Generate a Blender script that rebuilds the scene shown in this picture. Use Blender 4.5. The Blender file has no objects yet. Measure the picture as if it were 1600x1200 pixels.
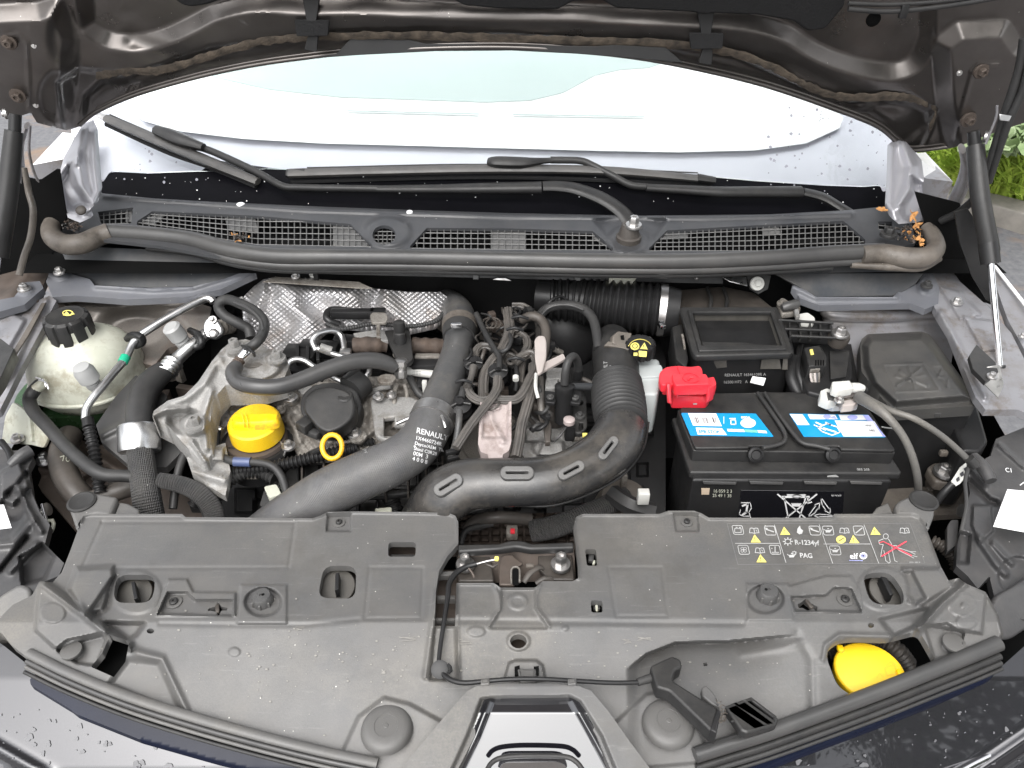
import bpy, bmesh, math, random
import numpy as np
from mathutils import Vector, Matrix, Quaternion
from mathutils.bvhtree import BVHTree
from mathutils.geometry import tessellate_polygon
random.seed(7); rng = np.random.default_rng(7)
sc = bpy.context.scene
COL = sc.collection
# ------------------------------------------------------------------ camera, sky, light
F = 1200.0; PITCH = math.radians(38); CZ = 1.73
cd = bpy.data.cameras.new('camera'); cam = bpy.data.objects.new('camera', cd); COL.objects.link(cam)
cd.sensor_width = 36; cd.lens = 36*F/1600; cd.clip_start = .02; cd.clip_end = 400
cam.location = (0, 0, CZ); cam.rotation_euler = (math.pi/2-PITCH, 0, 0)
sc.camera = cam
SUN_EL, SUN_AZ = math.radians(58), math.radians(200)      # high, behind the photographer, through cloud
w = bpy.data.worlds.new('World'); sc.world = w; w.use_nodes = True
nt = w.node_tree; nt.nodes.clear()
sky = nt.nodes.new('ShaderNodeTexSky'); sky.sky_type = 'NISHITA'; sky.sun_disc = False
sky.sun_elevation = SUN_EL; sky.sun_rotation = SUN_AZ; sky.dust_density = 4.0; sky.air_density = 1.2
hs = nt.nodes.new('ShaderNodeHueSaturation'); hs.inputs['Saturation'].default_value = .16
bg = nt.nodes.new('ShaderNodeBackground'); bg.inputs['Strength'].default_value = .15
wo = nt.nodes.new('ShaderNodeOutputWorld')
nt.links.new(sky.outputs[0], hs.inputs['Color']); nt.links.new(hs.outputs[0], bg.inputs['Color']); nt.links.new(bg.outputs[0], wo.inputs[0])
sl = bpy.data.lights.new('sun', 'SUN'); sl.energy = 1.0; sl.angle = math.radians(70); sl.color = (1, .985, .965)
sun = bpy.data.objects.new('sun', sl); COL.objects.link(sun)
sd = Vector((math.sin(SUN_AZ)*math.cos(SUN_EL), math.cos(SUN_AZ)*math.cos(SUN_EL), math.sin(SUN_EL)))
sun.rotation_euler = sd.to_track_quat('Z', 'Y').to_euler()
sc.view_settings.view_transform = 'Standard'; sc.view_settings.look = 'None'
sc.view_settings.exposure = 1.2; sc.view_settings.gamma = 1

# ------------------------------------------------------------------ sight lines: a pixel of the photograph plus a height (or a distance) gives a point
RX = np.array([1, 0, 0.]); UPV = np.array([0, math.sin(PITCH), math.cos(PITCH)]); FW = np.array([0, math.cos(PITCH), -math.sin(PITCH)])
def dirs(u, v):
    u = np.asarray(u, float); v = np.asarray(v, float)
    x = (u-800)/F; y = -(v-600)/F
    return x[..., None]*RX + y[..., None]*UPV + FW
def WZ(u, v, z):
    d = dirs(u, v); t = (np.asarray(z, float)-CZ)/d[..., 2]
    return np.array([0, 0, CZ]) + d*t[..., None]
def WY(u, v, y):
    d = dirs(u, v); t = np.asarray(y, float)/d[..., 1]
    return np.array([0, 0, CZ]) + d*t[..., None]
def depth(p): return float(np.dot(np.asarray(p)-np.array([0, 0, CZ]), FW))
def EZ(v): return .90+(800-v)*.12/350
# ------------------------------------------------------------------ materials
MATS = {}
def mat(name, col, rough=.5, metal=0., col2=None, nscale=8., ndet=6., ncon=(.35, .7), dust=0., dustcol=(.30, .26, .21), bump=0., bscale=300., spec=.5,
        coat=0., speck=0., speckcol=(.6, .58, .54), rvar=.12, up=0., emit=None, alpha=None, trans=0., stain=None, sss=0., cior=1.5, grain=0., stain2=None, scratch=0.):
    m = bpy.data.materials.new(name); m.use_nodes = True; t = m.node_tree; N = t.nodes; L = t.links
    b = N['Principled BSDF']
    tc = N.new('ShaderNodeTexCoord')
    c = N.new('ShaderNodeRGB'); c.outputs[0].default_value = (*col, 1); out = c.outputs[0]
    def mix(fac, a, bcol):
        x = N.new('ShaderNodeMix'); x.data_type = 'RGBA'
        L.new(fac, x.inputs[0]); L.new(a, x.inputs[6])
        if isinstance(bcol, tuple): x.inputs[7].default_value = (*bcol, 1)
        else: L.new(bcol, x.inputs[7])
        return x.outputs[2]
    def noise(scale, det=6., lo=.35, hi=.7, rgh=.6):
        n = N.new('ShaderNodeTexNoise'); n.inputs['Scale'].default_value = scale; n.inputs['Detail'].default_value = det; n.inputs['Roughness'].default_value = rgh
        L.new(tc.outputs['Object'], n.inputs['Vector'])
        r = N.new('ShaderNodeMapRange'); r.inputs[1].default_value = lo; r.inputs[2].default_value = hi
        L.new(n.outputs[0], r.inputs[0]); return r.outputs[0]
    if col2 is None: col2 = tuple(min(1, x*1.45) for x in col)
    n1 = noise(nscale, ndet, *ncon); out = mix(n1, out, col2)
    if stain: out = mix(noise(stain[1], 5., .52, .68, .65), out, stain[0])
    if stain2: out = mix(noise(stain2[1], 9., .50, .62, .75), out, stain2[0])
    if scratch:
        mp = N.new('ShaderNodeMapping'); mp.inputs['Scale'].default_value = (6, 60, 10); mp.inputs['Rotation'].default_value = (0, 0, .5); L.new(tc.outputs['Object'], mp.inputs['Vector'])
        n = N.new('ShaderNodeTexNoise'); n.inputs['Scale'].default_value = 5; n.inputs['Detail'].default_value = 8; L.new(mp.outputs[0], n.inputs['Vector'])
        r = N.new('ShaderNodeMapRange'); r.inputs[1].default_value = .62; r.inputs[2].default_value = .75; r.inputs[4].default_value = scratch; L.new(n.outputs[0], r.inputs[0]); out = mix(r.outputs[0], out, tuple(min(1, x*2.2) for x in col2))
    if grain: out = mix(noise(420, 2., .35, .9), out, tuple(x*(1-grain) for x in col))
    if dust > 0:
        n2 = noise(nscale*2.3, 8., .3, .8, .7)
        mu = N.new('ShaderNodeMath'); mu.operation = 'MULTIPLY'; mu.inputs[1].default_value = dust; L.new(n2, mu.inputs[0]); f = mu.outputs[0]
        if up > 0:
            g = N.new('ShaderNodeNewGeometry'); s = N.new('ShaderNodeSeparateXYZ'); L.new(g.outputs['Normal'], s.inputs[0])
            r = N.new('ShaderNodeMapRange'); r.inputs[1].default_value = .2; r.inputs[2].default_value = 1; r.inputs[3].default_value = 1-up; L.new(s.outputs[2], r.inputs[0])
            m2 = N.new('ShaderNodeMath'); m2.operation = 'MULTIPLY'; L.new(f, m2.inputs[0]); L.new(r.outputs[0], m2.inputs[1]); f = m2.outputs[0]
        out = mix(f, out, dustcol)
    if speck > 0:
        vo = N.new('ShaderNodeTexVoronoi'); vo.inputs['Scale'].default_value = 95.; L.new(tc.outputs['Object'], vo.inputs['Vector'])
        rr = N.new('ShaderNodeMapRange'); rr.inputs[1].default_value = .075; rr.inputs[2].default_value = .05; L.new(vo.outputs['Distance'], rr.inputs[0])
        s2 = N.new('ShaderNodeSeparateColor'); L.new(vo.outputs['Color'], s2.inputs[0])
        gt = N.new('ShaderNodeMath'); gt.operation = 'LESS_THAN'; gt.inputs[1].default_value = speck; L.new(s2.outputs[0], gt.inputs[0])
        m3 = N.new('ShaderNodeMath'); m3.operation = 'MULTIPLY'; L.new(rr.outputs[0], m3.inputs[0]); L.new(gt.outputs[0], m3.inputs[1])
        out = mix(m3.outputs[0], out, speckcol)
    L.new(out, b.inputs['Base Color'])
    b.inputs['Metallic'].default_value = metal; b.inputs['Specular IOR Level'].default_value = spec
    rn = noise(nscale*1.7, 5., .3, .75)
    mr = N.new('ShaderNodeMapRange'); mr.inputs[3].default_value = max(.02, rough-rvar); mr.inputs[4].default_value = min(1, rough+rvar)
    L.new(rn, mr.inputs[0]); L.new(mr.outputs[0], b.inputs['Roughness'])
    if coat: b.inputs['Coat Weight'].default_value = coat; b.inputs['Coat Roughness'].default_value = .03; b.inputs['Coat IOR'].default_value = cior
    if trans: b.inputs['Transmission Weight'].default_value = trans
    if sss: b.inputs['Subsurface Weight'].default_value = sss; b.inputs['Subsurface Radius'].default_value = (.02, .02, .02)
    if alpha is not None: b.inputs['Alpha'].default_value = alpha
    if bump > 0:
        n = N.new('ShaderNodeTexNoise'); n.inputs['Scale'].default_value = bscale; n.inputs['Detail'].default_value = 4.
        L.new(tc.outputs['Object'], n.inputs['Vector'])
        bp = N.new('ShaderNodeBump'); bp.inputs['Strength'].default_value = bump; bp.inputs['Distance'].default_value = .001
        L.new(n.outputs[0], bp.inputs['Height']); L.new(bp.outputs[0], b.inputs['Normal'])
    MATS[name] = m; return m
M_cover = mat('cover_plastic', (.084, .084, .085), .46, col2=(.110, .109, .107), nscale=5, dust=.45, dustcol=(.17, .158, .14), bump=.18, bscale=900, speck=.22, up=.3, rvar=.1, stain=((.150, .140, .122), 3.2), stain2=((.072, .070, .067), 7.), spec=.5, grain=.08, scratch=.3)
M_pl = mat('black_plastic', (.016, .016, .0165), .42, col2=(.026, .026, .0265), nscale=14, dust=.28, dustcol=(.12, .112, .10), bump=.2, bscale=500, up=.7, spec=.35)
M_plc = mat('clean_black_plastic', (.011, .011, .0115), .4, dust=.15, dustcol=(.08, .075, .07), nscale=12, bump=.1, up=.5, spec=.35)
M_gloss = mat('gloss_black', (.006, .006, .008), .05, rvar=.02, coat=1., cior=1.95)
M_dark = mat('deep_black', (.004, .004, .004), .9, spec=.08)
M_rub = mat('rubber', (.022, .022, .0225), .5, col2=(.036, .036, .036), nscale=10, dust=.25, dustcol=(.12, .113, .105), up=.5, bump=.2, spec=.35)
M_rubb = mat('brown_rubber', (.032, .028, .025), .5, col2=(.065, .056, .049), nscale=14, dust=.4, dustcol=(.16, .14, .12), up=.4, bump=.2)
M_seal = mat('seal_rubber', (.036, .036, .037), .38, col2=(.058, .057, .056), nscale=6, dust=.22, dustcol=(.15, .142, .13), speck=.05)
M_hose = mat('charge_hose', (.040, .041, .043), .38, col2=(.062, .062, .064), nscale=9, dust=.45, dustcol=(.13, .125, .115), speck=.08, bump=.4, bscale=400, stain2=((.085, .08, .074), 12.), scratch=.3)
M_alu = mat('aluminium', (.62, .62, .62), .32, 1., col2=(.78, .78, .78), nscale=12, rvar=.1, dust=.15, dustcol=(.3, .28, .25))
M_cast = mat('cast_aluminium', (.30, .297, .29), .62, .3, col2=(.43, .425, .415), nscale=16, dust=.4, dustcol=(.22, .20, .175), bump=1., bscale=450, rvar=.08, stain2=((.17, .155, .135), 14.), grain=.3)
M_castd = mat('dirty_cast', (.20, .185, .165), .66, .25, col2=(.34, .325, .30), nscale=18, dust=.6, dustcol=(.12, .10, .08), bump=1., bscale=400, rvar=.08, stain2=((.07, .055, .042), 22.), grain=.3)
M_steel = mat('zinc_steel', (.48, .47, .46), .36, .95, nscale=40, dust=.25, dustcol=(.22, .2, .18))
M_chrome = mat('bright_steel', (.80, .80, .82), .12, 1., rvar=.05)
M_foil = mat('foil', (.44, .44, .45), .46, .8, col2=(.54, .54, .56), nscale=9, stain=((.13, .085, .06), 8.), dust=.45, dustcol=(.25, .20, .15), rvar=.05)
M_paint = mat('body_paint', (.20, .195, .20), .3, .55, col2=(.25, .245, .25), nscale=6, coat=.7, bump=.05, bscale=2500, dust=.12, dustcol=(.3, .27, .24))
M_inner = mat('inner_paint', (.27, .268, .285), .4, .45, col2=(.33, .328, .345), nscale=7, dust=.2, dustcol=(.24, .22, .20), stain=((.235, .22, .21), 8.), stain2=((.21, .185, .17), 17.), rvar=.08)
M_hood = mat('bonnet_paint', (.15, .138, .13), .33, .85, col2=(.19, .175, .165), nscale=9, coat=.12, dust=.25, dustcol=(.05, .042, .035), speck=.14, rvar=.07)
M_hdirt = mat('bonnet_dirt', (.045, .037, .03), .8, col2=(.15, .12, .09), nscale=60, bump=1., bscale=250)
M_felt = mat('insulation_felt', (.005, .005, .0055), .95, bump=1., bscale=300)
M_yel = mat('yellow_plastic', (.90, .56, .0), .34, col2=(.98, .70, .01), nscale=14, dust=.3, dustcol=(.50, .26, .06), rvar=.1, stain2=((.60, .32, .03), 26.), scratch=.5, bump=.3, bscale=500)
M_oran = mat('dipstick_plastic', (.85, .42, .02), .35)
M_red = mat('red_plastic', (.60, .012, .028), .38, col2=(.68, .03, .045), nscale=10, dust=.3, dustcol=(.62, .14, .14), up=.8)
M_tank = mat('tank_plastic', (.50, .51, .43), .30, col2=(.57, .58, .50), nscale=8, dust=.3, dustcol=(.36, .34, .27), sss=.3, rvar=.05, stain=((.42, .42, .33), 7.), stain2=((.33, .31, .24), 14.))
M_green = mat('coolant_green', (.030, .075, .028), .3, col2=(.05, .11, .045), nscale=9)
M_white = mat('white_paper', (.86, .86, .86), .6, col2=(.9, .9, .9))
M_wpl = mat('white_plastic', (.50, .50, .475), .42, col2=(.62, .62, .59), nscale=20, dust=.2, dustcol=(.42, .38, .3))
M_blue = mat('blue_label', (.008, .27, .56), .4, col2=(.01, .30, .62))
M_ink = mat('white_ink', (.78, .78, .78), .6, col2=(.85, .85, .85))
M_inkg = mat('grey_ink', (.30, .30, .295), .6)
M_inkb = mat('black_ink', (.02, .02, .025), .6)
M_inky = mat('yellow_ink', (.80, .68, .16), .6, col2=(.85, .74, .2))
M_inkr = mat('red_ink', (.75, .06, .09), .6)
M_inkgr = mat('green_ink', (.15, .55, .35), .6)
M_lav = mat('lavender_ink', (.35, .37, .72), .6)
M_pink = mat('clear_pink_plastic', (.40, .335, .325), .35, col2=(.52, .45, .43), nscale=20, trans=.2, rvar=.05, stain2=((.26, .2, .18), 16.))
M_taped = mat('cloth_tape', (.045, .034, .028), .8, col2=(.085, .06, .045), nscale=40, bump=1., bscale=200)
M_leaf = mat("dead_leaf", (.30, .12, .035), .75, col2=(.62, .34, .12), nscale=90)
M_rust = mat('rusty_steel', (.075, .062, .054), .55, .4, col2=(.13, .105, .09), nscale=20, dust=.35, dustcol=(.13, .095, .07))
M_glassdark = mat('frit_black', (.004, .004, .005), .06, rvar=.03)

M_dash = mat('glare_toned_dashboard', (.60, .60, .66), .7, col2=(.66, .66, .71), nscale=3)  # pale lavender stands in for sky mirrored in the windscreen
M_flap = mat('flap_plastic', (.095, .10, .115), .5, col2=(.13, .135, .15), nscale=8, dust=.3, dustcol=(.2, .19, .18), speck=.1)
M_lgrey = mat('light_grey_plastic', (.30, .31, .31), .4, col2=(.38, .38, .38), nscale=14, dust=.2)
M_duct = mat('duct_plastic', (.013, .0135, .015), .27, col2=(.026, .026, .028), nscale=9, dust=.5, dustcol=(.12, .11, .095), up=.5, rvar=.12, bump=.12, bscale=300, stain2=((.055, .05, .045), 10.), scratch=.5)
M_blade = mat('blade_rubber', (.05, .05, .05), .42, col2=(.085, .08, .075), nscale=14, dust=.3, dustcol=(.16, .15, .14))
M_tray = mat('dusty_tray', (.04, .038, .034), .6, col2=(.10, .094, .085), nscale=18, dust=.5, dustcol=(.17, .155, .135))
M_cowl = mat('cowl_plastic', (.031, .033, .037), .42, col2=(.048, .05, .055), nscale=7, dust=.25, dustcol=(.15, .14, .13), speck=.12, up=.3)
M_grid = mat('cowl_grid_plastic', (.09, .09, .09), .5, dust=.3, dustcol=(.2, .19, .17))
M_scut = mat('scuttle_paint', (.34, .34, .365), .33, .4, col2=(.40, .40, .43), nscale=5, dust=.12, rvar=.05)
M_lamp = mat('lamp_housing_plastic', (.036, .036, .038), .42, col2=(.058, .058, .06), nscale=9, dust=.4, dustcol=(.14, .13, .12), up=.5, speck=.08, bump=.2)
M_gblue = mat('blue_tape', (.06, .08, .16), .4)
def braid(name, col, ku, kv, strength=1., rough=.55):
    m = mat(name, col, rough, dust=.45, dustcol=(.14, .13, .115), nscale=12, speck=.08, scratch=.25, stain2=(tuple(x*1.6 for x in col), 11.)); t = m.node_tree; N = t.nodes; L = t.links
    uv = N.new('ShaderNodeUVMap'); sp = N.new('ShaderNodeSeparateXYZ'); L.new(uv.outputs[0], sp.inputs[0])
    def s(kx, ky):
        a = N.new('ShaderNodeMath'); a.operation = 'MULTIPLY'; a.inputs[1].default_value = kx; L.new(sp.outputs[0], a.inputs[0])
        b = N.new('ShaderNodeMath'); b.operation = 'MULTIPLY_ADD'; b.inputs[1].default_value = ky; L.new(sp.outputs[1], b.inputs[0]); L.new(a.outputs[0], b.inputs[2])
        c = N.new('ShaderNodeMath'); c.operation = 'SINE'; L.new(b.outputs[0], c.inputs[0]); return c.outputs[0]
    p = N.new('ShaderNodeMath'); p.operation = 'MULTIPLY'; L.new(s(ku, kv), p.inputs[0]); L.new(s(ku, -kv), p.inputs[1])
    bp = N.new('ShaderNodeBump'); bp.inputs['Strength'].default_value = strength; bp.inputs['Distance'].default_value = .0012
    L.new(p.outputs[0], bp.inputs['Height']); L.new(bp.outputs[0], N['Principled BSDF'].inputs['Normal']); return m
M_braid = braid('braided_sleeve', (.035, .035, .036), 900., 75.)
M_ribh = braid('finely_ribbed_rubber', (.06, .06, .062), 1500., .01, .35, .42)

# ------------------------------------------------------------------ object helpers
def thing(name, label, cat, loc, group=None, kind=None):
    o = bpy.data.objects.new(name, None); COL.objects.link(o); o.location = Vector(loc); o.empty_display_size = .02
    o['label'] = label; o['category'] = cat
    if group: o['group'] = group
    if kind: o['kind'] = kind
    return o
def tag(o, label, cat, group=None):
    o['label'] = label; o['category'] = cat
    if group: o['group'] = group
    return o
def link(name, me, m=None, parent=None, basis=None, kind=None, label=None):
    o = bpy.data.objects.new(name, me); COL.objects.link(o)
    if m is not None and not me.materials: me.materials.append(m)
    if parent is not None:
        o.parent = parent
        P = Matrix.Identity(4); q = parent
        while q is not None:
            if q.parent is None: P = Matrix.LocRotScale(q.location, q.rotation_euler, q.scale) @ P if q.type == 'EMPTY' else q.matrix_basis @ P
            else: P = q.matrix_parent_inverse @ q.matrix_basis @ P
            q = q.parent
        o.matrix_parent_inverse = P.inverted()
    if basis is not None: o.matrix_basis = basis
    if kind: o['kind'] = kind
    if label: o['label'] = label
    return o
def mesh(name, vs, fs, smooth=35, uv=None):
    me = bpy.data.meshes.new(name); me.from_pydata([tuple(map(float, p)) for p in vs], [], fs); me.validate(clean_customdata=False)
    if smooth: me.shade_smooth(); me.set_sharp_from_angle(angle=math.radians(smooth))
    if uv is not None:
        l = me.uv_layers.new(name='UVMap'); n = len(me.loops); vi = np.empty(n, np.int32); me.loops.foreach_get('vertex_index', vi)
        l.data.foreach_set('uv', np.asarray(uv, np.float32)[vi].ravel())
    return me
def catmull(P, n):
    P = np.asarray(P, float)
    if len(P) == 2: return np.array([P[0]+(P[1]-P[0])*t for t in np.linspace(0, 1, n+1)])
    Q = np.vstack([2*P[0]-P[1], P, 2*P[-1]-P[-2]]); out = []
    for i in range(1, len(Q)-2):
        a, b, c, d = Q[i-1:i+3]
        for t in np.linspace(0, 1, n, endpoint=False):
            out.append(.5*((2*b)+(-a+c)*t+(2*a-5*b+4*c-d)*t*t+(-a+3*b-3*c+d)*t**3))
    out.append(P[-1]); return np.array(out)
def resample(P, n):
    d = np.r_[0, np.cumsum(np.linalg.norm(np.diff(P[:, :3], axis=0), axis=1))]
    s = np.linspace(0, d[-1], n); return np.stack([np.interp(s, d, P[:, k]) for k in range(P.shape[1])], 1), s
def sweep(P, R, seg=12, cap=True, ribs=0, ribamp=.06, flat=1., updir=None):
    n = len(P); T = np.gradient(P, axis=0); T /= np.linalg.norm(T, axis=1)[:, None]+1e-12
    up = np.array([0, 0, 1.]) if updir is None else np.asarray(updir, float)
    if abs(np.dot(T[0], up)) > .93: up = np.array([1., 0, 0])
    a = up-T[0]*np.dot(up, T[0]); a /= np.linalg.norm(a); fr = [a]
    for i in range(1, n):
        a = fr[-1]-T[i]*np.dot(fr[-1], T[i]); a /= np.linalg.norm(a)+1e-12; fr.append(a)
    A = np.array(fr); B = np.cross(T, A); th = np.arange(seg)/seg*2*math.pi
    rr = np.ones(seg) if not ribs else 1+ribamp*np.cos(ribs*th)
    V = P[:, None, :]+R[:, None, None]*rr[None, :, None]*(flat*A[:, None, :]*np.cos(th)[None, :, None]+B[:, None, :]*np.sin(th)[None, :, None])
    vs = V.reshape(-1, 3).tolist(); fs = []
    for i in range(n-1):
        for j in range(seg):
            k = (j+1) % seg; fs.append((i*seg+j, i*seg+k, (i+1)*seg+k, (i+1)*seg+j))
    if cap: fs.append(tuple(range(seg))[::-1]); fs.append(tuple((n-1)*seg+j for j in range(seg)))
    d = np.r_[0, np.cumsum(np.linalg.norm(np.diff(P, axis=0), axis=1))]
    uv = [(d[i], abs(2*j/seg-1)) for i in range(n) for j in range(seg)]
    return vs, fs, uv
def tpts(pts, r0, smooth=True, n=10):
    W = []
    for p in pts:
        q = WZ(p[0], p[1], p[2]) if len(p) < 5 else WY(p[0], p[1], p[4])
        r = p[3] if len(p) > 3 and p[3] else r0
        W.append([*q, r*depth(q)/F])
    W = np.array(W); return catmull(W, n) if smooth else W
def tube(name, pts, r, m, parent=None, seg=12, corr=None, ribs=0, ribamp=.06, flat=1., smooth=True, kind=None, label=None, dens=5., updir=None):
    """pts: (u, v, z[, r_px]) in photo pixels and metres; r in photo pixels"""
    C = tpts(pts, r, smooth); L = np.linalg.norm(np.diff(C[:, :3], axis=0), axis=1).sum(); px = float(np.mean([depth(c[:3]) for c in C]))/F
    npx = L/px; n = max(3, int(npx/dens)); 
    if corr: n = int(npx/corr[1]*6)+2
    C, s = resample(C, n); R = C[:, 3].copy()
    if corr: R += corr[0]*px*np.sin(s/px/corr[1]*2*math.pi)
    if not smooth: pass
    vs, fs, uv = sweep(C[:, :3], R, seg, True, ribs, ribamp, flat, updir)
    return link(name, mesh(name, vs, fs, 50, uv), m, parent, kind=kind, label=label)
def join(parts):
    vs, fs = [], []
    for v, f in parts:
        k = len(vs); vs += list(v); fs += [tuple(i+k for i in g) for g in f]
    return vs, fs
def lathe_vf(prof, seg=24):
    vs, fs = [], []
    for r, h in prof:
        for j in range(seg):
            a = 2*math.pi*j/seg; vs.append((r*math.cos(a), r*math.sin(a), h))
    for i in range(len(prof)-1):
        for j in range(seg):
            k = (j+1) % seg; fs.append((i*seg+j, i*seg+k, (i+1)*seg+k, (i+1)*seg+j))
    fs.append(tuple(range(seg))[::-1]); fs.append(tuple((len(prof)-1)*seg+j for j in range(seg)))
    return vs, fs
def frame(loc, axis=(0, 0, 1), s=1., spin=0., sy=1.):
    q = Vector(axis).normalized().to_track_quat('Z', 'Y').to_matrix().to_4x4()
    return Matrix.Translation(Vector(loc)) @ q @ Matrix.Rotation(spin, 4, 'Z') @ Matrix.Diagonal((s, s*sy, s, 1))
def lathe(name, loc, prof, m, parent=None, axis=(0, 0, 1), seg=24, s=1., spin=0., sy=1., smooth=35, label=None, kind=None):
    vs, fs = lathe_vf(prof, seg); return link(name, mesh(name, vs, fs, smooth), m, parent, frame(loc, axis, s, spin, sy), label=label, kind=kind)
_BOLT = {}
def bolt(u, v, z, r, parent, m=None, axis=(0, 0, 1), name='bolt', kindb='hex', y=None, h=1.):
    m = m or M_steel; key = (kindb, m.name, h)
    if key not in _BOLT:
        if kindb == 'hex':
            a = lathe_vf([(1.0, -.2), (1.0, .12), (.95, .2), (.62, .22)], 20); b = lathe_vf([(.60, .2), (.60, .75*h), (.50, .88*h), (.30, .88*h), (.26, .7*h)], 6); p = join([a, b])
        elif kindb == 'torx':
            p = join([lathe_vf([(1, -.2), (1, .1), (.9, .2), (.6, .22)], 20), lathe_vf([(.58, .2), (.56, .5), (.42, .68), (.24, .7), (.22, .35)], 12)])
        elif kindb == 'rivet':
            p = lathe_vf([(1, -.3), (1, .05), (.8, .3), (.4, .42), (.1, .45)], 18)
        elif kindb == 'cap':
            p = join([lathe_vf([(1, -.3), (1, .15), (.92, .25), (.55, .26)], 22), lathe_vf([(.5, .25), (.5, .55), (.42, .62), (.1, .62)], 16)])
        _BOLT[key] = mesh('bolt', *p, 35); _BOLT[key].materials.append(m)
    p = WZ(u, v, z) if y is None else WY(u, v, y); s = r*depth(p)/F
    return link(name, _BOLT[key], None, parent, frame(p, axis, s, random.random()))
def fillet(P, r):
    if r <= 0: return [tuple(p) for p in P]
    out = []; n = len(P)
    for i in range(n):
        a, b, c = (np.array(P[(i+k) % n], float) for k in (-1, 0, 1))
        d1, d2 = a-b, c-b; l1, l2 = np.linalg.norm(d1), np.linalg.norm(d2)
        if l1 < 1e-9 or l2 < 1e-9: continue
        q = min(r, .45*l1, .45*l2)
        p1, p2 = b+d1/l1*q, b+d2/l2*q
        for t in (0, .25, .5, .75, 1): out.append(tuple((1-t)**2*p1+2*t*(1-t)*b+t*t*p2))
    return out
class Plane:
    """a real plane: through p with normal n"""
    def __init__(s, p, n):
        s.p = np.asarray(p, float); s.n = np.asarray(n, float)/np.linalg.norm(n)
        h = np.array([1, 0, 0.]) if abs(s.n[0]) < .9 else np.array([0, 1, 0.])
        s.x = h-s.n*np.dot(h, s.n); s.x /= np.linalg.norm(s.x); s.y = np.cross(s.n, s.x)
    def hit(s, u, v):
        d = dirs(u, v); c = np.array([0, 0, CZ]); return c+d*(np.dot(s.p-c, s.n)/np.dot(d, s.n))
    def to2(s, q): return (float(np.dot(q-s.p, s.x)), float(np.dot(q-s.p, s.y)))
def PZ(z): return Plane((0, 1, z), (0, 0, 1))
def P3(a, b, c):
    A, B, Cc = (WZ(*q) for q in (a, b, c)); n = np.cross(B-A, Cc-A)
    if np.dot(n, -dirs(a[0], a[1])) < 0: n = -n
    return Plane(A, n)
def plate(name, poly, pl, th, m, parent=None, bev=.0008, r=0., holes=(), hr=0., kind=None, label=None, res=2):
    """solid plate: outline in photo pixels laid on plane pl, thickness th below it"""
    if not isinstance(pl, Plane): pl = PZ(pl)
    cu = bpy.data.curves.new(name, 'CURVE'); cu.dimensions = '2D'; cu.fill_mode = 'BOTH'
    for k, (P, rr) in enumerate([(poly, r)]+[(h, hr) for h in holes]):
        Q = [pl.to2(pl.hit(*p)) for p in fillet(P, rr)]
        sp = cu.splines.new('POLY'); sp.points.add(len(Q)-1); sp.use_cyclic_u = True
        for i, q in enumerate(Q): sp.points[i].co = (q[0], q[1], 0, 1)
    bev = min(bev, th*.45); cu.extrude = th/2-bev; cu.bevel_depth = bev; cu.bevel_resolution = res; cu.offset = -bev
    ob = bpy.data.objects.new('tmp', cu); me = bpy.data.meshes.new_from_object(ob); bpy.data.objects.remove(ob); bpy.data.curves.remove(cu)
    n = len(me.vertices); co = np.empty(n*3, np.float32); me.vertices.foreach_get('co', co); co = co.reshape(-1, 3)
    Wc = pl.p+co[:, :1]*pl.x+co[:, 1:2]*pl.y+(co[:, 2:3]-th/2)*pl.n
    me.vertices.foreach_set('co', Wc.astype(np.float32).ravel()); me.update(); me.name = name; me.materials.clear()
    me.shade_smooth(); me.set_sharp_from_angle(angle=math.radians(40))
    return link(name, me, m, parent, kind=kind, label=label)
def box(name, c, size, m, parent=None, rot=(0, 0, 0), bev=.001, label=None):
    bm = bmesh.new(); bmesh.ops.create_cube(bm, size=1)
    for v in bm.verts: v.co = Vector((v.co.x*size[0], v.co.y*size[1], v.co.z*size[2]))
    if bev: bmesh.ops.bevel(bm, geom=bm.edges[:], offset=min(bev, min(size)*.3), segments=2, affect='EDGES', profile=.5)
    me = bpy.data.meshes.new(name); bm.to_mesh(me); bm.free(); me.shade_smooth(); me.set_sharp_from_angle(angle=math.radians(40))
    import mathutils
    return link(name, me, m, parent, Matrix.Translation(Vector(c)) @ mathutils.Euler(rot).to_matrix().to_4x4(), label=label)
def pbox(name, u, v, z, su, sv, h, m, parent=None, rz=0., rx=0., bev=.0015, label=None, y=None):
    """box centred at a pixel/height; su, sv, h in pixels (scaled there)"""
    p = WZ(u, v, z) if y is None else WY(u, v, y); k = depth(p)/F
    return box(name, p, (su*k, sv*k, h*k), m, parent, (rx, 0, rz), bev, label)
# ------------------------------------------------------------------ relief sheets
def sdp(poly, U, V):
    P = np.asarray(poly, float); d = np.full(U.shape, 1e9); ins = np.zeros(U.shape, bool); n = len(P)
    for i in range(n):
        a, b = P[i], P[(i+1) % n]; e = b-a; L2 = max(e@e, 1e-9)
        t = np.clip(((U-a[0])*e[0]+(V-a[1])*e[1])/L2, 0, 1)
        d = np.minimum(d, np.hypot(U-a[0]-t*e[0], V-a[1]-t*e[1]))
        c = (a[1] > V) != (b[1] > V)
        if e[1] != 0: ins ^= c & (U < a[0]+(V-a[1])*e[0]/e[1])
    return np.where(ins, d, -d)
def sdl(line, U, V):
    P = np.asarray(line, float); d = np.full(U.shape, 1e9)
    for a, b in zip(P[:-1], P[1:]):
        e = b-a; t = np.clip(((U-a[0])*e[0]+(V-a[1])*e[1])/max(e@e, 1e-9), 0, 1); d = np.minimum(d, np.hypot(U-a[0]-t*e[0], V-a[1]-t*e[1]))
    return d
def sst(x): x = np.clip(x, 0, 1); return x*x*(3-2*x)
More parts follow.
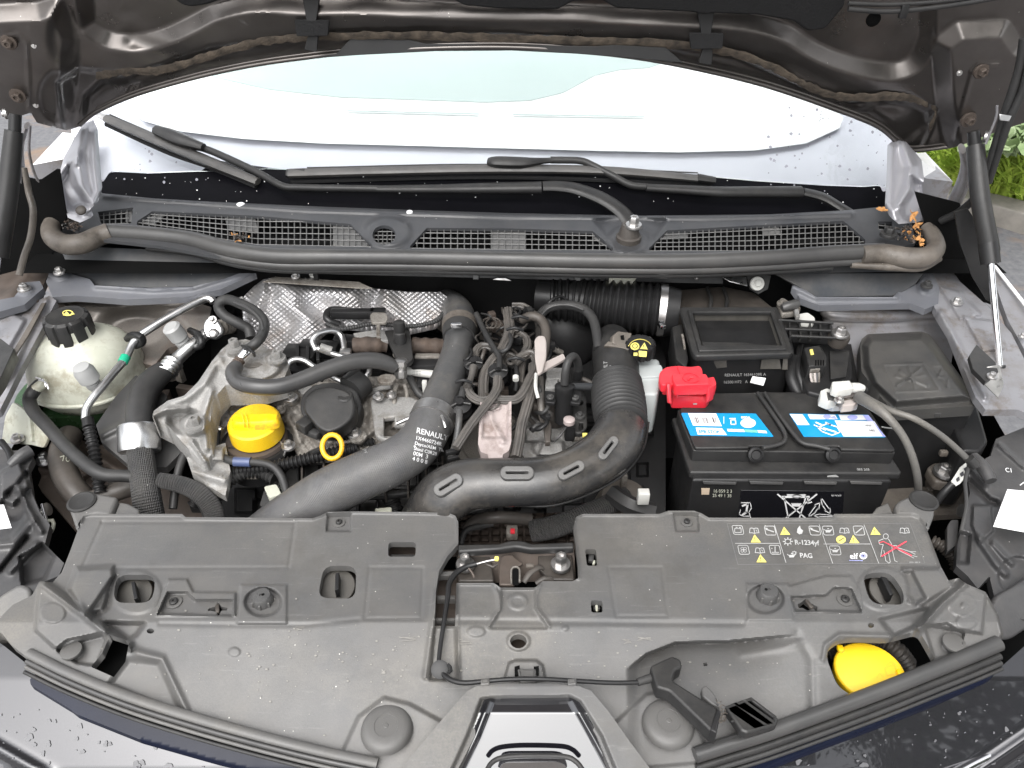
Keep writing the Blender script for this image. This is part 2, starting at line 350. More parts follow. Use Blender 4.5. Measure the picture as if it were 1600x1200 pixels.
def relief(name, outline, base, feats, m, parent=None, step=2.5, holes=(), mode='z', skirt=.004, smooth=60, kind=None, label=None, rough=0.):
    O = np.asarray(outline, float); u0, v0 = O.min(0)-step; u1, v1 = O.max(0)+step
    us = np.arange(u0, u1+step, step); vv = np.arange(v0, v1+step, step); U, V = np.meshgrid(us, vv)
    S = sdp(outline, U, V)
    for h in holes: S = np.minimum(S, -sdp(h, U, V))
    # keep faces whose centre is inside; pull outside corners onto the outline
    gy, gx = np.gradient(S, step); g = np.hypot(gx, gy)+1e-6
    cs = (S[:-1, :-1]+S[1:, :-1]+S[:-1, 1:]+S[1:, 1:])/4 > 0
    used = np.zeros(S.shape, bool); used[:-1, :-1] |= cs; used[1:, :-1] |= cs; used[:-1, 1:] |= cs; used[1:, 1:] |= cs
    allin = np.ones(S.shape, bool)
    inn = np.zeros((S.shape[0]+1, S.shape[1]+1), bool); inn[1:-1, 1:-1] = cs
    allin = inn[:-1, :-1] & inn[1:, :-1] & inn[:-1, 1:] & inn[1:, 1:]
    edge = used & ~allin
    U = np.where(edge, U-S*gx/g**2, U); V = np.where(edge, V-S*gy/g**2, V)
    H = base(U, V) if callable(base) else np.full(U.shape, float(base))
    add = np.zeros(U.shape)
    for f in feats:
        if f[0] == 'p': add += f[2]*sst(sdp(f[1], U, V)/f[3]+.5)
        elif f[0] == 'l': add += f[2]*np.clip(sdp(f[1], U, V)/f[3]+.5, 0, 1)
        elif f[0] == 'r': add += f[2]*np.exp(-(sdl(f[1], U, V)/f[3])**2)
        elif f[0] == 'c':
            cx, cy, rx, ry = f[1]; d = (1-np.hypot((U-cx)/rx, (V-cy)/ry))*min(rx, ry); add += f[2]*sst(d/f[3]+.5)
        elif f[0] == 'd':
            cx, cy, rx, ry = f[1]; d = np.clip(1-((U-cx)/rx)**2-((V-cy)/ry)**2, 0, 1); add += f[2]*np.sqrt(d)
        elif f[0] == 'f': add += f[1](U, V)
    if mode == 'z': W = WZ(U, V, H+add)
    else: W = WY(U, V, H-add)
    idx = -np.ones(S.shape, int); idx[used] = np.arange(used.sum()); vs = W[used].tolist(); fs = []
    ii, jj = np.nonzero(cs)
    a, b, c, d = idx[ii, jj], idx[ii, jj+1], idx[ii+1, jj+1], idx[ii+1, jj]
    fs = np.stack([d, c, b, a], 1).tolist()
    if skirt:
        from collections import defaultdict
        E = {}
        for f in fs:
            for k in range(4):
                e = (f[k], f[(k+1) % 4])
                if (e[1], e[0]) in E: del E[(e[1], e[0])]
                else: E[e] = 1
        mp = {}
        off = np.array([0, 0, -skirt]) if mode == 'z' else np.array([0, skirt, 0])
        for e in list(E):
            for q in e:
                if q not in mp: mp[q] = len(vs); vs.append((np.array(vs[q])+off).tolist())
            fs.append((e[1], e[0], mp[e[0]], mp[e[1]]))
    me = mesh(name, vs, fs, smooth); return link(name, me, m, parent, kind=kind, label=label)
# ------------------------------------------------------------------ lettering and flat marks laid on a surface
def surf(obj, lift=.0006):
    me = obj.data; bvh = BVHTree.FromPolygons([v.co for v in me.vertices], [tuple(p.vertices) for p in me.polygons])
    M = obj.matrix_basis
    def f(u, v):
        d = Vector(dirs(u, v)).normalized(); o = Vector((0, 0, CZ))
        if M != Matrix.Identity(4):
            Mi = M.inverted(); o2 = Mi @ o; d2 = (Mi.to_3x3() @ d).normalized(); h = bvh.ray_cast(o2, d2)
            if h[0] is None: return None
            return np.array(M @ h[0]-d*lift*2)
        h = bvh.ray_cast(o, d)
        return None if h[0] is None else np.array(h[0]-d*lift*2)
    return f
def onz(z): return lambda u, v: WZ(u, v, z+.0006)
def onp(pl): return lambda u, v: pl.hit(u, v)+pl.n*.0006
def putflat(name, V2, faces, S, m, parent, label=None, sub=0):
    vs = []; ok = True
    for p in V2:
        q = S(p[0], p[1])
        if q is None: q = vs[-1] if vs else WZ(p[0], p[1], .95)
        vs.append(q)
    return link(name, mesh(name, vs, faces, 0), m, parent, label=label)
def flatpoly(polys):
    vs, fs = [], []
    for P in polys:
        k = len(vs); t = tessellate_polygon([[Vector((p[0], p[1], 0)) for p in P]])
        vs += [tuple(p) for p in P]
        for f in t:
            a, b, c = (P[i] for i in f); 
            cr = (b[0]-a[0])*(c[1]-a[1])-(b[1]-a[1])*(c[0]-a[0])
            fs.append(tuple(i+k for i in (f if cr < 0 else f[::-1])))
    return vs, fs
def stroke(line, w, closed=False):
    P = [np.array(p, float) for p in line]; out = []
    if closed: P = P+[P[0]]
    for a, b in zip(P[:-1], P[1:]):
        d = b-a; l = np.linalg.norm(d)
        if l < 1e-6: continue
        d /= l; n = np.array([-d[1], d[0]])*w/2; e = d*w*.3
        out.append([tuple(a-e+n), tuple(b+e+n), tuple(b+e-n), tuple(a-e-n)])
    return out
def ell(cx, cy, rx, ry=None, n=20, a0=0, a1=360):
    ry = rx if ry is None else ry; full = abs(a1-a0) >= 360
    return [(cx+rx*math.cos(math.radians(a0+(a1-a0)*i/(n if full else n-1))), cy+ry*math.sin(math.radians(a0+(a1-a0)*i/(n if full else n-1)))) for i in range(n)]
def marks(name, polys, S, m, parent, A=None, label=None):
    """flat print: polygons (in a local frame A=(origin, ex, ey) in photo pixels) laid on surface S"""
    if A: 
        o, ex, ey = (np.array(q, float) for q in A); polys = [[tuple(o+p[0]*ex+p[1]*ey) for p in P] for P in polys]
    v, f = flatpoly(polys); return putflat(name, v, f, S, m, parent, label)
_TX = {}
def text(s, A, S, m, parent, name='lettering', bold=0.):
    """lettering 1 unit high in frame A=(origin, ex, ey) (photo pixels), ey points up the letters"""
    key = (s, bold)
    if key not in _TX:
        cu = bpy.data.curves.new('t', 'FONT'); cu.body = s; cu.size = 1.38; cu.offset = bold; cu.resolution_u = 3
        ob = bpy.data.objects.new('t', cu); me = bpy.data.meshes.new_from_object(ob); bpy.data.objects.remove(ob)
        V2 = [(v.co.x, v.co.y) for v in me.vertices]; fs = [tuple(p.vertices) for p in me.polygons]; _TX[key] = (V2, fs); bpy.data.meshes.remove(me)
    V2, fs = _TX[key]; o, ex, ey = (np.array(q, float) for q in A)
    return putflat(name, [tuple(o+p[0]*ex+p[1]*ey) for p in V2], fs, S, m, parent)
# ================================================================== GROUND AND SURROUNDINGS
def sheet(name, x0, x1, y0, y1, z, m, kind='structure', n=1):
    vs = [(x0, y0, z), (x1, y0, z), (x1, y1, z), (x0, y1, z)]; return link(name, mesh(name, vs, [(0, 1, 2, 3)], 0), m, kind=kind)
M_road = mat('asphalt', (.105, .105, .112), .85, col2=(.16, .16, .165), nscale=30, bump=1., bscale=120, stain=((.22, .15, .10), 2.2))
M_kerb = mat('kerb_stone', (.20, .185, .165), .85, col2=(.28, .26, .23), nscale=14, bump=1., bscale=80)
M_soil = mat('verge_soil', (.07, .06, .03), .9, col2=(.10, .10, .04), nscale=8)
M_grass = mat('grass_blades', (.24, .38, .04), .55, col2=(.56, .66, .13), nscale=6, spec=.3)
M_weed = mat('weed_leaves', (.10, .17, .05), .5, col2=(.30, .36, .20), nscale=9)
sheet('road', -250, 250, -250, 250, 0, M_road)
kp = [(1400, 285), (1490, 306), (1560, 322), (1640, 345), (1760, 380), (2000, 470), (2000, 440), (1760, 352), (1640, 322), (1560, 303), (1490, 290), (1400, 270)]
k_ = plate('kerb', kp, .10, .12, M_kerb, bev=.01); k_['kind'] = 'structure'
vp = [WZ(u, v, .07) for u, v in [(1300, 262), (1400, 276), (1490, 296), (1560, 310), (1640, 330), (1760, 360), (2100, 460)]]
vs = [tuple(p) for p in vp]+[(20, 2, .07), (40, 40, .07), (-2, 40, .07)]
g_ = link('verge', mesh('verge', vs, [tuple(range(len(vs)))], 0), M_soil, kind='structure')
def grass():
    vs, fs = [], []
    for i in range(13000):
        u = random.uniform(1280, 1700); v = random.uniform(150, 345); lim = 262+(u-1300)*.19
        if v > lim: continue
        p = WZ(u, v, .07); a = random.uniform(0, 6.28); h = random.uniform(.12, .38); w = random.uniform(.004, .011); b = random.uniform(.1, .3)
        dx, dy = math.cos(a), math.sin(a); c = random.uniform(-.9, .9); k = len(vs)
        for t, ww in ((0, 1), (.4, .9), (.75, .6), (1, .08)):
            x = p[0]+dx*b*t*t; y = p[1]+dy*b*t*t; z = .07+h*(t-.25*t*t)
            vs.append((x-w*ww*math.cos(c), y-w*ww*math.sin(c), z)); vs.append((x+w*ww*math.cos(c), y+w*ww*math.sin(c), z))
        for j in range(3): fs.append((k+2*j, k+2*j+1, k+2*j+3, k+2*j+2))
    return mesh('long_grass', vs, fs, 0)
o = link('long_grass', grass(), M_grass, kind='stuff'); tag(o, 'long bright green grass on the verge behind the kerb', 'grass')
def weeds():
    vs, fs = [], []
    for i in range(2600):
        u = random.gauss(1590, 45); v = random.uniform(150, 235)
        if u < 1500: continue
        p = WZ(u, v, random.uniform(.15, .6)); s = random.uniform(.02, .045); n = rng.normal(size=3); n[2] = abs(n[2])+.5; n /= np.linalg.norm(n)
        a = np.cross(n, [1, .2, 0]); a /= np.linalg.norm(a); b = np.cross(n, a); k = len(vs)
        for t in range(6): vs.append(tuple(p+s*(a*math.cos(t*1.047)+.6*b*math.sin(t*1.047))))
        fs.append(tuple(range(k, k+6)))
    return mesh('weeds', vs, fs, 0)
o = link('weeds', weeds(), M_weed, kind='stuff'); tag(o, 'grey green leafy weeds above the grass at the right edge', 'weeds')

# ================================================================== ENGINE BAY SHELL
def quad(name, P, m, kind='structure', parent=None, th=.0):
    return link(name, mesh(name, P, [tuple(range(len(P)))], 0), m, parent, kind=kind)
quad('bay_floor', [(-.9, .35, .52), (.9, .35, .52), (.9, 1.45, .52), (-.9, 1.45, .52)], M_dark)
quad('firewall', [(-.8, 1.275, .5), (.8, 1.275, .5), (.8, 1.275, 1.075), (-.8, 1.275, 1.075)], M_plc)
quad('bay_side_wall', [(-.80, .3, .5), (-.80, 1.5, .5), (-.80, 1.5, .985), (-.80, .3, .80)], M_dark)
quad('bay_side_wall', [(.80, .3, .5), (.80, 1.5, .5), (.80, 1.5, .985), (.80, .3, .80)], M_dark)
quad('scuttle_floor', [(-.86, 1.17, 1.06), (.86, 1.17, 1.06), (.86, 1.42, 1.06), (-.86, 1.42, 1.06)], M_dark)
# ------------------------------------------------------------------ bonnet
def tanv(v): return np.tan(PITCH+np.arctan((v-600)/F))
def hood_y(u, v):
    t = tanv(np.asarray(v, float)); y = 1.078/(1-.577*t); return y+.10*((u-800)/800.)**2*0+0*u
T = thing('bonnet', 'open dark bonnet seen from below across the top of the picture', 'bonnet', (0, 1.3, 1.36))
low = [(-60, 160), (0, 172), (20, 185), (48, 176), (58, 192), (105, 204), (124, 198), (150, 178), (200, 155), (260, 136), (330, 118), (400, 104), (470, 94), (560, 84), (680, 78), (800, 77), (900, 83), (1000, 94),
       (1100, 113), (1200, 138), (1300, 172), (1370, 200), (1405, 228), (1422, 238), (1480, 232), (1515, 222), (1560, 205), (1600, 192), (1660, 178)]
out = low+[(1660, -60), (-60, -60)]
bandL = [(-70, -70), (128, -70), (135, 40), (170, 62), (210, 66), (255, 58), (300, 38), (340, 18), (400, 6), (465, 9), (560, 9), (640, 13), (720, 17), (800, 19), (900, 20), (1000, 25), (1100, 28), (1180, 36), (1230, 52), (1270, 78), (1320, 98), (1390, 112), (1430, 98), (1450, 60), (1452, -70)]
above = [(128, -70)]+[tuple(p[:2]) for p in catmull(np.array([(a_, b_, 0) for a_, b_ in bandL[2:-1]], float), 5)]+[(1452, -70)]
feats = [
    ('l', [(128, -80)]+above+[(1452, -80)], -.030, 28),                                      # the field behind the band lies deeper
    ('l', [(-80, 24), (60, 18), (88, 10), (112, 60), (100, 210), (-80, 210)], .036, 30),     # left hinge pad
    ('l', [(1470, 70), (1500, 48), (1570, 44), (1590, 75), (1690, 80), (1690, 240), (1490, 240), (1475, 150)], .032, 30),
    ('r', [(210, 66), (300, 100), (400, 88), (520, 55), (700, 46), (850, 44), (1000, 60), (1150, 82), (1250, 110), (1330, 150), (1400, 160)], -.008, 16),
    ('p', [(90, 128), (125, 108), (200, 118), (255, 100), (330, 75), (430, 62), (540, 56), (800, 54), (1050, 68), (1150, 88), (1250, 132), (1330, 158), (1420, 150), (1462, 170), (1455, 200), (1430, 245), (1300, 260), (800, 120), (300, 160), (120, 240), (100, 200)], -.016, 10),
    ('p', [(135, 150), (160, 128), (200, 124), (215, 130), (195, 160), (150, 190), (130, 190)], -.012, 16),
    ('p', [(1340, 176), (1372, 158), (1420, 162), (1448, 172), (1450, 195), (1410, 226), (1385, 205)], -.014, 16),
    ('r', [(0, 60), (28, 53), (42, 66), (46, 170)], .003, 2.2), ('r', [(1520, 110), (1500, 185), (1494, 215)], .003, 2.2), ('r', [(1520, 110), (1530, 99), (1562, 100)], .004, 2.5),
    ('c', (100, 55, 22, 40), -.012, 20), ('c', (1450, 190, 10, 26), .003, 12), ('d', (90, 150, 30, 40), -.008),
    ('f', lambda U, V: .0008*np.sin(U*.05+1)*np.sin(V*.07)),
]
hood = relief('inner_panel', out, hood_y, feats, M_hood, T, step=3.2, mode='y', skirt=.006)
# dirty brown ledge that follows the lower rim
def strip(name, line, wpx, lift, m, parent, mode='y', base=None, jit=0):
    P = catmull(np.array([(a, b, 0) for a, b in line], float), 10)[:, :2]; vs, fs = [], []
    for i, (a, b) in enumerate(P):
        for s in (-.5, 0, .5):
            ww = wpx*(1+jit*random.uniform(-.5, .5)); vs.append(tuple(WY(a, b+s*ww, float(base(a, b+s*ww))-lift-(.002 if s == 0 else 0))))
    for i in range(len(P)-1):
        for s in (0, 1): fs.append((3*i+s+1, 3*i+s, 3*i+3+s, 3*i+4+s))
    return link(name, mesh(name, vs, fs, 60), m, parent)
hb = lambda u, v: hood_y(u, v)
strip('dirt_ledge', [(150, 118), (190, 112), (250, 110), (300, 96), (370, 74), (430, 62), (540, 56), (640, 56), (800, 60), (930, 64), (1060, 70), (1150, 84), (1210, 106), (1260, 134), (1320, 152), (1400, 150), (1450, 162)], 13, -.001, M_hdirt, T, base=hb, jit=.6)
strip('dirt_ledge', [(1455, 160), (1463, 172), (1460, 186), (1452, 202)], 16, -.002, M_hdirt, T, base=hb)
strip('dirt_ledge', [(92, 132), (86, 142), (88, 158)], 12, -.001, M_hdirt, T, base=hb)
# rim fold and bonnet edge
def edge(name, line, r, m, dy, T=T, **k): return tube(name, [(a, b, 0, None, float(hood_y(a, b))+dy) for a, b in line], r, m, T, **k)
edge('rim_fold', [(p[0], p[1]-3) for p in low[6:26]], 3.5, M_hood, -.004)
edge('rim_fold', [(p[0]+2, p[1]-9) for p in low[7:25]], 2.2, M_hood, .002)
# thin grey weather lip pieces seen between rim and ledge
for P in ([(480, 92), (525, 84), (548, 60), (640, 62), (665, 68), (790, 70), (930, 72), (960, 70), (1040, 74), (1068, 98), (1000, 92), (900, 84), (800, 79), (680, 80), (560, 86)],):
    plate('rim_baffle', P, Plane(WY(700, 75, float(hood_y(0, 75))-.006), (0, -.87, .2)), .003, M_plc, T)
# insulation pad
fp = Plane(WY(700, 5, float(hood_y(0, 5))-.006), (0, -.93, -.35))
plate('insulation_pad', [(272, -80), (272, 0), (285, 9), (300, 12), (325, 8), (350, -2), (640, -3), (705, -1), (726, 10), (780, 15), (872, 16), (896, 3), (940, 1), (962, 14), (1080, 20), (1100, 24), (1115, 22), (1180, 24), (1240, 34), (1262, 50), (1290, 46), (1320, 10), (1330, -80)], fp, .010, M_felt, T, bev=.004, r=6)
# outer skin
sk = [(-.86, 1.33, 1.40), (.86, 1.33, 1.40), (.86, 1.33, 1.40), (.80, .86, 2.23), (-.80, .86, 2.23)]
vs = []; 
for i in range(13):
    s = i/12
    for j in range(17):
        x = (j/8-1)*(.88-.08*s); vs.append((x, 1.345-.50*s+.03*(x/.86)**2-.0, 1.40+.83*s-.03*s*s))
fs = [(i*17+j, i*17+j+1, (i+1)*17+j+1, (i+1)*17+j) for i in range(12) for j in range(16)]
link('outer_skin', mesh('outer_skin', vs, fs, 60), M_paint, T)
vs = []
for i in range(9):
    s = i/8
    for j in range(17):
        x = (j/8-1)*(.82-.06*s); vs.append((x, 1.235-.40*s, 1.525+.69*s))
fs = [(i*17+j, (i+1)*17+j, (i+1)*17+j+1, i*17+j+1) for i in range(8) for j in range(16)]
link('upper_inner_panel', mesh('upper_inner_panel', vs, fs, 60), M_hood, T)
# black clips gripping the rear rim
for cu_, cv_ in ((487, 44), (1104, 64)):
    pl = Plane(WY(cu_, cv_, float(hood_y(0, cv_))-.018), (0, -.95, .1))
    c = plate('clip', [(cu_-27, cv_-13), (cu_+27, cv_-12), (cu_+25, cv_+12), (cu_-24, cv_+13)], pl, .008, M_felt, T, r=3)
    plate('clip_tongue', [(cu_-14, cv_-45), (cu_+12, cv_-45), (cu_+7, cv_-10), (cu_-8, cv_-10)], pl, .006, M_plc, c, r=3)
    plate('clip_tongue', [(cu_-6, cv_+12), (cu_+10, cv_+12), (cu_+8, cv_+38), (cu_-12, cv_+34)], Plane(pl.p+np.array([0, .008, 0]), pl.n), .006, M_plc, c, r=3)
for u, v, r in ((14, 66, 12), (28, 149, 12), (1533, 111, 12), (1513, 187, 12)):
    bolt(u, v, 0, r, T, M_rust, (0.1, -.9, -.1), y=float(hood_y(0, v))-.040)
for u, v in ((53, 71), (1499, 114), (56, 164)): bolt(u, v, 0, 4.5, T, M_steel, (0, -.9, .1), y=float(hood_y(0, v))-.036, kindb='cap')
# washer pipe at the upper right, with its joint
for rr, pts in ((4, [(1325, 14), (1385, 18), (1450, 13), (1520, 3), (1580, -8)]), (3.4, [(1325, 5), (1390, 7), (1460, 3), (1530, -5)])):
    tube('washer_pipe', [(a, b, 0, None, 1.17) for a, b in pts], rr, M_rub, T)
bolt(1365, 31, 0, 11, T, M_dark, (0, -.9, -.2), y=1.185, kindb='rivet'); pbox('pipe_clip', 1412, 18, 0, 12, 8, 20, M_plc, T, y=1.168)

# ------------------------------------------------------------------ bonnet hinges (curved arms beside the wings)
def hinge(pts, label, w, vals):
    T = thing('bonnet_support_arm', label, 'bonnet arm', WY(*pts[-1][:2], pts[-1][4]))
    tube('hinge_arm', pts, w, M_inner, T, flat=.45, updir=(1, 0, 0)); 
    tube('hinge_edge', vals, 2.2, M_inner, T); return T
hinge([(1503, 232, 0, 11, 1.22), (1508, 262, 0, 13, 1.235), (1497, 300, 0, 14, 1.25), (1478, 328, 0, 13, 1.26), (1450, 338, 0, 12, 1.27), (1432, 330, 0, 8, 1.28)], 'right grey metal bonnet hinge arm curving down beside the grass', 12,
      [(1513, 235, 0, None, 1.21), (1518, 270, 0, None, 1.22), (1500, 318, 0, None, 1.235), (1475, 345, 0, None, 1.245), (1445, 348, 0, None, 1.255)])
hinge([(42, 196, 0, 8, 1.22), (32, 232, 0, 10, 1.235), (34, 270, 0, 12, 1.25), (52, 300, 0, 13, 1.26), (74, 300, 0, 12, 1.27), (88, 284, 0, 9, 1.28)], 'left grey metal bonnet hinge arm curving down beside the grille', 12,
      [(47, 196, 0, None, 1.21), (46, 240, 0, None, 1.225), (58, 280, 0, None, 1.24), (78, 292, 0, None, 1.25)])

# ------------------------------------------------------------------ windscreen
def scr_y(u, v, off=0.):
    u = np.asarray(u, float); v = np.asarray(v, float); d = dirs(u, v); kz = d[..., 2]/d[..., 1]; kx = d[..., 0]/d[..., 1]
    y = np.full(kz.shape, 1.5)
    for _ in range(12): y = (CZ-(1.12+off)+.577*(1.345+.16*(kx*y)**2))/(.577-kz)
    return y
T = thing('windscreen', 'curved windscreen with black lower band, reflecting a white sky', 'windscreen', (0, 1.35, 1.1))
gm = bpy.data.materials.new('screen_glass'); gm.use_nodes = True; t = gm.node_tree; t.nodes.clear()
o_ = t.nodes.new('ShaderNodeOutputMaterial'); mx = t.nodes.new('ShaderNodeMixShader'); tr = t.nodes.new('ShaderNodeBsdfTransparent'); gl = t.nodes.new('ShaderNodeBsdfGlossy'); fr = t.nodes.new('ShaderNodeFresnel')
tr.inputs[0].default_value = (.96, .99, .99, 1); gl.inputs['Roughness'].default_value = .01; fr.inputs[0].default_value = 1.7
t.links.new(fr.outputs[0], mx.inputs[0]); t.links.new(tr.outputs[0], mx.inputs[1]); t.links.new(gl.outputs[0], mx.inputs[2]); t.links.new(mx.outputs[0], o_.inputs[0])
relief('glass', [(146, 40), (152, 200), (150, 283), (162, 283), (172, 268), (230, 271), (310, 268), (335, 268), (420, 264), (460, 266), (700, 262), (900, 264), (1115, 277), (1180, 283), (1290, 290), (1350, 292), (1374, 290), (1390, 296), (1398, 200), (1405, 40)], scr_y, [], gm, T, step=8, mode='y', skirt=.004)
frit = [(150, 285), (162, 283), (172, 268), (230, 271), (310, 268), (316, 266), (335, 250), (420, 262), (460, 266), (700, 262), (900, 264), (1115, 277), (1180, 283), (1290, 290), (1350, 292), (1374, 290), (1382, 302), (1395, 282), (1398, 345), (700, 352), (140, 335)]
M_frit = mat('frit_band', (.003, .003, .004), .4, spec=.05, dust=.03, dustcol=(.06, .06, .065), nscale=4, rvar=.05)
relief('frit_band', frit, lambda u, v: scr_y(u, v, -.002)-.0, [], M_frit, T, step=5, mode='y', skirt=0)
S_scr = lambda u, v: WY(u, v, float(scr_y(u, v, .0005)))
drops = []
for i in range(110):
    if random.random() < .7: cx = random.uniform(1180, 1390); cy = random.uniform(165, 300)
    else: cx = random.uniform(165, 330); cy = random.uniform(205, 285)
    s = random.choice([.7, .9, 1.2, 1.8, 2.6]); an = random.uniform(0, 3)
    drops.append([(cx+s*random.uniform(.7, 1.2)*math.cos(a+an), cy+s*.9*random.uniform(.7, 1.3)*math.sin(a+an)) for a in np.arange(0, 6.28, .8)])
M_drop = mat('water_film', (.22, .22, .25), .15, spec=.8)
v_, f_ = flatpoly(drops); d_ = putflat('rain_drops', v_, f_, S_scr, M_drop, T); d_['kind'] = 'stuff'
fl = [[(cx+s*math.cos(a), cy+s*.8*math.sin(a)) for a in np.arange(0, 6.28, 1.)] for cx, cy, s in [(random.uniform(170, 1380), random.uniform(272, 322), random.choice([.5, .7, 1.2])) for _ in range(90)]]
v_, f_ = flatpoly(fl); d_ = putflat('grit_specks', v_, f_, lambda u, v: WY(u, v, float(scr_y(u, v, .0015))), M_ink, T); d_['kind'] = 'stuff'
# behind the glass: dashboard and added white sheets, coloured as mirrored sky glare
scl = lambda off: (lambda u, v: scr_y(u, v, off))
o = relief('dashboard', [(100, 40), (120, 330), (1430, 335), (1440, 40)], scl(-.058), [], M_dash, step=12, mode='y'); tag(o, 'dashboard top behind the windscreen, coloured pale as sky glare', 'dashboard')
T = thing('glare_sheet', 'added white sheet behind the windscreen glass, standing in for sky glare', 'glare_sheet', (0, 1.6, 1.1))
relief('glare_panel', [(196, 40), (200, 165), (222, 188), (280, 205), (380, 217), (500, 224), (650, 228), (800, 232), (950, 236), (1060, 238), (1180, 235), (1260, 224), (1312, 200), (1318, 184), (1300, 165), (1250, 140), (1180, 40)], scl(-.04), [], M_white, T, step=4, mode='y')
M_sh2 = mat('glare_tint', (.46, .53, .52), .6, col2=(.50, .565, .555), nscale=2)  # dimmer tint within the painted sky glare
relief('glare_tint_panel', [(330, 40), (330, 120), (420, 140), (530, 152), (650, 156), (760, 160), (830, 157), (880, 145), (930, 118), (970, 109), (1015, 106), (1060, 90), (1060, 40)], scl(-.0385), [], M_sh2, T, step=4, mode='y')
M_glareline = mat('glare_line_grey', (.36, .40, .40), .6)  # grey for the thin lines drawn across the painted glare
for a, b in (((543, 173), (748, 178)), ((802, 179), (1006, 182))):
    v_, f_ = flatpoly(stroke([(a[0]+(b[0]-a[0])*i/12, a[1]+(b[1]-a[1])*i/12) for i in range(13)], 2.2)); putflat('glare_line', v_, f_, lambda u, v: WY(u, v, float(scr_y(u, v, -.034))), M_glareline, T)

# ------------------------------------------------------------------ wipers
def spt(u, v, h, r=None): return (u, v, 0, r, float(scr_y(u, v, h)))
T = thing('wiper', 'long wiper with its blade raised to the left, pivot at the right of the grille', 'wiper', WZ(988, 365, 1.12))
a = tube('wiper_arm', [spt(987, 352, .02, 18), spt(970, 330, .03, 15), spt(940, 310, .035, 14), spt(900, 295, .035, 13), spt(870, 291, .035, 12), spt(848, 291, .035, 11)], 12, M_pl, T, flat=.5)
tube('arm_channel', [spt(846, 293, .034, 12.5), spt(760, 294, .03, 11), spt(680, 295, .026, 9), spt(590, 295, .022, 7)], 8, M_pl, T, flat=.7, smooth=False, dens=8)
tube('arm_rod', [spt(592, 295, .02), spt(470, 293, .02), spt(440, 290, .02), spt(400, 268, .022), spt(330, 236, .024), spt(300, 228, .026)], 5.6, M_pl, T, seg=10)
b = tube('blade_holder', [spt(244, 203, .035, 9), spt(262, 210, .036, 12), spt(284, 219, .036, 12), spt(318, 230, .034, 7)], 9, M_pl, T, seg=8, flat=.8)
bl = tube('wiper_blade', [spt(168, 185, .018, 9), spt(200, 199, .02, 10), spt(262, 226, .022, 10), spt(330, 254, .02, 10), spt(403, 284, .014, 8)], 7, M_blade, T, seg=8, flat=.7)
tube('blade_rubber', [spt(166, 194, .006), spt(262, 238, .006), spt(330, 262, .005), spt(400, 291, .004)], 4, M_felt, bl, seg=6)
tube('blade_tip', [spt(155, 180, .018, 6), spt(171, 186, .018, 8)], 7, M_steel, bl, seg=8, flat=.7)
tube('edge_line', [spt(172, 179, .024), spt(262, 219, .027), spt(400, 277, .02)], 1.3, M_seal, bl, seg=6)
lathe('pivot_boss', WZ(982, 374, 1.105), [(20, -3), (20, 6), (17, 8), (15, 16), (13, 24), (12, 26)], M_rubb, T, s=.0011)
bolt(990, 352, 1.135, 13, T, M_steel, h=1.3)
T = thing('wiper', 'wiper lying level along the foot of the windscreen, pivot in the right corner', 'wiper', WZ(1384, 368, 1.12))
tube('wiper_arm', [spt(1368, 364, .02, 13), spt(1345, 345, .03, 13), spt(1310, 322, .034, 12), spt(1285, 308, .034, 12), spt(1255, 300, .034, 11)], 12, M_pl, T, flat=.5)
tube('arm_channel', [spt(1252, 300, .034, 12), spt(1130, 300, .03, 11), spt(1010, 293, .026, 8)], 8, M_pl, T, flat=.7, smooth=False, dens=8)
tube('arm_rod', [spt(1012, 292, .022), spt(985, 289, .022), spt(960, 276, .024), spt(925, 258, .028), spt(905, 251, .03), spt(860, 250, .03)], 5.6, M_pl, T, seg=10)
tube('blade_holder', [spt(763, 252, .034, 7), spt(775, 253, .036, 11), spt(815, 254, .036, 11), spt(840, 252, .034, 7), spt(866, 250, .03, 5)], 9, M_pl, T, seg=8, flat=.8)
bl = tube('wiper_blade', [spt(452, 271, .02, 10), spt(600, 267, .022, 10), spt(780, 264, .022, 10), spt(950, 267, .022, 9.5), spt(1113, 281, .018, 8)], 8, M_blade, T, seg=8, flat=.7)
tube('blade_rubber', [spt(455, 284, .004), spt(780, 277, .006), spt(1110, 289, .004)], 3.5, M_felt, bl, seg=6)
tube('blade_tip', [spt(449, 271, .02, 8.5), spt(478, 270, .02, 9)], 7, M_pl, bl, seg=8, flat=.8); tube('blade_tip', [spt(1090, 278, .022, 8.5), spt(1117, 282, .02, 7)], 7, M_pl, bl, seg=8, flat=.8)
tube('edge_line', [spt(480, 262, .026), spt(780, 257, .028), spt(1090, 270, .024)], 1.2, M_seal, bl, seg=6)
bolt(1388, 366, 1.125, 13, T, M_pl)

# ------------------------------------------------------------------ cowl grille
def cow_z(u, v): return 1.098+(400-v)*.00025
T = thing('cowl_panel', 'grey plastic cowl with mesh grilles along the foot of the windscreen', 'cowl', (0, 1.2, 1.08))
G = [dict(t=[(153, 331), (208, 324)], b=[(158, 350), (205, 349)]), dict(t=[(214, 346), (238, 330), (400, 337), (547, 350)], b=[(214, 352), (300, 366), (400, 382), (583, 386)], r=True),
     dict(t=[(641, 384), (667, 356), (800, 357), (926, 361), (958, 388)], b=[(641, 388), (800, 390), (958, 391)]),
     dict(t=[(1014, 388), (1042, 360), (1180, 352), (1318, 345), (1352, 374)], b=[(1014, 392), (1180, 392), (1352, 386)]), dict(t=[(1372, 346), (1394, 346)], b=[(1372, 358), (1394, 362)])]
holes = [[(a, b) for a, b in g['t']]+[(a, b) for a, b in g['b'][::-1]] for g in G]
circ = ell(600, 367, 18, 15, 24)
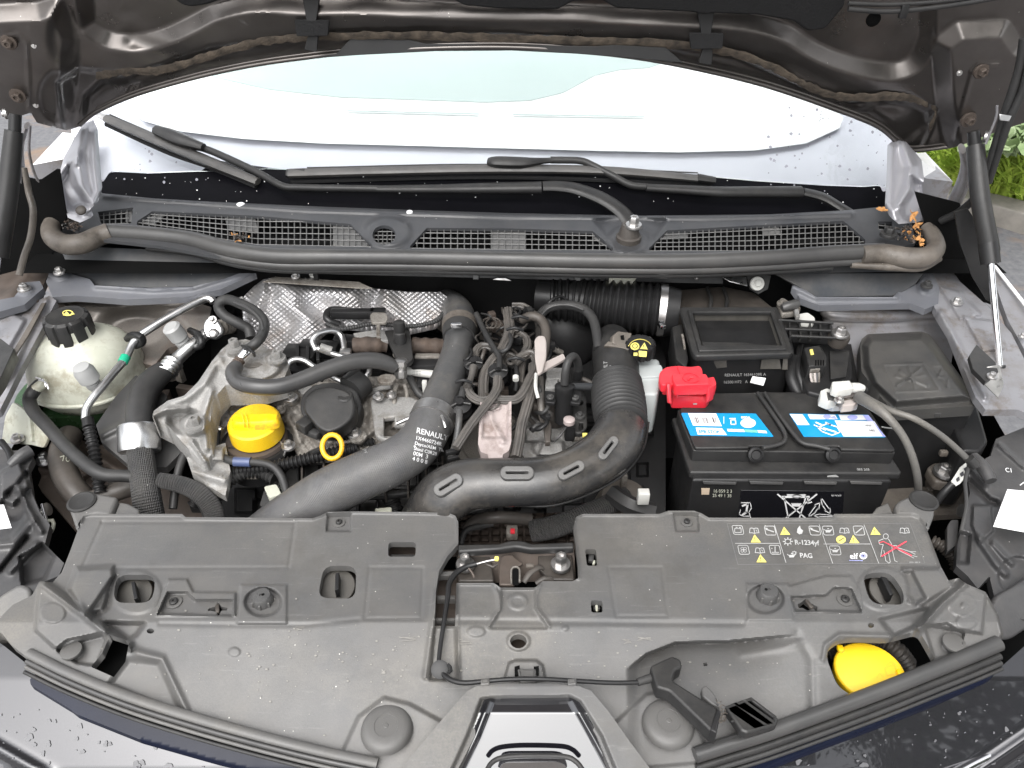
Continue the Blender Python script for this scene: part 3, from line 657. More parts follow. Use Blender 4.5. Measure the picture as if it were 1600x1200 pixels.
cowl = relief('cowl_surface', [(132, 300), (140, 285), (152, 290), (160, 302), (240, 310), (330, 315), (480, 322), (640, 328), (800, 333), (1000, 337), (1200, 335), (1330, 328), (1388, 322), (1400, 300), (1420, 320), (1430, 380), (1330, 408), (1100, 418), (900, 416), (600, 414), (380, 408), (250, 384), (140, 372), (100, 350)], cow_z,
   [('p', h, -.004, 5) for h in holes[:0]]+[('r', [(160, 306), (480, 328), (800, 338), (1100, 340), (1330, 334)], .004, 4), ('c', (606, 362, 36, 24), .006, 10), ('c', (982, 376, 32, 22), .005, 8), ('p', [(930, 345), (985, 330), (1040, 345), (1010, 388), (965, 390)], -.004, 10)],
   M_cowl, T, step=2.5, holes=holes+[circ], skirt=.006)
def lattice(top, bot, du, nr, z, skew=0., closed=()):
    vs, fs = [], []; tu, tv = zip(*top); bu, bv = zip(*bot)
    parts = []
    def bar(P, r):
        W = np.array([WZ(a, b, float(cow_z(a, b))-.003) for a, b in P]); v, f, _ = sweep(W, np.full(len(W), r*.00105), 4, True); parts.append((v, f))
    x0, x1 = min(tu[0], bu[0]), max(tu[-1], bu[-1]); n = int((x1-x0)/du)
    for i in range(n+1):
        x = x0+(x1-x0)*i/n; a, b = np.interp(x, tu, tv), np.interp(x, bu, bv)
        if b-a > 3: bar([(x, a), (x+skew*(b-a), b)], .95)
    vm, vM = min(tv), max(bv); 
    for j in range(nr+1):
        f = j/nr; L = []
        for x in np.arange(x0, x1+.1, 8):
            a, b = np.interp(x, tu, tv), np.interp(x, bu, bv); am = np.interp(x, [x0, x1], [min(tv), min(tv)+ (tv[-1]-tv[0])*.0]) 
            mid_t = np.interp(x, *zip(*[(p[0], p[1]) for p in (top[1:-1] if len(top) > 3 else top)]))
            y = mid_t+(b-mid_t)*f
            if y >= a-1: L.append((x, y))
            elif len(L) > 1: bar(L, .95); L = []
            else: L = []
        if len(L) > 1: bar(L, .95)
    return join(parts)
for g, nr, du in ((G[0], 3, 8.5), (G[1], 5, 9.3), (G[2], 4, 10.5), (G[3], 5, 9.2), (G[4], 2, 8)):
    o = link('grille_mesh', mesh('grille_mesh', *lattice(g['t'], g['b'], du, nr, 0), 0), M_grid, T); o['kind'] = 'stuff'
pr = []
for x in range(584, 618, 7):
    h = 15*math.sqrt(max(0, 1-((x-600)/18)**2)); W = np.array([WZ(x, 367-h, cow_z(x, 367)-.002), WZ(x, 367+h, cow_z(x, 367)-.002)]); pr.append(sweep(W, np.full(2, .001), 4)[:2])
for y in range(356, 382, 6):
    h = 18*math.sqrt(max(0, 1-((y-367)/15)**2)); W = np.array([WZ(600-h, y, cow_z(0, y)-.002), WZ(600+h, y, cow_z(0, y)-.002)]); pr.append(sweep(W, np.full(2, .001), 4)[:2])
o = link('grille_mesh', mesh('grille_mesh', *join(pr), 0), M_grid, T); o['kind'] = 'stuff'
for P in ([(350, 336), (398, 338), (404, 362), (356, 358)], [(520, 349), (547, 351), (583, 386), (520, 384)], [(768, 357), (822, 358), (822, 391), (768, 391)], [(1042, 360), (1075, 358), (1075, 372), (1030, 374)], [(1190, 352), (1216, 351), (1220, 366), (1192, 368)], [(214, 347), (238, 331), (262, 332), (240, 352)], [(926, 361), (958, 388), (958, 391), (926, 372)], [(205, 324), (207, 346), (196, 346), (196, 326)]):
    plate('closed_cell_backing', P, P3((P[0][0], P[0][1], cow_z(0, P[0][1])-.006), (P[1][0], P[1][1], cow_z(0, P[1][1])-.006), (P[2][0], P[2][1], cow_z(0, P[2][1])-.006)), .002, M_grid, T)
tube('channel_rib', [(200, 358, 1.106), (235, 330, 1.112)], 2, M_cover, T)
bolt(376, 320, 1.12, 7, T, M_white, kindb='rivet', name='clip_head'); bolt(640, 331, 1.12, 5, T, M_white, kindb='rivet')

# bulky rubber seal along the front of the cowl
T = thing('bay_seal', 'thick grey rubber seal running across the rear of the engine bay', 'seal', (0, 1.15, 1.08))
sl_ = [(165, 362), (230, 366), (300, 374), (360, 390), (430, 400), (520, 401), (650, 402), (800, 405), (950, 408), (1080, 408), (1200, 403), (1300, 396), (1380, 392)]
tube('seal_bulb', [(a, b, 1.108) for a, b in sl_], 12.5, M_seal, T, seg=20)
tube('seal_lip', [(a, b+14, 1.094) for a, b in sl_[1:]], 7, M_seal, T, seg=12)
tube('seal_lip', [(a, b+22, 1.082) for a, b in sl_[1:-1]], 4.5, M_rub, T, seg=10)
M_endr = mat('seal_end_rubber', (.075, .067, .059), .5, col2=(.12, .105, .092), nscale=14, dust=.5, dustcol=(.20, .172, .14), speck=.12, stain2=((.05, .042, .036), 18.), bump=.4)
tube('seal_end', [(110, 338, 1.125, 9), (92, 342, 1.12, 13), (80, 356, 1.115, 14), (84, 372, 1.11, 15), (104, 382, 1.105, 16), (130, 380, 1.105, 16), (152, 370, 1.105, 15), (172, 363, 1.108, 15)], 15, M_endr, T, seg=18)
tube('seal_end', [(1345, 398, 1.105, 15), (1380, 397, 1.105, 16), (1415, 403, 1.105, 17), (1445, 402, 1.108, 16), (1462, 388, 1.112, 14), (1456, 366, 1.12, 12), (1446, 354, 1.125, 9)], 15, M_endr, T, seg=18)
tube('seal_end_lip', [(1330, 414, 1.09, 5), (1400, 418, 1.09, 6), (1440, 418, 1.09, 6), (1468, 404, 1.095, 5)], 6, M_endr, T)

# ------------------------------------------------------------------ pillar corners beside the screen
for nm, P, fs_, lab in (('scuttle_corner', [(100, 245), (128, 196), (142, 190), (149, 205), (152, 250), (156, 296), (150, 318), (138, 330), (142, 340), (125, 348), (106, 340), (98, 312), (90, 280)],
     [('r', [(146, 205), (147, 260), (152, 300), (146, 318)], .008, 5), ('r', [(132, 200), (120, 240), (128, 290), (143, 318)], .012, 9), ('p', [(92, 285), (108, 260), (118, 290), (140, 318), (125, 335), (104, 320)], -.02, 12), ('r', [(118, 255), (122, 240), (110, 252)], .01, 5), ('c', (127, 328, 12, 9), .006, 5)], 'left crumpled silver scuttle corner beside the windscreen'),
    ('scuttle_corner', [(1390, 230), (1400, 222), (1418, 224), (1440, 250), (1444, 280), (1440, 292), (1445, 320), (1440, 345), (1428, 348), (1404, 350), (1392, 340), (1386, 325), (1388, 290)],
     [('r', [(1396, 230), (1393, 270), (1390, 320), (1400, 342)], .008, 5), ('r', [(1412, 226), (1424, 260), (1420, 290), (1404, 325)], .014, 8), ('p', [(1424, 276), (1440, 288), (1444, 320), (1432, 345), (1412, 340), (1408, 322), (1425, 300)], -.02, 10)], 'right crumpled silver scuttle corner beside the windscreen')):
    o = relief(nm, P, lambda u, v: 1.40+(v-190)*-.0011-abs(u-800)*0, [(a[0], a[1], a[2], *a[3:]) for a in fs_], M_inner, step=2, mode='y', skirt=.01); o.data.materials[0] = M_scut; tag(o, lab, 'scuttle corner')
bolt(126, 328, 0, 8, o, M_rubb, (0, -.6, .8), y=1.225, kindb='rivet')
# white painted mirror backs seen between bonnet and pillar
M_wpaint = mat('white_paint', (.82, .82, .82), .35, coat=.4)
for A, B, ends, lab in (([(50, 258), (98, 207), (118, 209), (102, 248)], [(50, 258), (102, 248), (101, 280), (60, 284)], 1, 'left white painted mirror edge between bonnet and pillar'),
                  ([(1425, 240), (1446, 238), (1489, 284), (1442, 278)], [(1442, 278), (1489, 284), (1478, 312), (1442, 302)], 1, 'right white painted mirror edge in front of the grass')):
    T = thing('mirror_housing', lab, 'mirror', WY(A[0][0], A[0][1], 1.5))
    a0 = [WY(u, v, 1.42+(.10 if i in (1, 2) else 0)) for i, (u, v) in enumerate(A)]; b0 = [WY(u, v, 1.42) for u, v in B]
    c0 = [np.array(p)+np.array([0, .14, -.0]) for p in b0]
    link('mirror_top', mesh('mirror_top', a0+[p+np.array([0, 0, -.01]) for p in a0], [(0, 1, 2, 3), (4, 5, 6, 7)], 0), M_wpaint, T)
    link('mirror_face', mesh('mirror_face', b0+c0, [(0, 1, 2, 3), (4, 7, 6, 5), (0, 4, 5, 1), (2, 6, 7, 3), (1, 5, 6, 2), (3, 7, 4, 0)], 0), M_inner, T)

# ------------------------------------------------------------------ gas struts
T = thing('gas_strut', 'left black gas strut holding up the bonnet at the picture edge', 'gas strut', WZ(-5, 500, 1.05))
tube('strut_cylinder', [(22, 205, 0, 13, 1.17), (12, 300, 0, 15, 1.13), (-4, 400, 0, 16, 1.08)], 15, M_pl, T, seg=20)
tube('strut_socket', [(24, 178, 0, 9, 1.18), (23, 206, 0, 9, 1.17)], 9, M_plc, T, seg=16); bolt(8, 178, 0, 8, T, M_steel, (-1, -.5, 0), y=1.18, kindb='cap')
tube('strut_rod', [(-4, 400, 0, 6, 1.08), (-30, 560, 0, 6, 1.0)], 6, M_chrome, T)
T = thing('gas_strut', 'right black gas strut with bright rod, in front of the grass', 'gas strut', WZ(1562, 590, 1.0))
tube('strut_cylinder', [(1524, 228, 0, 13, 1.17), (1532, 310, 0, 14, 1.12), (1545, 380, 0, 14, 1.08), (1547, 392, 0, 14, 1.075)], 14, M_pl, T, seg=20)
tube('cylinder_collar', [(1544, 380, 0, 14.5, 1.08), (1548, 412, 0, 14, 1.06)], 14, M_plc, T, seg=20)
tube('strut_rod', [(1548, 408, 0, 5, 1.065), (1556, 500, 0, 5, 1.01), (1563, 580, 0, 5, .965)], 5, M_chrome, T, seg=14)
tube('strut_socket', [(1521, 205, 0, 9, 1.18), (1524, 232, 0, 10, 1.17)], 9, M_plc, T, seg=16); bolt(1540, 214, 0, 9, T, M_steel, (1, -.5, 0), y=1.175, kindb='cap')
tube('strut_socket', [(1562, 572, 0, 8, .968), (1568, 598, 0, 9, .955)], 9, M_plc, T, seg=16)
# loose cable beside the right strut, with foil clip
T = thing('bonnet_harness', 'black cables running down from the bonnet beside the right gas strut', 'cable', WY(1550, 400, 1.15))
tube('cable', [(1600, 60, 0, 7, 1.15), (1592, 110, 0, 7, 1.15), (1570, 180, 0, 7, 1.15), (1548, 250, 0, 6, 1.16), (1530, 300, 0, 6, 1.17), (1500, 330, 0, 6, 1.2), (1470, 345, 0, 6, 1.22)], 7, M_rub, T)
tube('cable', [(1612, 80, 0, 6, 1.14), (1598, 140, 0, 6, 1.14), (1576, 190, 0, 6, 1.14), (1560, 240, 0, 5, 1.15), (1545, 285, 0, 5, 1.16)], 6, M_rub, T)
tube('cable', [(1558, 165, 0, 2, 1.15), (1556, 185, 0, 2, 1.15), (1540, 225, 0, 2, 1.15)], 2, M_inner, T)
plate('foil_clip', [(1562, 178), (1581, 181), (1577, 190), (1563, 188)], Plane(WY(1570, 184, 1.13), (0, -1, .3)), .002, M_alu, T)
T = thing('loose_hose', 'thin grey hose hanging beside the left gas strut', 'hose', WZ(40, 420, 1.0))
tube('hose_run', [(38, 262, 0, 4, 1.2), (45, 300, 0, 5, 1.19), (52, 330, 0, 5, 1.17), (48, 370, 0, 5, 1.15), (38, 400, 0, 5, 1.12), (30, 430, 0, 5, 1.1)], 5, M_endr, T)
# ================================================================== WINGS AND INNER BODY
M_tower = mat('tower_paint', (.13, .12, .112), .42, .35, col2=(.19, .178, .165), nscale=7, dust=.35, dustcol=(.22, .18, .14), stain=((.15, .10, .075), 9.), grain=.2)
def rel(name, P, z, fs_, m, T=None, step=2., skirt=.012, **k): return relief(name, P, z, fs_, m, T, step=step, skirt=skirt, **k)
T = thing('inner_wing', 'left silver inner wing rail with bolts beside the coolant tank', 'inner wing', WZ(40, 560, .9))
rel('wing_rail', [(-40, 486), (10, 478), (35, 474), (62, 468), (78, 462), (88, 470), (62, 520), (30, 580), (0, 640), (-60, 680)], lambda u, v: 1.03+(480-v)*.0003, [('r', [(72, 470), (40, 530), (5, 600)], .006, 5), ('p', [(-50, 500), (20, 490), (40, 500), (0, 570), (-50, 620)], .006, 6)], M_inner, T)
rel('wing_rail', [(-40, 440), (36, 420), (70, 405), (84, 408), (66, 450), (60, 470), (0, 482), (-40, 490)], 1.035, [('r', [(40, 430), (10, 470)], .004, 8)], M_rust, T)
rel('bolt_plate', [(-10, 470), (22, 464), (40, 441), (62, 439), (68, 450), (38, 476), (-10, 490)], 1.045, [('c', (38, 452, 14, 10), .003, 6)], M_flap, T)
plate('dark_stiffener', [(-20, 545), (0, 528), (22, 545), (0, 592), (-20, 620)], 1.05, .02, M_pl, T)
bolt(38, 451, 1.05, 10, T, M_steel); bolt(93, 425, 1.06, 9, T, M_steel)
rel('baffle_bracket', [(84, 406), (96, 402), (106, 412), (112, 428), (140, 436), (148, 446), (230, 450), (300, 448), (350, 436), (392, 420), (400, 426), (345, 452), (290, 464), (200, 468), (118, 462), (82, 464), (72, 440)], lambda u, v: 1.045+(430-v)*.0003, [('r', [(150, 446), (240, 452), (300, 449), (390, 422)], .006, 5), ('c', (93, 425, 16, 12), .004, 6)], M_flap, T)
M_slate = mat('slate_baffle', (.016, .02, .026), .6, col2=(.028, .034, .042), nscale=6, dust=.2, speck=.06)
plate('baffle_panel', [(92, 384), (300, 392), (402, 412), (340, 446), (240, 450), (150, 446), (112, 430)], P3((92, 392, 1.07), (400, 412, 1.06), (150, 440, 1.035)), .004, M_slate, T)
rel('strut_tower', [(72, 470), (120, 462), (290, 462), (300, 470), (330, 480), (325, 512), (300, 530), (262, 545), (240, 572), (196, 560), (170, 545), (100, 560), (60, 540)], lambda u, v: .985-np.clip(v-490, 0, 200)*.0006, [('r', [(80, 476), (180, 478), (300, 472)], .014, 8), ('c', (215, 520, 60, 34), -.015, 26)], M_tower, T, step=3)
tube('tower_rim', [(86, 470, 1.0), (160, 468, 1.0), (240, 470, 1.0), (300, 464, 1.0)], 6, M_endr, T)
plate('edge_line', [(64, 474), (72, 472), (44, 524), (14, 570), (8, 568)], 1.042, .003, M_endr, T)

T = thing('inner_wing', 'right silver inner wing rail with bolts beside the fuse box', 'inner wing', WZ(1530, 560, .9))
rel('baffle_bracket', [(1236, 446), (1248, 446), (1275, 464), (1395, 464), (1408, 452), (1432, 444), (1446, 424), (1458, 428), (1468, 450), (1466, 474), (1446, 483), (1424, 474), (1280, 477), (1250, 466)], lambda u, v: 1.045+(430-v)*.0003, [('r', [(1240, 448), (1275, 465), (1400, 464)], .006, 5), ('c', (1448, 447, 14, 12), .004, 6)], M_flap, T)
plate('baffle_panel', [(1190, 416), (1300, 412), (1400, 410), (1446, 424), (1430, 444), (1400, 462), (1275, 464), (1245, 446)], P3((1190, 414, 1.07), (1440, 424, 1.06), (1275, 462, 1.035)), .004, M_slate, T)
rel('strut_tower', [(1285, 478), (1430, 476), (1466, 478), (1480, 500), (1490, 540), (1480, 620), (1330, 600), (1300, 540)], lambda u, v: .975-np.clip(v-500, 0, 200)*.0004, [('r', [(1295, 490), (1380, 492), (1466, 490)], .018, 9)], M_inner, T, step=3)
tube('tower_tube', [(1285, 482, .99, 6), (1300, 492, .99, 9), (1380, 494, .99, 9), (1460, 491, .99, 8), (1472, 500, .985, 6)], 9, M_inner, T)
tube('rusty_lip', [(1262, 474, 1.0), (1290, 482, 1.0), (1420, 480, 1.0), (1462, 482, 1.0)], 3.5, M_endr, T)
rel('wing_rail', [(1448, 400), (1474, 404), (1500, 440), (1525, 462), (1545, 480), (1580, 520), (1600, 560), (1640, 600), (1640, 660), (1590, 640), (1540, 640), (1524, 620), (1500, 560), (1484, 520), (1460, 480)], lambda u, v: 1.03+(480-v)*.0002, [('r', [(1470, 490), (1500, 545), (1540, 620)], .007, 5), ('p', [(1505, 495), (1552, 502), (1572, 545), (1536, 550)], .006, 5), ('p', [(1466, 446), (1500, 456), (1534, 492), (1500, 500)], .004, 4)], M_inner, T)
bolt(1495, 472, 1.038, 9, T); bolt(1448, 446, 1.055, 9, T, M_rub)
plate('stiffener', [(1514, 556), (1526, 538), (1556, 566), (1560, 580), (1540, 596), (1520, 576)], 1.06, .008, M_pl, T)
plate('strut_bracket', [(1540, 574), (1562, 570), (1569, 600), (1560, 622), (1536, 598)], P3((1540, 574, 1.06), (1569, 600, 1.04), (1536, 598, 1.04)), .004, M_steel, T); bolt(1550, 588, 1.062, 8, T)
rel('outer_wing', [(1548, 425), (1556, 418), (1600, 478), (1660, 560), (1660, 640), (1600, 545), (1575, 500)], lambda u, v: 1.06+(430-v)*.0004, [], M_inner, T)
tube('wing_edge', [(1554, 416, 1.07), (1600, 474, 1.05), (1650, 540, 1.03)], 2.6, M_wpaint, T)
bolt(1560, 462, 1.04, 8, T, M_steel, (-.6, -.3, .6)); bolt(1598, 525, 1.03, 6, T, M_steel)
relief('wing_liner', [(1492, 332), (1512, 326), (1528, 350), (1542, 400), (1552, 440), (1553, 472), (1542, 470), (1518, 430), (1500, 380)], lambda u, v: 1.14+0*u, [], M_pl, T, step=3, mode='y')
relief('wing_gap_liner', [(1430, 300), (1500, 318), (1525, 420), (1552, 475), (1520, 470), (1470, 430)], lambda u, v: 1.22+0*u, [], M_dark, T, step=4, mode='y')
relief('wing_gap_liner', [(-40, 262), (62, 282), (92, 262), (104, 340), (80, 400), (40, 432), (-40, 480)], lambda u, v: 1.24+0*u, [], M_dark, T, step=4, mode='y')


# firewall details: dark beam under the cowl with small tabs
T = thing('bulkhead_beam', 'dark beam under the cowl with small silver tabs', 'beam', (0, 1.25, .9))
plate('beam_plate', [(395, 418), (960, 424), (1130, 432), (1130, 444), (960, 440), (640, 432), (460, 428)], Plane((0, 1.20, 1.05), (0, -.9, .4)), .01, M_plc, T)
tube('beam_rim', [(460, 412, 1.07), (650, 417, 1.07), (940, 423, 1.07)], 2, M_seal, T)
for u, v in ((743, 432), (902, 434)): plate('tab', [(u-4, v-4), (u+5, v-4), (u+5, v+5), (u-4, v+5)], Plane(WY(u, v, 1.185), (0, -.9, .4)), .002, M_seal, T)
plate('bright_clip', [(769, 437), (776, 434), (790, 434), (800, 439)], Plane(WY(780, 437, 1.18), (0, -.8, .5)), .002, M_steel, T)
plate('pale_bracket', [(952, 428), (1000, 423), (1000, 428), (985, 447), (951, 447)], Plane(WY(970, 440, 1.18), (0, -.8, .5)), .003, M_tank, T)
plate('pale_bracket', [(1000, 420), (1180, 430), (1168, 440), (1130, 434), (985, 430)], Plane(WY(1100, 430, 1.2), (0, -.5, .8)), .003, M_endr, T)
plate('silver_bracket', [(1128, 433), (1166, 432), (1168, 447), (1140, 440)], Plane(WY(1150, 437, 1.17), (0, -.6, .8)), .002, M_alu, T)
plate('nut_plate', [(1166, 428), (1205, 430), (1200, 452), (1185, 460), (1172, 452)], Plane(WY(1184, 445, 1.175), (0, -.8, .5)), .004, M_pl, T)
bolt(1183, 443, 0, 11, T, M_wpl, (0, -.8, .5), y=1.168, kindb='cap'); bolt(490, 428, 0, 7, T, M_wpl, (0, -.3, .9), y=1.18, kindb='cap'); bolt(1089, 434, 0, 4, T, M_steel, (0, -.6, .8), y=1.17, kindb='cap')

# ================================================================== COOLANT TANK
T = thing('coolant_tank', 'round translucent white coolant tank with black ribbed cap and green coolant', 'coolant tank', WZ(97, 640, .82))
c0 = WZ(107, 507, 1.03)-np.array([0, 0, .1]); K = depth(c0)/F
def sup(name, c, prof, m, sx, sy, e=2.6, seg=48, parent=None, spin=0.):
    vs, fs = [], []
    for r, h in prof:
        for j in range(seg):
            a = 2*math.pi*j/seg; ca, sa = math.cos(a), math.sin(a); q = (abs(ca)**e+abs(sa)**e)**(-1/e)
            vs.append((r*q*ca*sx, r*q*sa*sy, h))
    for i in range(len(prof)-1):
        for j in range(seg): k = (j+1) % seg; fs.append((i*seg+j, i*seg+k, (i+1)*seg+k, (i+1)*seg+j))
    fs.append(tuple(range(seg))[::-1]); fs.append(tuple((len(prof)-1)*seg+j for j in range(seg)))
    return link(name, mesh(name, vs, fs, 50), m, parent, frame(c, (0, 0, 1), 1, spin))
pf = [(.62, -.045), (.80, -.038), (.93, -.02), (.985, -.006), (1.0, -.003), (1.0, .003), (.975, .008)]+[(.97*math.cos(a)**.75+.0, .008+.074*math.sin(a)) for a in np.linspace(.12, 1.25, 9)]+[(.37, .084), (.36, .10)]
body = sup('tank_body', c0, pf, M_tank, 84*K, 78*K, 2.25, parent=T)
sup('coolant_level', WZ(112, 612, .885), [(.5, -.05), (.86, -.035), (.97, -.012), (1.0, .004), (.5, .006)], M_green, 80*K, 70*K, 2.3, parent=T)
sup('seam_rib', c0+np.array([0, 0, -.004]), [(1.01, -.003), (1.04, -.002), (1.04, .001), (1.01, .003)], M_tank, 84*K, 78*K, 2.25, parent=T)
plate('tank_foot', [(20, 628), (52, 650), (84, 664), (68, 700), (48, 695), (2, 692), (8, 650)], P3((20, 628, .93), (84, 664, .93), (20, 695, .88)), .005, M_tank, T, r=4)
plate('tank_foot_rib', [(42, 650), (46, 650), (50, 690), (46, 690)], P3((20, 628, .935), (84, 664, .935), (20, 695, .885)), .008, M_tank, T)
bolt(27, 686, .90, 10, T)
cp = WZ(109, 512, 1.015); kc = depth(cp)/F
def cap_ribbed(name, loc, r, h, m, parent, n=12, axis=(0, 0, 1), top=.84):
    vs, fs = [], []; seg = 96
    prof = [(1, 0), (1, h*.75), (.95, h*.92), (top, h), (top-.12, h*.97), (.1, h*1.02)]
    for i, (rr, hh) in enumerate(prof):
        for j in range(seg):
            a = 2*math.pi*j/seg; q = 1+(.05*(1 if (j*n/seg) % 1 > .28 else -1) if i < 3 else 0); vs.append((r*rr*q*math.cos(a), r*rr*q*math.sin(a), hh))
    for i in range(len(prof)-1):
        for j in range(seg): k = (j+1) % seg; fs.append((i*seg+j, i*seg+k, (i+1)*seg+k, (i+1)*seg+j))
    fs.append(tuple((len(prof)-1)*seg+j for j in range(seg)))
    return link(name, mesh(name, vs, fs, 30), m, parent, frame(loc, axis))
cap = cap_ribbed('tank_cap', c0+np.array([0, 0, .078]), 32*kc, .040, M_pl, T, 9)
marks('cap_symbol', stroke(ell(106, 489, 8, 4, 14), 1.4, True)+[[(98, 493), (104, 486), (110, 493)], [(109, 492), (113, 487), (117, 491)]], surf(cap, .001), M_inky, cap)
tube('outlet', [(72, 596, .965, 8), (60, 605, .97, 8), (52, 610, .965, 8)], 8, M_tank, T)
T = thing('coolant_hose', 'thin black coolant hose running from the white tank to the front', 'hose', WZ(150, 730, .8))
h1 = tube('hose_run', [(62, 600, .965, 9), (52, 612, .965, 10), (46, 624, .955, 10), (52, 642, .95, 10), (72, 664, .95, 10), (105, 700, .945, 10), (140, 730, .94, 10), (165, 742, .935, 10), (200, 744, .93, 10), (240, 750, .92, 11), (280, 758, .91, 12), (310, 772, .90, 13), (330, 800, .88, 14), (335, 840, .86, 14)], 10, M_rub, T, seg=16)
for t_, a_ in (((66, 596), (56, 609)), ((70, 600), (60, 613))): tube('spring_clip', [(t_[0]-9, t_[1]-6, .975), (t_[0]+2, t_[1]-2, .982), (t_[0]+6, t_[1]+8, .975)], 1.6, M_chrome, T)
tube('braided_end', [(248, 750, .925, 12), (285, 758, .917, 13.5), (314, 773, .905, 14.5), (334, 800, .885, 15), (338, 845, .86, 15)], 13, M_braid, T, seg=16)

# ------------------------------------------------------------------ air conditioning lines
T = thing('air_conditioning_line', 'thick aluminium pipe with rubber section and silver crimp collar', 'coolant line', WZ(230, 700, .85))
tube('aluminium_pipe', [(348, 512, 1.0, 9), (322, 522, .995, 9.5), (300, 540, .99, 10), (278, 560, .98, 10.5), (262, 578, .975, 12)], 10, M_alu, T, seg=18)
tube('crimp', [(272, 565, .978, 14), (258, 585, .972, 16)], 14, M_alu, T, corr=(1.6, 8), seg=20)
tube('rubber_section', [(258, 578, .973, 16), (240, 594, .97, 20), (226, 614, .965, 21), (219, 640, .96, 21), (218, 672, .955, 20)], 20, M_rub, T, seg=24)
pc = WZ(217, 690, .945); kk = depth(pc)/F; ax = (WZ(217, 660, .962)-WZ(219, 720, .925)); 
lathe('crimp_collar', WZ(218, 706, .932), [(26, -1), (31, 0), (32, 3), (32, 40), (30, 43), (20, 44)], M_alu, T, tuple(ax), 40, kk*.98)
tube('ribbed_hose', [(217, 690, .945, 19), (222, 730, .93, 20), (228, 770, .915, 21), (236, 820, .88, 22)], 20, M_braid, T, seg=24, ribs=12, ribamp=.03)
lathe('service_port', WZ(281, 528, 1.0), [(11, -14), (11, -4), (8, -2), (9, 0), (13, 2), (13, 22), (10, 25), (4, 25)], M_lgrey, T, (-.25, -.2, 1), 18, .00115)
plate('pipe_flange', [(318, 506), (322, 498), (332, 494), (340, 500), (348, 514), (346, 524), (336, 530), (322, 528), (317, 518)], P3((318, 506, 1.02), (345, 510, 1.015), (330, 530, 1.0)), .012, M_alu, T, r=4, bev=.003)
bolt(332, 500, 1.025, 7, T, M_steel, (0, -.5, .8)); bolt(333, 520, 1.012, 8, T, M_steel, (0, -.5, .8), kindb='rivet')
tube('end_stub', [(345, 512, 1.0, 12), (361, 508, .99, 12)], 12, M_castd, T, corr=(1.2, 6)); 
for q in ((305, 530), ): tube('rubber_clip', [(q[0]-8, q[1]-14, 1.0, 5), (q[0]+6, q[1]-6, 1.008, 6), (q[0]+10, q[1]+8, 1.0, 6), (q[0]-2, q[1]+14, .985, 5)], 6, M_plc, T)
T = thing('air_conditioning_line', 'thin aluminium pipe with green ring and grey capped service port', 'coolant line', WZ(140, 740, .85))
tube('aluminium_pipe', [(334, 472, 1.02), (328, 466, 1.025), (312, 470, 1.025), (270, 492, 1.02), (225, 520, 1.01), (208, 536, 1.0), (196, 560, .99), (178, 582, .985), (160, 604, .98), (145, 622, .975), (135, 638, .965), (133, 655, .955)], 6.2, M_alu, T, seg=14)
lathe('painted_ring', WZ(194, 562, .989), [(7, -6), (7.2, -5), (7.2, 5), (7, 6)], mat('green_paint', (.01, .32, .18), .4), T, tuple(WZ(200, 552, .993)-WZ(190, 570, .987)), 18, .0011)
tube('rubber_clip', [(198, 530, 1.0, 5), (206, 524, 1.01, 6), (220, 526, 1.015, 6), (223, 536, 1.0, 5), (212, 542, .99, 4)], 6, M_plc, T)
lathe('service_port', WZ(146, 600, .975), [(8, -8), (10, -2), (10, 4), (8, 6), (12, 8), (14, 10), (14, 26), (12, 30), (11, 34), (5, 35)], M_lgrey, T, (-.12, -.15, 1), 18, .00115)
tube('corrugated_end', [(137, 655, .955, 9), (139, 668, .95, 9)], 9, M_plc, T); tube('corrugated_end', [(139, 668, .95, 8.5), (146, 700, .93, 8.5), (152, 735, .91, 8.5), (156, 770, .89, 8.5)], 8.5, M_plc, T, corr=(1.3, 7.5), seg=14)
T = thing('brown_hose', 'short thick brown rubber hose bent at the left, below the coolant tank', 'hose', WZ(110, 760, .8))
tube('hose_run', [(110, 680, .88, 18), (100, 700, .885, 20), (98, 725, .885, 20), (106, 750, .88, 20), (124, 775, .87, 20), (150, 800, .85, 20)], 20, M_rubb, T, seg=20)
marks('ink_mark', stroke([(94, 714), (100, 712), (98, 720)], 1.3)+stroke(ell(106, 717, 3, 4, 8), 1.2, True), surf(T.children[0]), M_tank, T.children[0])
tube('yellow_wire', [(90, 698, .905), (94, 690, .905), (99, 688, .905)], 1.5, M_yel, T)
T = thing('brown_hose', 'brown rubber hose lying across behind the left front of the cover', 'hose', WZ(180, 780, .8))
tube('hose_run', [(140, 782, .87, 14), (170, 772, .875, 15), (200, 762, .88, 15), (230, 752, .88, 15)], 15, M_rubb, T, seg=18)
T = thing('underbody_panel', 'dark brown metal member under the coolant hose', 'panel', WZ(80, 760, .8))
rel('member', [(40, 690), (90, 680), (180, 700), (240, 740), (330, 760), (345, 830), (120, 830), (60, 760)], lambda u, v: .82-np.clip(v-700, 0, 200)*.0004, [('r', [(60, 700), (160, 720), (230, 760)], .012, 10), ('c', (70, 722, 24, 18), .012, 10), ('p', [(110, 700), (150, 735), (130, 750), (90, 720)], .015, 8)], M_rust, T, step=3)
bolt(70, 718, .842, 13, T, M_alu); bolt(178, 745, .84, 12, T, M_steel, kindb='rivet')

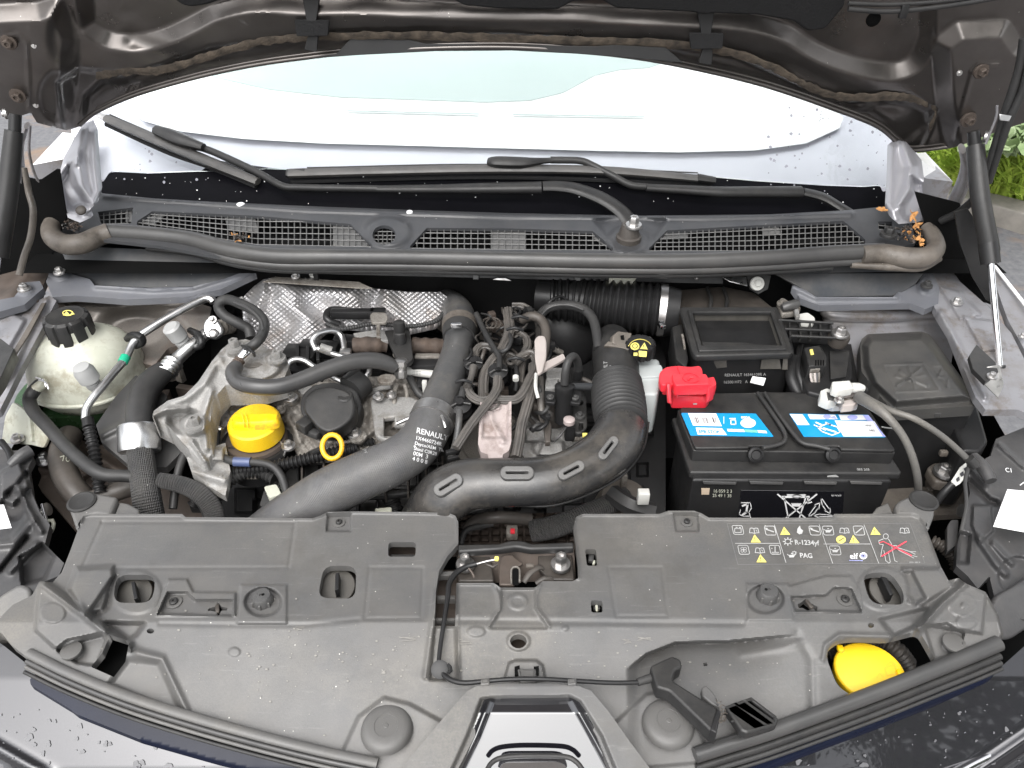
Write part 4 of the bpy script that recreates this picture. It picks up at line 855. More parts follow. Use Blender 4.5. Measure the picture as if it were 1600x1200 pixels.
# ================================================================== HEAT SHIELD (embossed foil)
def foil(U, V):
    a = (U*.8+V)*2*math.pi/7.4; b = (U*.8-V)*2*math.pi/7.4; return .00045*(np.cos(a)+np.cos(b))
T = thing('heat_shield', 'silver embossed foil heat shield with brown stains behind the engine', 'heat shield', WZ(520, 500, .95))
hs_ = rel('foil_sheet', [(378, 478), (382, 462), (398, 446), (412, 436), (430, 433), (490, 434), (520, 440), (560, 442), (580, 450), (640, 456), (688, 456), (702, 466), (700, 486), (680, 505), (640, 514), (600, 512), (520, 505), (500, 520), (460, 545), (430, 556), (404, 546), (388, 520), (380, 500)],
    lambda u, v: 1.035+(440-v)*.0006, [('f', foil), ('p', [(384, 480), (414, 440), (420, 460), (400, 500), (392, 520)], .012, 16), ('p', [(430, 445), (560, 446), (560, 470), (460, 470)], .012, 24), ('r', [(440, 470), (480, 500), (450, 550)], .012, 18), ('r', [(590, 452), (582, 480), (600, 500)], -.012, 12), ('r', [(400, 440), (390, 480), (394, 540)], -.008, 10),
    ('f', lambda U, V: .004*np.sin(U*.045+V*.03)+.003*np.sin(U*.09-V*.06+1))], M_foil, T, step=1.0, smooth=180)
plate('top_flange', [(410, 440), (430, 432), (560, 440), (582, 450), (560, 450), (430, 441)], 1.052, .002, M_castd, T)
bolt(462, 432, 1.06, 7, T, M_steel); pbox('rubber_stud', 494, 430, 1.06, 8, 8, 16, M_plc, T); bolt(378, 468, 1.04, 5, T, M_steel)

# ================================================================== ENGINE
T = E = thing('engine', 'diesel engine block and cylinder head under the hoses', 'engine', WZ(620, 700, .7))
def bumps(U, V):
    r = np.random.default_rng(3); h = np.zeros(U.shape)
    for _ in range(150):
        cu_, cv_, rr, a = r.uniform(330, 1010), r.uniform(480, 830), r.uniform(5, 20), r.uniform(-.02, .02); h += a*(np.maximum(abs(U-cu_)/r.uniform(.7, 2), abs(V-cv_)) < rr)
    return h
rel('block', [(330, 470), (1010, 470), (1040, 560), (1040, 830), (330, 830)], lambda u, v: EZ(v)-.10, [('f', bumps)], M_plc, T, step=4, smooth=25)
# cylinder head cover, dirty cast metal, left half
rel('head_cover', [(352, 606), (372, 598), (470, 592), (600, 588), (690, 590), (700, 640), (690, 690), (640, 700), (600, 706), (540, 712), (470, 716), (455, 690), (400, 740), (350, 740), (344, 700), (346, 650)], lambda u, v: EZ(v)-.012,
    [('p', [(352, 600), (400, 600), (400, 632), (356, 640)], .012, 6), ('c', (404, 690, 58, 40), -.01, 6), ('c', (385, 612, 9, 9), .01, 5), ('p', [(395, 600), (440, 600), (430, 622), (400, 620)], -.004, 4), ('c', (455, 622, 13, 12), .008, 5), ('c', (438, 642, 9, 9), .006, 4), ('r', [(440, 600), (446, 640), (470, 690)], .006, 5),
     ('p', [(578, 620), (640, 618), (690, 650), (676, 690), (600, 690), (576, 670)], .012, 8), ('r', [(470, 660), (500, 690), (560, 690), (600, 660)], .01, 6), ('c', (560, 682, 14, 14), .008, 5), ('p', [(598, 650), (612, 650), (612, 670), (640, 668), (640, 684), (598, 684)], -.014, 4), ('f', lambda U, V: .0012*np.sin(U*.5)*np.sin(V*.43))], M_castd, T, step=1.8)
plate('cam_housing', [(578, 622), (640, 618), (680, 634), (690, 660), (676, 684), (612, 690), (586, 680)], EZ(650)+.012, .012, M_cast, T, r=8, bev=.004, holes=[[(600, 652), (616, 650), (616, 662), (638, 664), (636, 680), (600, 680)]])
for u, v, r, m_ in ((455, 622, 11, M_steel), (439, 641, 8, M_castd), (591, 620, 9, M_steel), (612, 617, 8, M_steel), (554, 677, 12, M_steel), (451, 697, 11, M_steel), (354, 618, 4, M_chrome), (346, 643, 5, M_chrome), (343, 669, 5, M_chrome), (563, 610, 6, M_castd), (648, 690, 8, M_steel)): bolt(u, v, EZ(v)+(.012 if u > 570 else .0), r, T, m_)
plate('moulded_badge', stroke([(422, 606), (444, 608), (438, 624), (426, 622), (422, 606)], 2)[0], EZ(610)+.002, .002, M_castd, T)
# filler neck and front plastic
lathe('filler_neck', WZ(402, 692, .915), [(50, -40), (52, -6), (54, 0), (50, 6), (40, 8)], M_plc, T, (0, 0, 1), 40, .00108)
tube('neck_clip_wire', [(438, 690, .93), (446, 702, .925), (438, 722, .905), (418, 730, .90)], 1.6, M_steel, T)
plate('front_tab', [(356, 700), (388, 702), (388, 726), (358, 724)], P3((356, 700, .93), (388, 702, .93), (358, 724, .905)), .004, M_pl, T)
rel('front_cast', [(326, 700), (352, 692), (360, 736), (352, 775), (330, 762), (300, 740), (292, 716), (306, 706)], lambda u, v: EZ(v)-.0, [('r', [(300, 735), (350, 750)], .01, 8), ('p', [(306, 704), (350, 700), (350, 720), (312, 722)], .01, 6)], M_cast, T)
for u, v in ((346, 746), (296, 706)): bolt(u, v, EZ(v)+.005, 5, T)
# black inlet manifold with webs
rel('inlet_manifold', [(430, 706), (560, 700), (700, 690), (720, 800), (400, 810)], lambda u, v: EZ(v)-.03, [('f', lambda U, V: -.012*((U % 31) > 3)*((V-U*.0) % 38 > 4))], M_pl, T, step=1.8, smooth=20)
for i, u in enumerate((470, 504, 540, 600, 636, 664, 690)): plate('web', [(u, 712), (u+3, 712), (u+3, 770), (u, 770)], EZ(740)-.012, .02, M_rubb, T)
tube('manifold_rail', [(560, 776, .885), (620, 772, .885), (700, 762, .885)], 7, M_pl, T); tube('manifold_stub', [(604, 768, .885, 12), (612, 784, .87, 12), (618, 800, .86, 12)], 12, M_pl, T, corr=(1., 6))
plate('pale_pad', [(586, 794), (612, 792), (612, 804), (586, 804)], .91, .01, M_tank, T, r=3); plate('pale_pad', [(412, 760), (432, 756), (440, 772), (420, 778)], .9, .01, M_tank, T, r=4)
tube('corrugated_conduit', [(302, 790, .87), (318, 765, .89), (345, 745, .905), (380, 735, .91), (430, 728, .915), (520, 708, .925), (560, 700, .93)], 9, M_plc, T, corr=(1.5, 6.5), seg=14)
tube('corrugated_conduit', [(332, 800, .88), (345, 765, .895), (375, 742, .905), (405, 738, .905), (428, 748, .90)], 9, M_rub, T, corr=(1.6, 7.), seg=14)
tube('corrugated_conduit', [(520, 690, .93), (560, 692, .93), (585, 690, .93)], 6, M_plc, T, corr=(1., 5.5), seg=12)
w_ = tube('wire_loop', [(270, 795, .88), (278, 740, .91), (292, 705, .925), (312, 696, .93), (340, 712, .93), (372, 722, .93), (400, 722, .93), (425, 728, .925), (440, 745, .915), (448, 770, .9)], 6.5, M_rub, T)
tube('tape_band', [(366, 721, .931, 8), (392, 722, .931, 8)], 8, M_gblue, w_)
for i in range(26):        # small hardware low between the hoses
    u = random.choice([random.uniform(450, 700), random.uniform(720, 1000), random.uniform(240, 340)]); v = random.uniform(560, 800); z = EZ(v)-.05
    if i % 3: pbox('bracket', u, v, z, random.uniform(8, 30), random.uniform(8, 26), random.uniform(10, 30), random.choice([M_pl, M_castd, M_rubb, M_rust]), T, rz=random.uniform(-.5, .5))
    else: bolt(u, v, z+.01, random.uniform(5, 9), T)
# fuel rail zone: injectors, taped looms, ignition parts
for u, v, su, sv in ((470, 556, 52, 36), (500, 545, 60, 22), (545, 536, 46, 20), (478, 582, 60, 26), (520, 576, 44, 22)): pbox('injector_connector', u, v, EZ(v)-.01, su, sv, 22, M_plc, T, rz=-.12, bev=.003)
for u, v in ((462, 552), (478, 556), (494, 550)): plate('connector_rib', [(u, v-16), (u+5, v-16), (u+5, v+12), (u, v+12)], EZ(v)+.008, .01, M_plc, T)
tube('taped_loom', [(552, 540, 1.0, 12), (580, 539, 1.0, 13), (604, 540, .995, 11)], 12, M_taped, T, corr=(.8, 17)); tube('taped_loom', [(645, 540, .99, 13), (668, 541, .99, 13), (696, 542, .985, 13)], 13, M_taped, T, corr=(.8, 16))
tube('black_loom', [(530, 508, 1.0), (512, 500, 1.01), (512, 488, 1.015), (524, 484, 1.015), (560, 488, 1.01), (590, 492, 1.01)], 6, M_plc, T)
pbox('black_connector', 552, 490, 1.02, 70, 14, 14, M_plc, T, bev=.003); pbox('black_connector', 590, 490, 1.02, 26, 18, 14, M_plc, T, bev=.003)
for P in ([(512, 500), (548, 486), (600, 490)],): tube('strap_wires', [(510, 506, 1.02), (535, 514, 1.02), (585, 506, 1.02), (640, 510, 1.02), (680, 502, 1.02), (695, 488, 1.02)], 3.6, M_rub, T, corr=(.5, 4))
plate('plastic_tab', [(578, 492), (582, 488), (602, 488), (606, 494), (604, 504), (580, 504)], 1.04, .005, M_castd, T, r=4); plate('plastic_tab', [(588, 504), (594, 504), (594, 526), (588, 526)], 1.035, .004, M_castd, T)
plate('shield_bracket', [(552, 520), (590, 514), (612, 516), (606, 532), (560, 530)], 1.01, .008, M_cast, T, bev=.002); plate('shield_bracket', [(600, 516), (640, 512), (646, 560), (636, 568), (620, 562)], 1.012, .01, M_pl, T, r=4, bev=.002)
lathe('sensor', WZ(626, 545, 1.0), [(9, 0), (10, 4), (10, 26), (8, 28), (9, 30), (9, 44), (6, 46)], M_pl, T, (0, .25, 1), 18, .00105); lathe('sensor_foot', WZ(626, 556, 1.0), [(11, 0), (12, 3), (11, 6), (9, 7)], M_castd, T, (0, .1, 1), 18, .00105)
pbox('rail_block', 665, 572, .98, 44, 22, 18, M_plc, T, bev=.004); pbox('rail_block', 668, 560, .985, 40, 12, 14, M_castd, T, bev=.003)
rp = tube('label_pipe', [(636, 580, .975, 6.5), (684, 586, .975, 6.5)], 6.5, M_wpl, T)
for j in range(3): text('mm nm m', ((644, 580.5+j*2.6), (2.3, .15), (0, -2)), surf(rp), M_inkb, rp)
plate('oval_plate', [(588, 590), (598, 584), (614, 584), (620, 590), (612, 598), (594, 598)], 1.0, .006, M_castd, T, r=5)
tube('steel_pipe', [(575, 616, .95), (590, 608, .96), (612, 604, .97)], 4, M_cast, T); tube('steel_pipe', [(620, 600, .98), (616, 616, .97), (618, 640, .955), (626, 656, .94), (630, 662, .93)], 4, M_castd, T); tube('steel_pipe', [(632, 600, .98), (636, 616, .965), (634, 640, .95)], 3.4, M_castd, T)
lathe('pipe_nut', WZ(626, 590, .985), [(8, 0), (10, 2), (10, 12), (8, 14), (8, 18), (11, 20), (11, 28), (7, 30)], M_steel, T, (.05, .3, 1), 8, .00105)
tube('black_hose', [(640, 590, .97), (652, 612, .96), (668, 626, .95)], 6, M_rub, T); pbox('white_stud', 664, 604, .97, 8, 8, 22, M_wpl, T); pbox('black_bracket', 664, 600, .96, 26, 30, 16, M_plc, T, bev=.003)
for pts in ([(494, 548, 1.01), (488, 532, 1.02), (498, 521, 1.025), (520, 517, 1.02), (534, 526, 1.01), (538, 548, 1.0), (536, 562, .99)], [(495, 544, 1.02), (520, 553, 1.01), (545, 560, 1.0), (560, 566, .98)], [(452, 590, .985), (448, 574, .995), (456, 563, 1.0), (474, 563, 1.0), (492, 574, .99), (520, 590, .97), (540, 600, .96)], [(560, 598, .97), (573, 588, .98), (578, 574, .985), (570, 560, .985)], [(500, 542, 1.022), (518, 548, 1.015)]):
    r_ = 4.6 if len(pts) > 2 else 6.5; tube('injector_pipe', pts, r_, M_alu if r_ < 6 else M_cast, T, seg=14)
pbox('steel_block', 478, 612, .95, 22, 26, 16, M_cast, T, rz=.7, bev=.003); pbox('steel_block', 540, 552, 1.0, 18, 14, 12, M_steel, T, bev=.002)
# big cast front corner beneath the black duct, alternator belt wheel hidden
lathe('pulley', WZ(770, 690, .90), [(56, -6), (58, 0), (50, 4), (46, 0), (20, 0)], M_castd, T, (0, -.2, 1), 48, .00105)
for i in range(28):
    a = i/28*2*math.pi; 
rel('front_housing', [(830, 640), (905, 660), (920, 690), (900, 720), (820, 716), (800, 690)], lambda u, v: EZ(v)-.01, [('p', [(850, 690), (880, 690), (880, 712), (840, 712)], .012, 5), ('c', (858, 700, 26, 14), .008, 6), ('p', [(820, 668), (860, 668), (858, 690), (822, 690)], .014, 4)], M_cast, T)
tube('elbow_hose', [(830, 628, .955, 16), (850, 640, .955, 19), (866, 652, .945, 18), (872, 664, .92, 16)], 18, M_rubb, T, seg=18)
# lower foreground: hoses and looms below the duct
tube('mesh_hose', [(830, 830, .84, 18), (870, 822, .85, 18), (920, 802, .86, 17), (980, 775, .86, 15)], 18, M_braid, T, seg=18)
lathe('starter_body', WZ(965, 800, .80), [(38, -60), (42, -10), (44, 30), (40, 44), (20, 50)], M_endr, T, (.2, -.4, 1), 30, .001)
tube('ribbed_sleeve', [(955, 770, .88), (985, 790, .88), (1020, 800, .87)], 14, M_rub, T, ribs=6, ribamp=.1); pbox('white_tab', 1005, 776, .91, 18, 14, 24, M_wpl, T)
tube('dark_loop', [(728, 830, .84, 10), (742, 815, .85, 10), (780, 808, .86, 10), (830, 812, .85, 10)], 10, M_rubb, T); tube('dark_loop', [(720, 850, .84, 5), (730, 828, .85, 5), (770, 818, .85, 5)], 5, M_rub, T)
pbox('connector', 800, 832, .86, 18, 20, 14, M_castd, T, bev=.002); pbox('red_wire_block', 801, 830, .872, 7, 9, 4, M_red, T, bev=.001)

T = thing('engine_mount', 'cast aluminium engine mount arm beside the yellow oil cap', 'engine mount', WZ(330, 650, .85))
rel('mount_arm', [(330, 566), (346, 546), (362, 533), (384, 530), (404, 536), (420, 546), (446, 556), (452, 572), (444, 590), (410, 600), (374, 602), (352, 602), (336, 620), (330, 646), (328, 670), (332, 706), (318, 730), (300, 706), (284, 690), (262, 664), (238, 652), (240, 642), (262, 626), (288, 618), (310, 596)], lambda u, v: EZ(v)+.035-np.clip(v-620, 0, 200)*.0002,
    [('r', [(340, 560), (318, 600), (290, 622), (252, 636)], .010, 8), ('r', [(240, 648), (262, 640), (290, 640)], .012, 5), ('c', (392, 566, 50, 30), .008, 8), ('c', (290, 658, 26, 18), -.014, 10), ('c', (304, 664, 20, 16), .022, 8), ('r', [(330, 610), (318, 650), (322, 700)], .008, 6), ('r', [(300, 690), (320, 720)], .008, 4), ('c', (366, 545, 16, 12), .008, 6), ('c', (434, 560, 18, 12), .006, 6)], M_cast, T, step=1.8, skirt=.04)
for u, v, r in ((367, 543, 14), (434, 560, 13), (306, 664, 15)): bolt(u, v, EZ(v)+.052 if u > 310 else EZ(v)+.05, r, T, M_cast, h=1.2)
lathe('mount_boss', WZ(398, 562, 1.02), [(22, -2), (22, 2), (14, 3), (13, 0), (5, 0)], M_castd, T, (0, 0, 1), 28, .00105)
T = thing('engine_mount_cover', 'dark grey plastic shield below the aluminium mount arm', 'shield', WZ(220, 680, .8))
rel('shield_plate', [(212, 586), (240, 600), (262, 620), (240, 650), (262, 668), (290, 700), (260, 730), (205, 730), (158, 690), (150, 664), (180, 620)], lambda u, v: EZ(v)-.02, [('r', [(160, 680), (200, 660), (212, 600)], .006, 6)], M_seal, T, step=3)

T = thing('oil_cap', 'bright yellow oil filler cap with raised grip', 'oil cap', WZ(402, 680, .93))
kk = depth(WZ(402, 675, .94))/F
c_ = lathe('cap_body', WZ(403, 678, .933), [(40, 0), (41.5, 2), (41, 16), (40, 27), (37, 30), (20, 31)], M_yel, T, (0, -.08, 1), 56, kk)
def grip(name, c, sx, sy, h, m, parent, rz=0.):
    vs, fs = [], []; seg = 40
    for rr, hh in ((1, 0), (.98, .45), (.9, .8), (.7, 1.), (.2, 1.05)):
        for j in range(seg):
            a = 2*math.pi*j/seg; ca, sa = math.cos(a), math.sin(a); q = (abs(ca)**4+abs(sa)**4)**-.25; vs.append((sx*q*ca*(1-(1-rr)*.35), sy*q*sa*rr, h*hh))
    for i in range(4):
        for j in range(seg): k = (j+1) % seg; fs.append((i*seg+j, i*seg+k, (i+1)*seg+k, (i+1)*seg+j))
    fs.append(tuple(4*seg+j for j in range(seg))); return link(name, mesh(name, vs, fs, 40), m, parent, frame(c, (0, -.05, 1), 1, rz))
grip('grip', WZ(402, 664, .962), 36*kk, 12*kk, .015, M_yel, T, .06)
for u in (381, 387): tube('grip_line', [(u-4, 645, .982), (u, 658, .980), (u+1, 668, .970)], .8, M_oran, T)
lathe('neck_ring', WZ(402, 690, .92), [(46, 0), (48, 3), (46, 8), (40, 9)], M_rust, T, (0, 0, 1), 44, kk)
T = thing('dipstick', 'orange yellow ring handle of the oil dipstick', 'dipstick', WZ(519, 697, .95))
rp = [(519+15.5*math.cos(a)*1, 698+19*math.sin(a), .965+.012*math.sin(a)*-1) for a in np.linspace(0, 2*math.pi, 19)]
tube('ring_handle', rp, 4, M_oran, T, seg=14)
tube('stick_tube', [(505, 700, .95, 5), (492, 706, .93, 5), (470, 716, .9, 5)], 5, M_pl, T)
T = thing('throttle_actuator', 'round black plastic actuator housing on the cylinder head', 'actuator', WZ(515, 640, .92))
plate('housing_cap', [(474, 640), (474, 622), (490, 606), (520, 602), (548, 612), (556, 632), (552, 652), (534, 668), (512, 676), (496, 668)], P3((474, 622, .998), (550, 622, .998), (512, 670, .978)), .034, M_pl, T, r=12, bev=.004)
plate('housing_rim', [(468, 642), (470, 618), (490, 600), (524, 596), (556, 606), (566, 632), (558, 660), (536, 676), (510, 682), (488, 670)], P3((474, 622, .976), (550, 622, .976), (512, 670, .956)), .03, M_rub, T, r=10, bev=.003)
lathe('pivot_cap', WZ(541, 628, .985), [(12, -6), (12, 12), (10, 14), (4, 14), (4, 8), (1, 8)], M_pl, T, (0, -.1, 1), 24, .00105)
tube('motor_body', [(548, 612, .975, 22), (565, 598, .975, 22)], 22, M_rub, T, seg=24)
tube('motor_neck', [(540, 600, .985, 12), (560, 586, .985, 14)], 12, M_pl, T, seg=18)
pbox('plug', 478, 664, .965, 22, 24, 18, M_pl, T, rz=-.6, bev=.003); pbox('plug', 488, 676, .955, 30, 14, 12, M_rub, T, rz=-.5, bev=.003)
bolt(515, 643, .986, 1.6, T, M_white, kindb='rivet')

# breather hose over the mount
T = thing('breather_hose', 'soft grey hose curving from the mount over the injector pipes', 'hose', WZ(480, 590, .95))
tube('hose_run', [(370, 572, 1.035, 11), (364, 582, 1.035, 12), (372, 597, 1.03, 12), (400, 604, 1.03, 13), (435, 604, 1.028, 13), (470, 594, 1.028, 13), (510, 578, 1.03, 13.5), (545, 567, 1.03, 13.5), (580, 563, 1.025, 13), (605, 568, 1.015, 12), (618, 576, 1.005, 9)], 13, M_seal, T, seg=20)
tube('corrugated_neck', [(375, 562, 1.04, 8), (367, 574, 1.036, 9), (365, 584, 1.034, 10)], 9, M_taped, T, corr=(1., 5))
T = thing('fuel_hose', 'black looped fuel hose with clips above the aluminium mount', 'hose', WZ(395, 530, 1.0))
tube('hose_run', [(384, 548, 1.045), (400, 536, 1.06), (411, 520, 1.06), (412, 502, 1.06), (398, 486, 1.06), (374, 474, 1.06), (356, 468, 1.055), (344, 472, 1.05), (342, 482, 1.04), (352, 494, 1.03), (372, 505, 1.02), (388, 514, 1.01), (392, 528, 1.0)], 8, M_rub, T, seg=16)
tube('painted_hose_highlight', [(411, 516, 1.068), (406, 498, 1.068), (388, 482, 1.068), (366, 472, 1.066)], 2, M_seal, T)  # paler strip laid on as the highlight along this hose
tube('fitting', [(396, 540, 1.05, 7), (384, 552, 1.045, 8), (376, 560, 1.04, 7)], 7, M_chrome, T, seg=16)
for a_ in (0, 1): tube('spring_clip', [(378+a_*6, 540+a_*6, 1.058), (392+a_*4, 546+a_*4, 1.062), (398, 556, 1.05)], 2, M_plc, T)
# ================================================================== BIG HOSES AND DUCTS
T = thing('charge_hose', 'large matt grey charge hose running diagonally with a printed elbow', 'hose', WZ(560, 740, .9))
ch = tube('hose_run', [(400, 850, .865, 40), (450, 812, .90, 40), (510, 772, .945, 39.5), (565, 744, .97, 38), (615, 722, .98, 36.5), (648, 700, .982, 36), (668, 672, .983, 35), (676, 650, .984, 33)], 38, M_ribh, T, seg=48, dens=3)
cl = tube('hose_clamp', [(673, 662, .984, 36.5), (679, 647, .985, 35)], 36, M_steel, T, seg=48)
pbox('clamp_screw', 652, 648, 1.0, 14, 8, 10, M_chrome, cl, rz=.3); tube('clamp_tail', [(620, 662, .985), (636, 655, .99), (648, 650, .995)], 3, M_steel, cl)
tube('clamp_tail', [(690, 650, 1.01, 2.5), (694, 660, 1.01, 2.5), (696, 668, 1.005, 2.5)], 2.5, M_steel, cl)
up = tube('upper_pipe', [(676, 652, .984, 30), (690, 618, .992, 28), (703, 582, 1.0, 25), (713, 550, 1.005, 23), (718, 522, 1.01, 22.5)], 26, M_hose, T, seg=40, dens=4)
tube('upper_coupling', [(717, 528, 1.01, 25), (718, 516, 1.012, 27), (718, 508, 1.013, 27)], 26, M_rub, T, seg=40)
tube('upper_clamp', [(718, 515, 1.0125, 27.6), (718, 506, 1.0135, 27.6)], 27, M_endr, T, seg=40)
pbox('clamp_screw', 713, 508, 1.045, 18, 7, 8, M_chrome, T, rz=.05, bev=.002)
tube('top_elbow', [(718, 514, 1.013, 26.5), (717, 500, 1.012, 26.5), (714, 490, 1.005, 26), (708, 482, .985, 25), (700, 476, .95, 24)], 26, M_hose, T, seg=40, dens=3)
tube('elbow_flange', [(704, 492, .975, 30), (702, 488, .965, 30)], 30, M_endr, T, seg=40)
S = surf(ch)
for i, (s, h) in enumerate((('RENAULT', 8.2), ('1X4460724R', 5.6), ('Dayco/AEM  TX', 5), ('Shinil C0R28', 5), ('00M  3', 6), ('4 0 0 8', 6))):
    text(s, ((650-i*1.2, 676+i*8.2+(2 if i else 0)), (h*1.0, h*.26), (h*.18, -h*1.05)), S, M_ink, ch, bold=.012)
text('"5.', ((566, 707), (6, .6), (.4, -6)), S, M_inkg, ch)
lathe('drop_mark', S(648, 697)-np.array([0, 0, .001]), [(1.4, 0), (1.4, 1)], M_ink, ch, seg=10, s=.001)

T = thing('intake_duct', 'black plastic air intake duct with four slotted pads and a ribbed bellows', 'air duct', WZ(800, 760, .9))
du = tube('duct_body', [(650, 850, .86, 44), (668, 812, .90, 46), (692, 778, .945, 46), (728, 758, .965, 42), (780, 754, .972, 39), (840, 752, .976, 38), (890, 740, .98, 38), (935, 716, .984, 40), (962, 690, .988, 42), (972, 662, .99, 40)], 40, M_duct, T, seg=48, dens=3, flat=.82)
tube('mould_seam', [(640, 800, .90), (664, 762, .945), (700, 732, .985), (760, 718, .99), (830, 716, .995), (880, 706, 1.0), (914, 686, 1.005), (930, 668, 1.005)], 1.5, M_pl, T)
tube('mould_seam', [(712, 812, .91), (740, 798, .93), (790, 790, .94), (860, 790, .945), (920, 772, .95), (975, 740, .955), (1005, 700, .96), (1013, 660, .965)], 2.2, M_pl, T)
tube('bellows', [(972, 664, .99, 38), (968, 640, .992, 40), (965, 615, .995, 39), (963, 596, .998, 37)], 39, M_rub, T, corr=(2.6, 8.2), seg=48)
ud = tube('upper_duct', [(963, 600, .998, 36), (962, 575, 1.0, 36), (960, 552, 1.0, 35), (958, 538, .992, 30), (956, 530, .975, 24)], 35, M_pl, T, seg=48, dens=3)
tube('side_boot', [(1000, 560, .96, 18), (1008, 590, .955, 22), (1006, 620, .95, 20), (998, 650, .94, 14)], 18, M_rub, T, seg=20)
tube('boot_rib', [(1008, 640, .965, 2), (1018, 615, .97, 2), (1012, 590, .975, 2)], 2, M_seal, T)
plate('duct_bracket', [(958, 524), (966, 517), (988, 520), (984, 536), (975, 545), (957, 536)], P3((958, 524, 1.05), (988, 520, 1.045), (970, 545, 1.035)), .012, M_endr, T, bev=.002, r=2); plate('bracket_hole', [(970, 524), (975, 523), (976, 531), (971, 530)], P3((958, 524, 1.0515), (988, 520, 1.0465), (970, 545, 1.0365)), .002, M_dark, T)
plate('bracket_foot', [(944, 540), (950, 533), (978, 537), (984, 547), (974, 544), (950, 540)], P3((944, 540, 1.04), (984, 547, 1.035), (960, 533, 1.042)), .006, M_endr, T)
S = surf(du, .001)
for u, v, a, L, W_, wd in ((700, 757, 31, 50, 21, None), (808, 738, 0, 53, 21, None), (893, 734, 28, 45, 18, None), (951, 699, 52, 42, 16, None)):
    q = S(u, v); q1, q2 = S(u+9, v), S(u, v+9); n = np.cross(q2-q, q1-q); n /= np.linalg.norm(n); n = n if n[2] > 0 else -n
    pl = Plane(q+n*.0045, n*.5+np.array([0, -.18, .5])); ca, sa = math.cos(math.radians(-a)), math.sin(math.radians(-a))
    def stad(L, W_): return [(u+x*ca-y*sa, v+x*sa+y*ca) for x, y in [(L/2-W_/2+W_/2*math.cos(t), W_/2*math.sin(t)) for t in np.linspace(-1.57, 1.57, 12)]+[(-L/2+W_/2+W_/2*math.cos(t), W_/2*math.sin(t)) for t in np.linspace(1.57, 4.71, 12)]]
    plate('slotted_pad', stad(L, W_), pl, .010, M_cover, T, bev=.0015, holes=[stad(L-18, 3.6)])
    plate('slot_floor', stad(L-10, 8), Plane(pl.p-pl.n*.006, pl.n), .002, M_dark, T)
    
S = surf(ud, .0008)
for i, (s, h) in enumerate((('RENAULT', 7), ('8200729', 6), ('>PA6<', 6), ('H 2', 6))):
    text(s, ((949+i*8, 598-(4 if i else 0)), (0, -h*.8), (-h*.9, 0)), S, M_inkg, ud)

# loom of ribbed sleeves and clips in the middle of the bay
T = thing('engine_loom', 'bundle of ribbed rubber sleeves and plastic valves between the two big hoses', 'hoses', WZ(780, 640, .9))
M_slv = mat('ribbed_sleeve_rubber', (.042, .040, .038), .45, col2=(.075, .070, .066), nscale=14, dust=.4, dustcol=(.2, .175, .15))
def lz(v, k): return EZ(v)+k
def slv(pts, r, k, n=9): return tube('sleeve', [(a, b, lz(b, k)+(c[0] if c else 0)) for a, b, *c in pts], r*.88, M_slv, T, seg=36, ribs=n, ribamp=.10, dens=3)
slv([(793, 484), (795, 501), (795, 521), (784, 546), (768, 566), (757, 586), (755, 615), (758, 640)], 8.5, .035)
slv([(755, 640), (754, 610), (758, 585), (770, 560)], 7, .02)
slv([(778, 590), (775, 611), (757, 636), (738, 660), (722, 684), (712, 700)], 7.5, .055)
slv([(742, 562), (744, 548), (752, 541), (766, 542), (776, 550)], 6.5, .03)
slv([(812, 522), (822, 530), (824, 542), (818, 555), (814, 575), (812, 600)], 7, .03)
slv([(804, 566), (816, 557), (829, 553), (837, 560), (836, 576), (827, 594), (818, 612), (808, 623), (795, 625), (770, 624), (750, 626), (736, 618), (730, 606)], 7.5, .045)
slv([(834, 570), (832, 600), (824, 632), (815, 664), (811, 690), (806, 715)], 9, .04, 11)
slv([(804, 560), (796, 556), (790, 560), (786, 575)], 7, .02)
slv([(800, 478), (820, 480), (840, 500), (842, 530)], 6, .0)
M_hdk = M_rubb
tube('brown_hose', [(816, 500, lz(500, .03)), (830, 494, lz(494, .04)), (846, 500, lz(500, .04)), (853, 518, lz(518, .04)), (851, 545, lz(545, .04)), (848, 560, lz(560, .03))], 7.5, M_hdk, T)
tube('steel_rod', [(744, 490, lz(490, .04)), (758, 520, lz(520, .04)), (773, 546, lz(546, .045)), (780, 558, lz(558, .05)), (780, 576, lz(576, .05))], 4.5, M_pl, T)
def valve(u, v, r, k, m=M_plc):
    p = WZ(u, v, lz(v, k)); s = depth(p)/F
    o = lathe('valve', p, [(r*.5, -14), (r, -10), (r, -2), (r*.93, 0), (r*.93, 4), (r, 6), (r, 9), (r*.6, 11), (r*.35, 12), (r*.35, 18)], m, T, (0, -.25, 1), 30, s)
    tube('valve_clip', [(u-r*.8, v-2, lz(v, k)+.012), (u-2, v-8, lz(v, k)+.014), (u+r*.9, v-6, lz(v, k)+.012)], 1.6, M_seal, o); return o
valve(740, 573, 15, .03); valve(778, 585, 16, .035); valve(719, 637, 18, .035)
tube('valve_stem', [(740, 572, lz(572, .05), 6), (736, 590, lz(590, .05), 5), (729, 606, lz(606, .05), 7)], 6, M_slv, T); tube('valve_stem', [(724, 606, lz(606, .045), 5), (721, 622, lz(622, .045), 6)], 6, M_rub, T)
for q in ((724, 600), (804, 518), (806, 565), (812, 500)): tube('tie_clip', [(q[0]-12, q[1]-3, lz(q[1], .06)), (q[0], q[1]-6, lz(q[1], .066)), (q[0]+13, q[1]-2, lz(q[1], .06))], 2.6, M_plc, T)
tube('down_pipe', [(718, 642, lz(642, .05), 5.5), (717, 660, lz(660, .05), 5.5), (713, 690, lz(690, .04), 6), (704, 718, lz(718, .03), 6)], 6, M_hose, T)
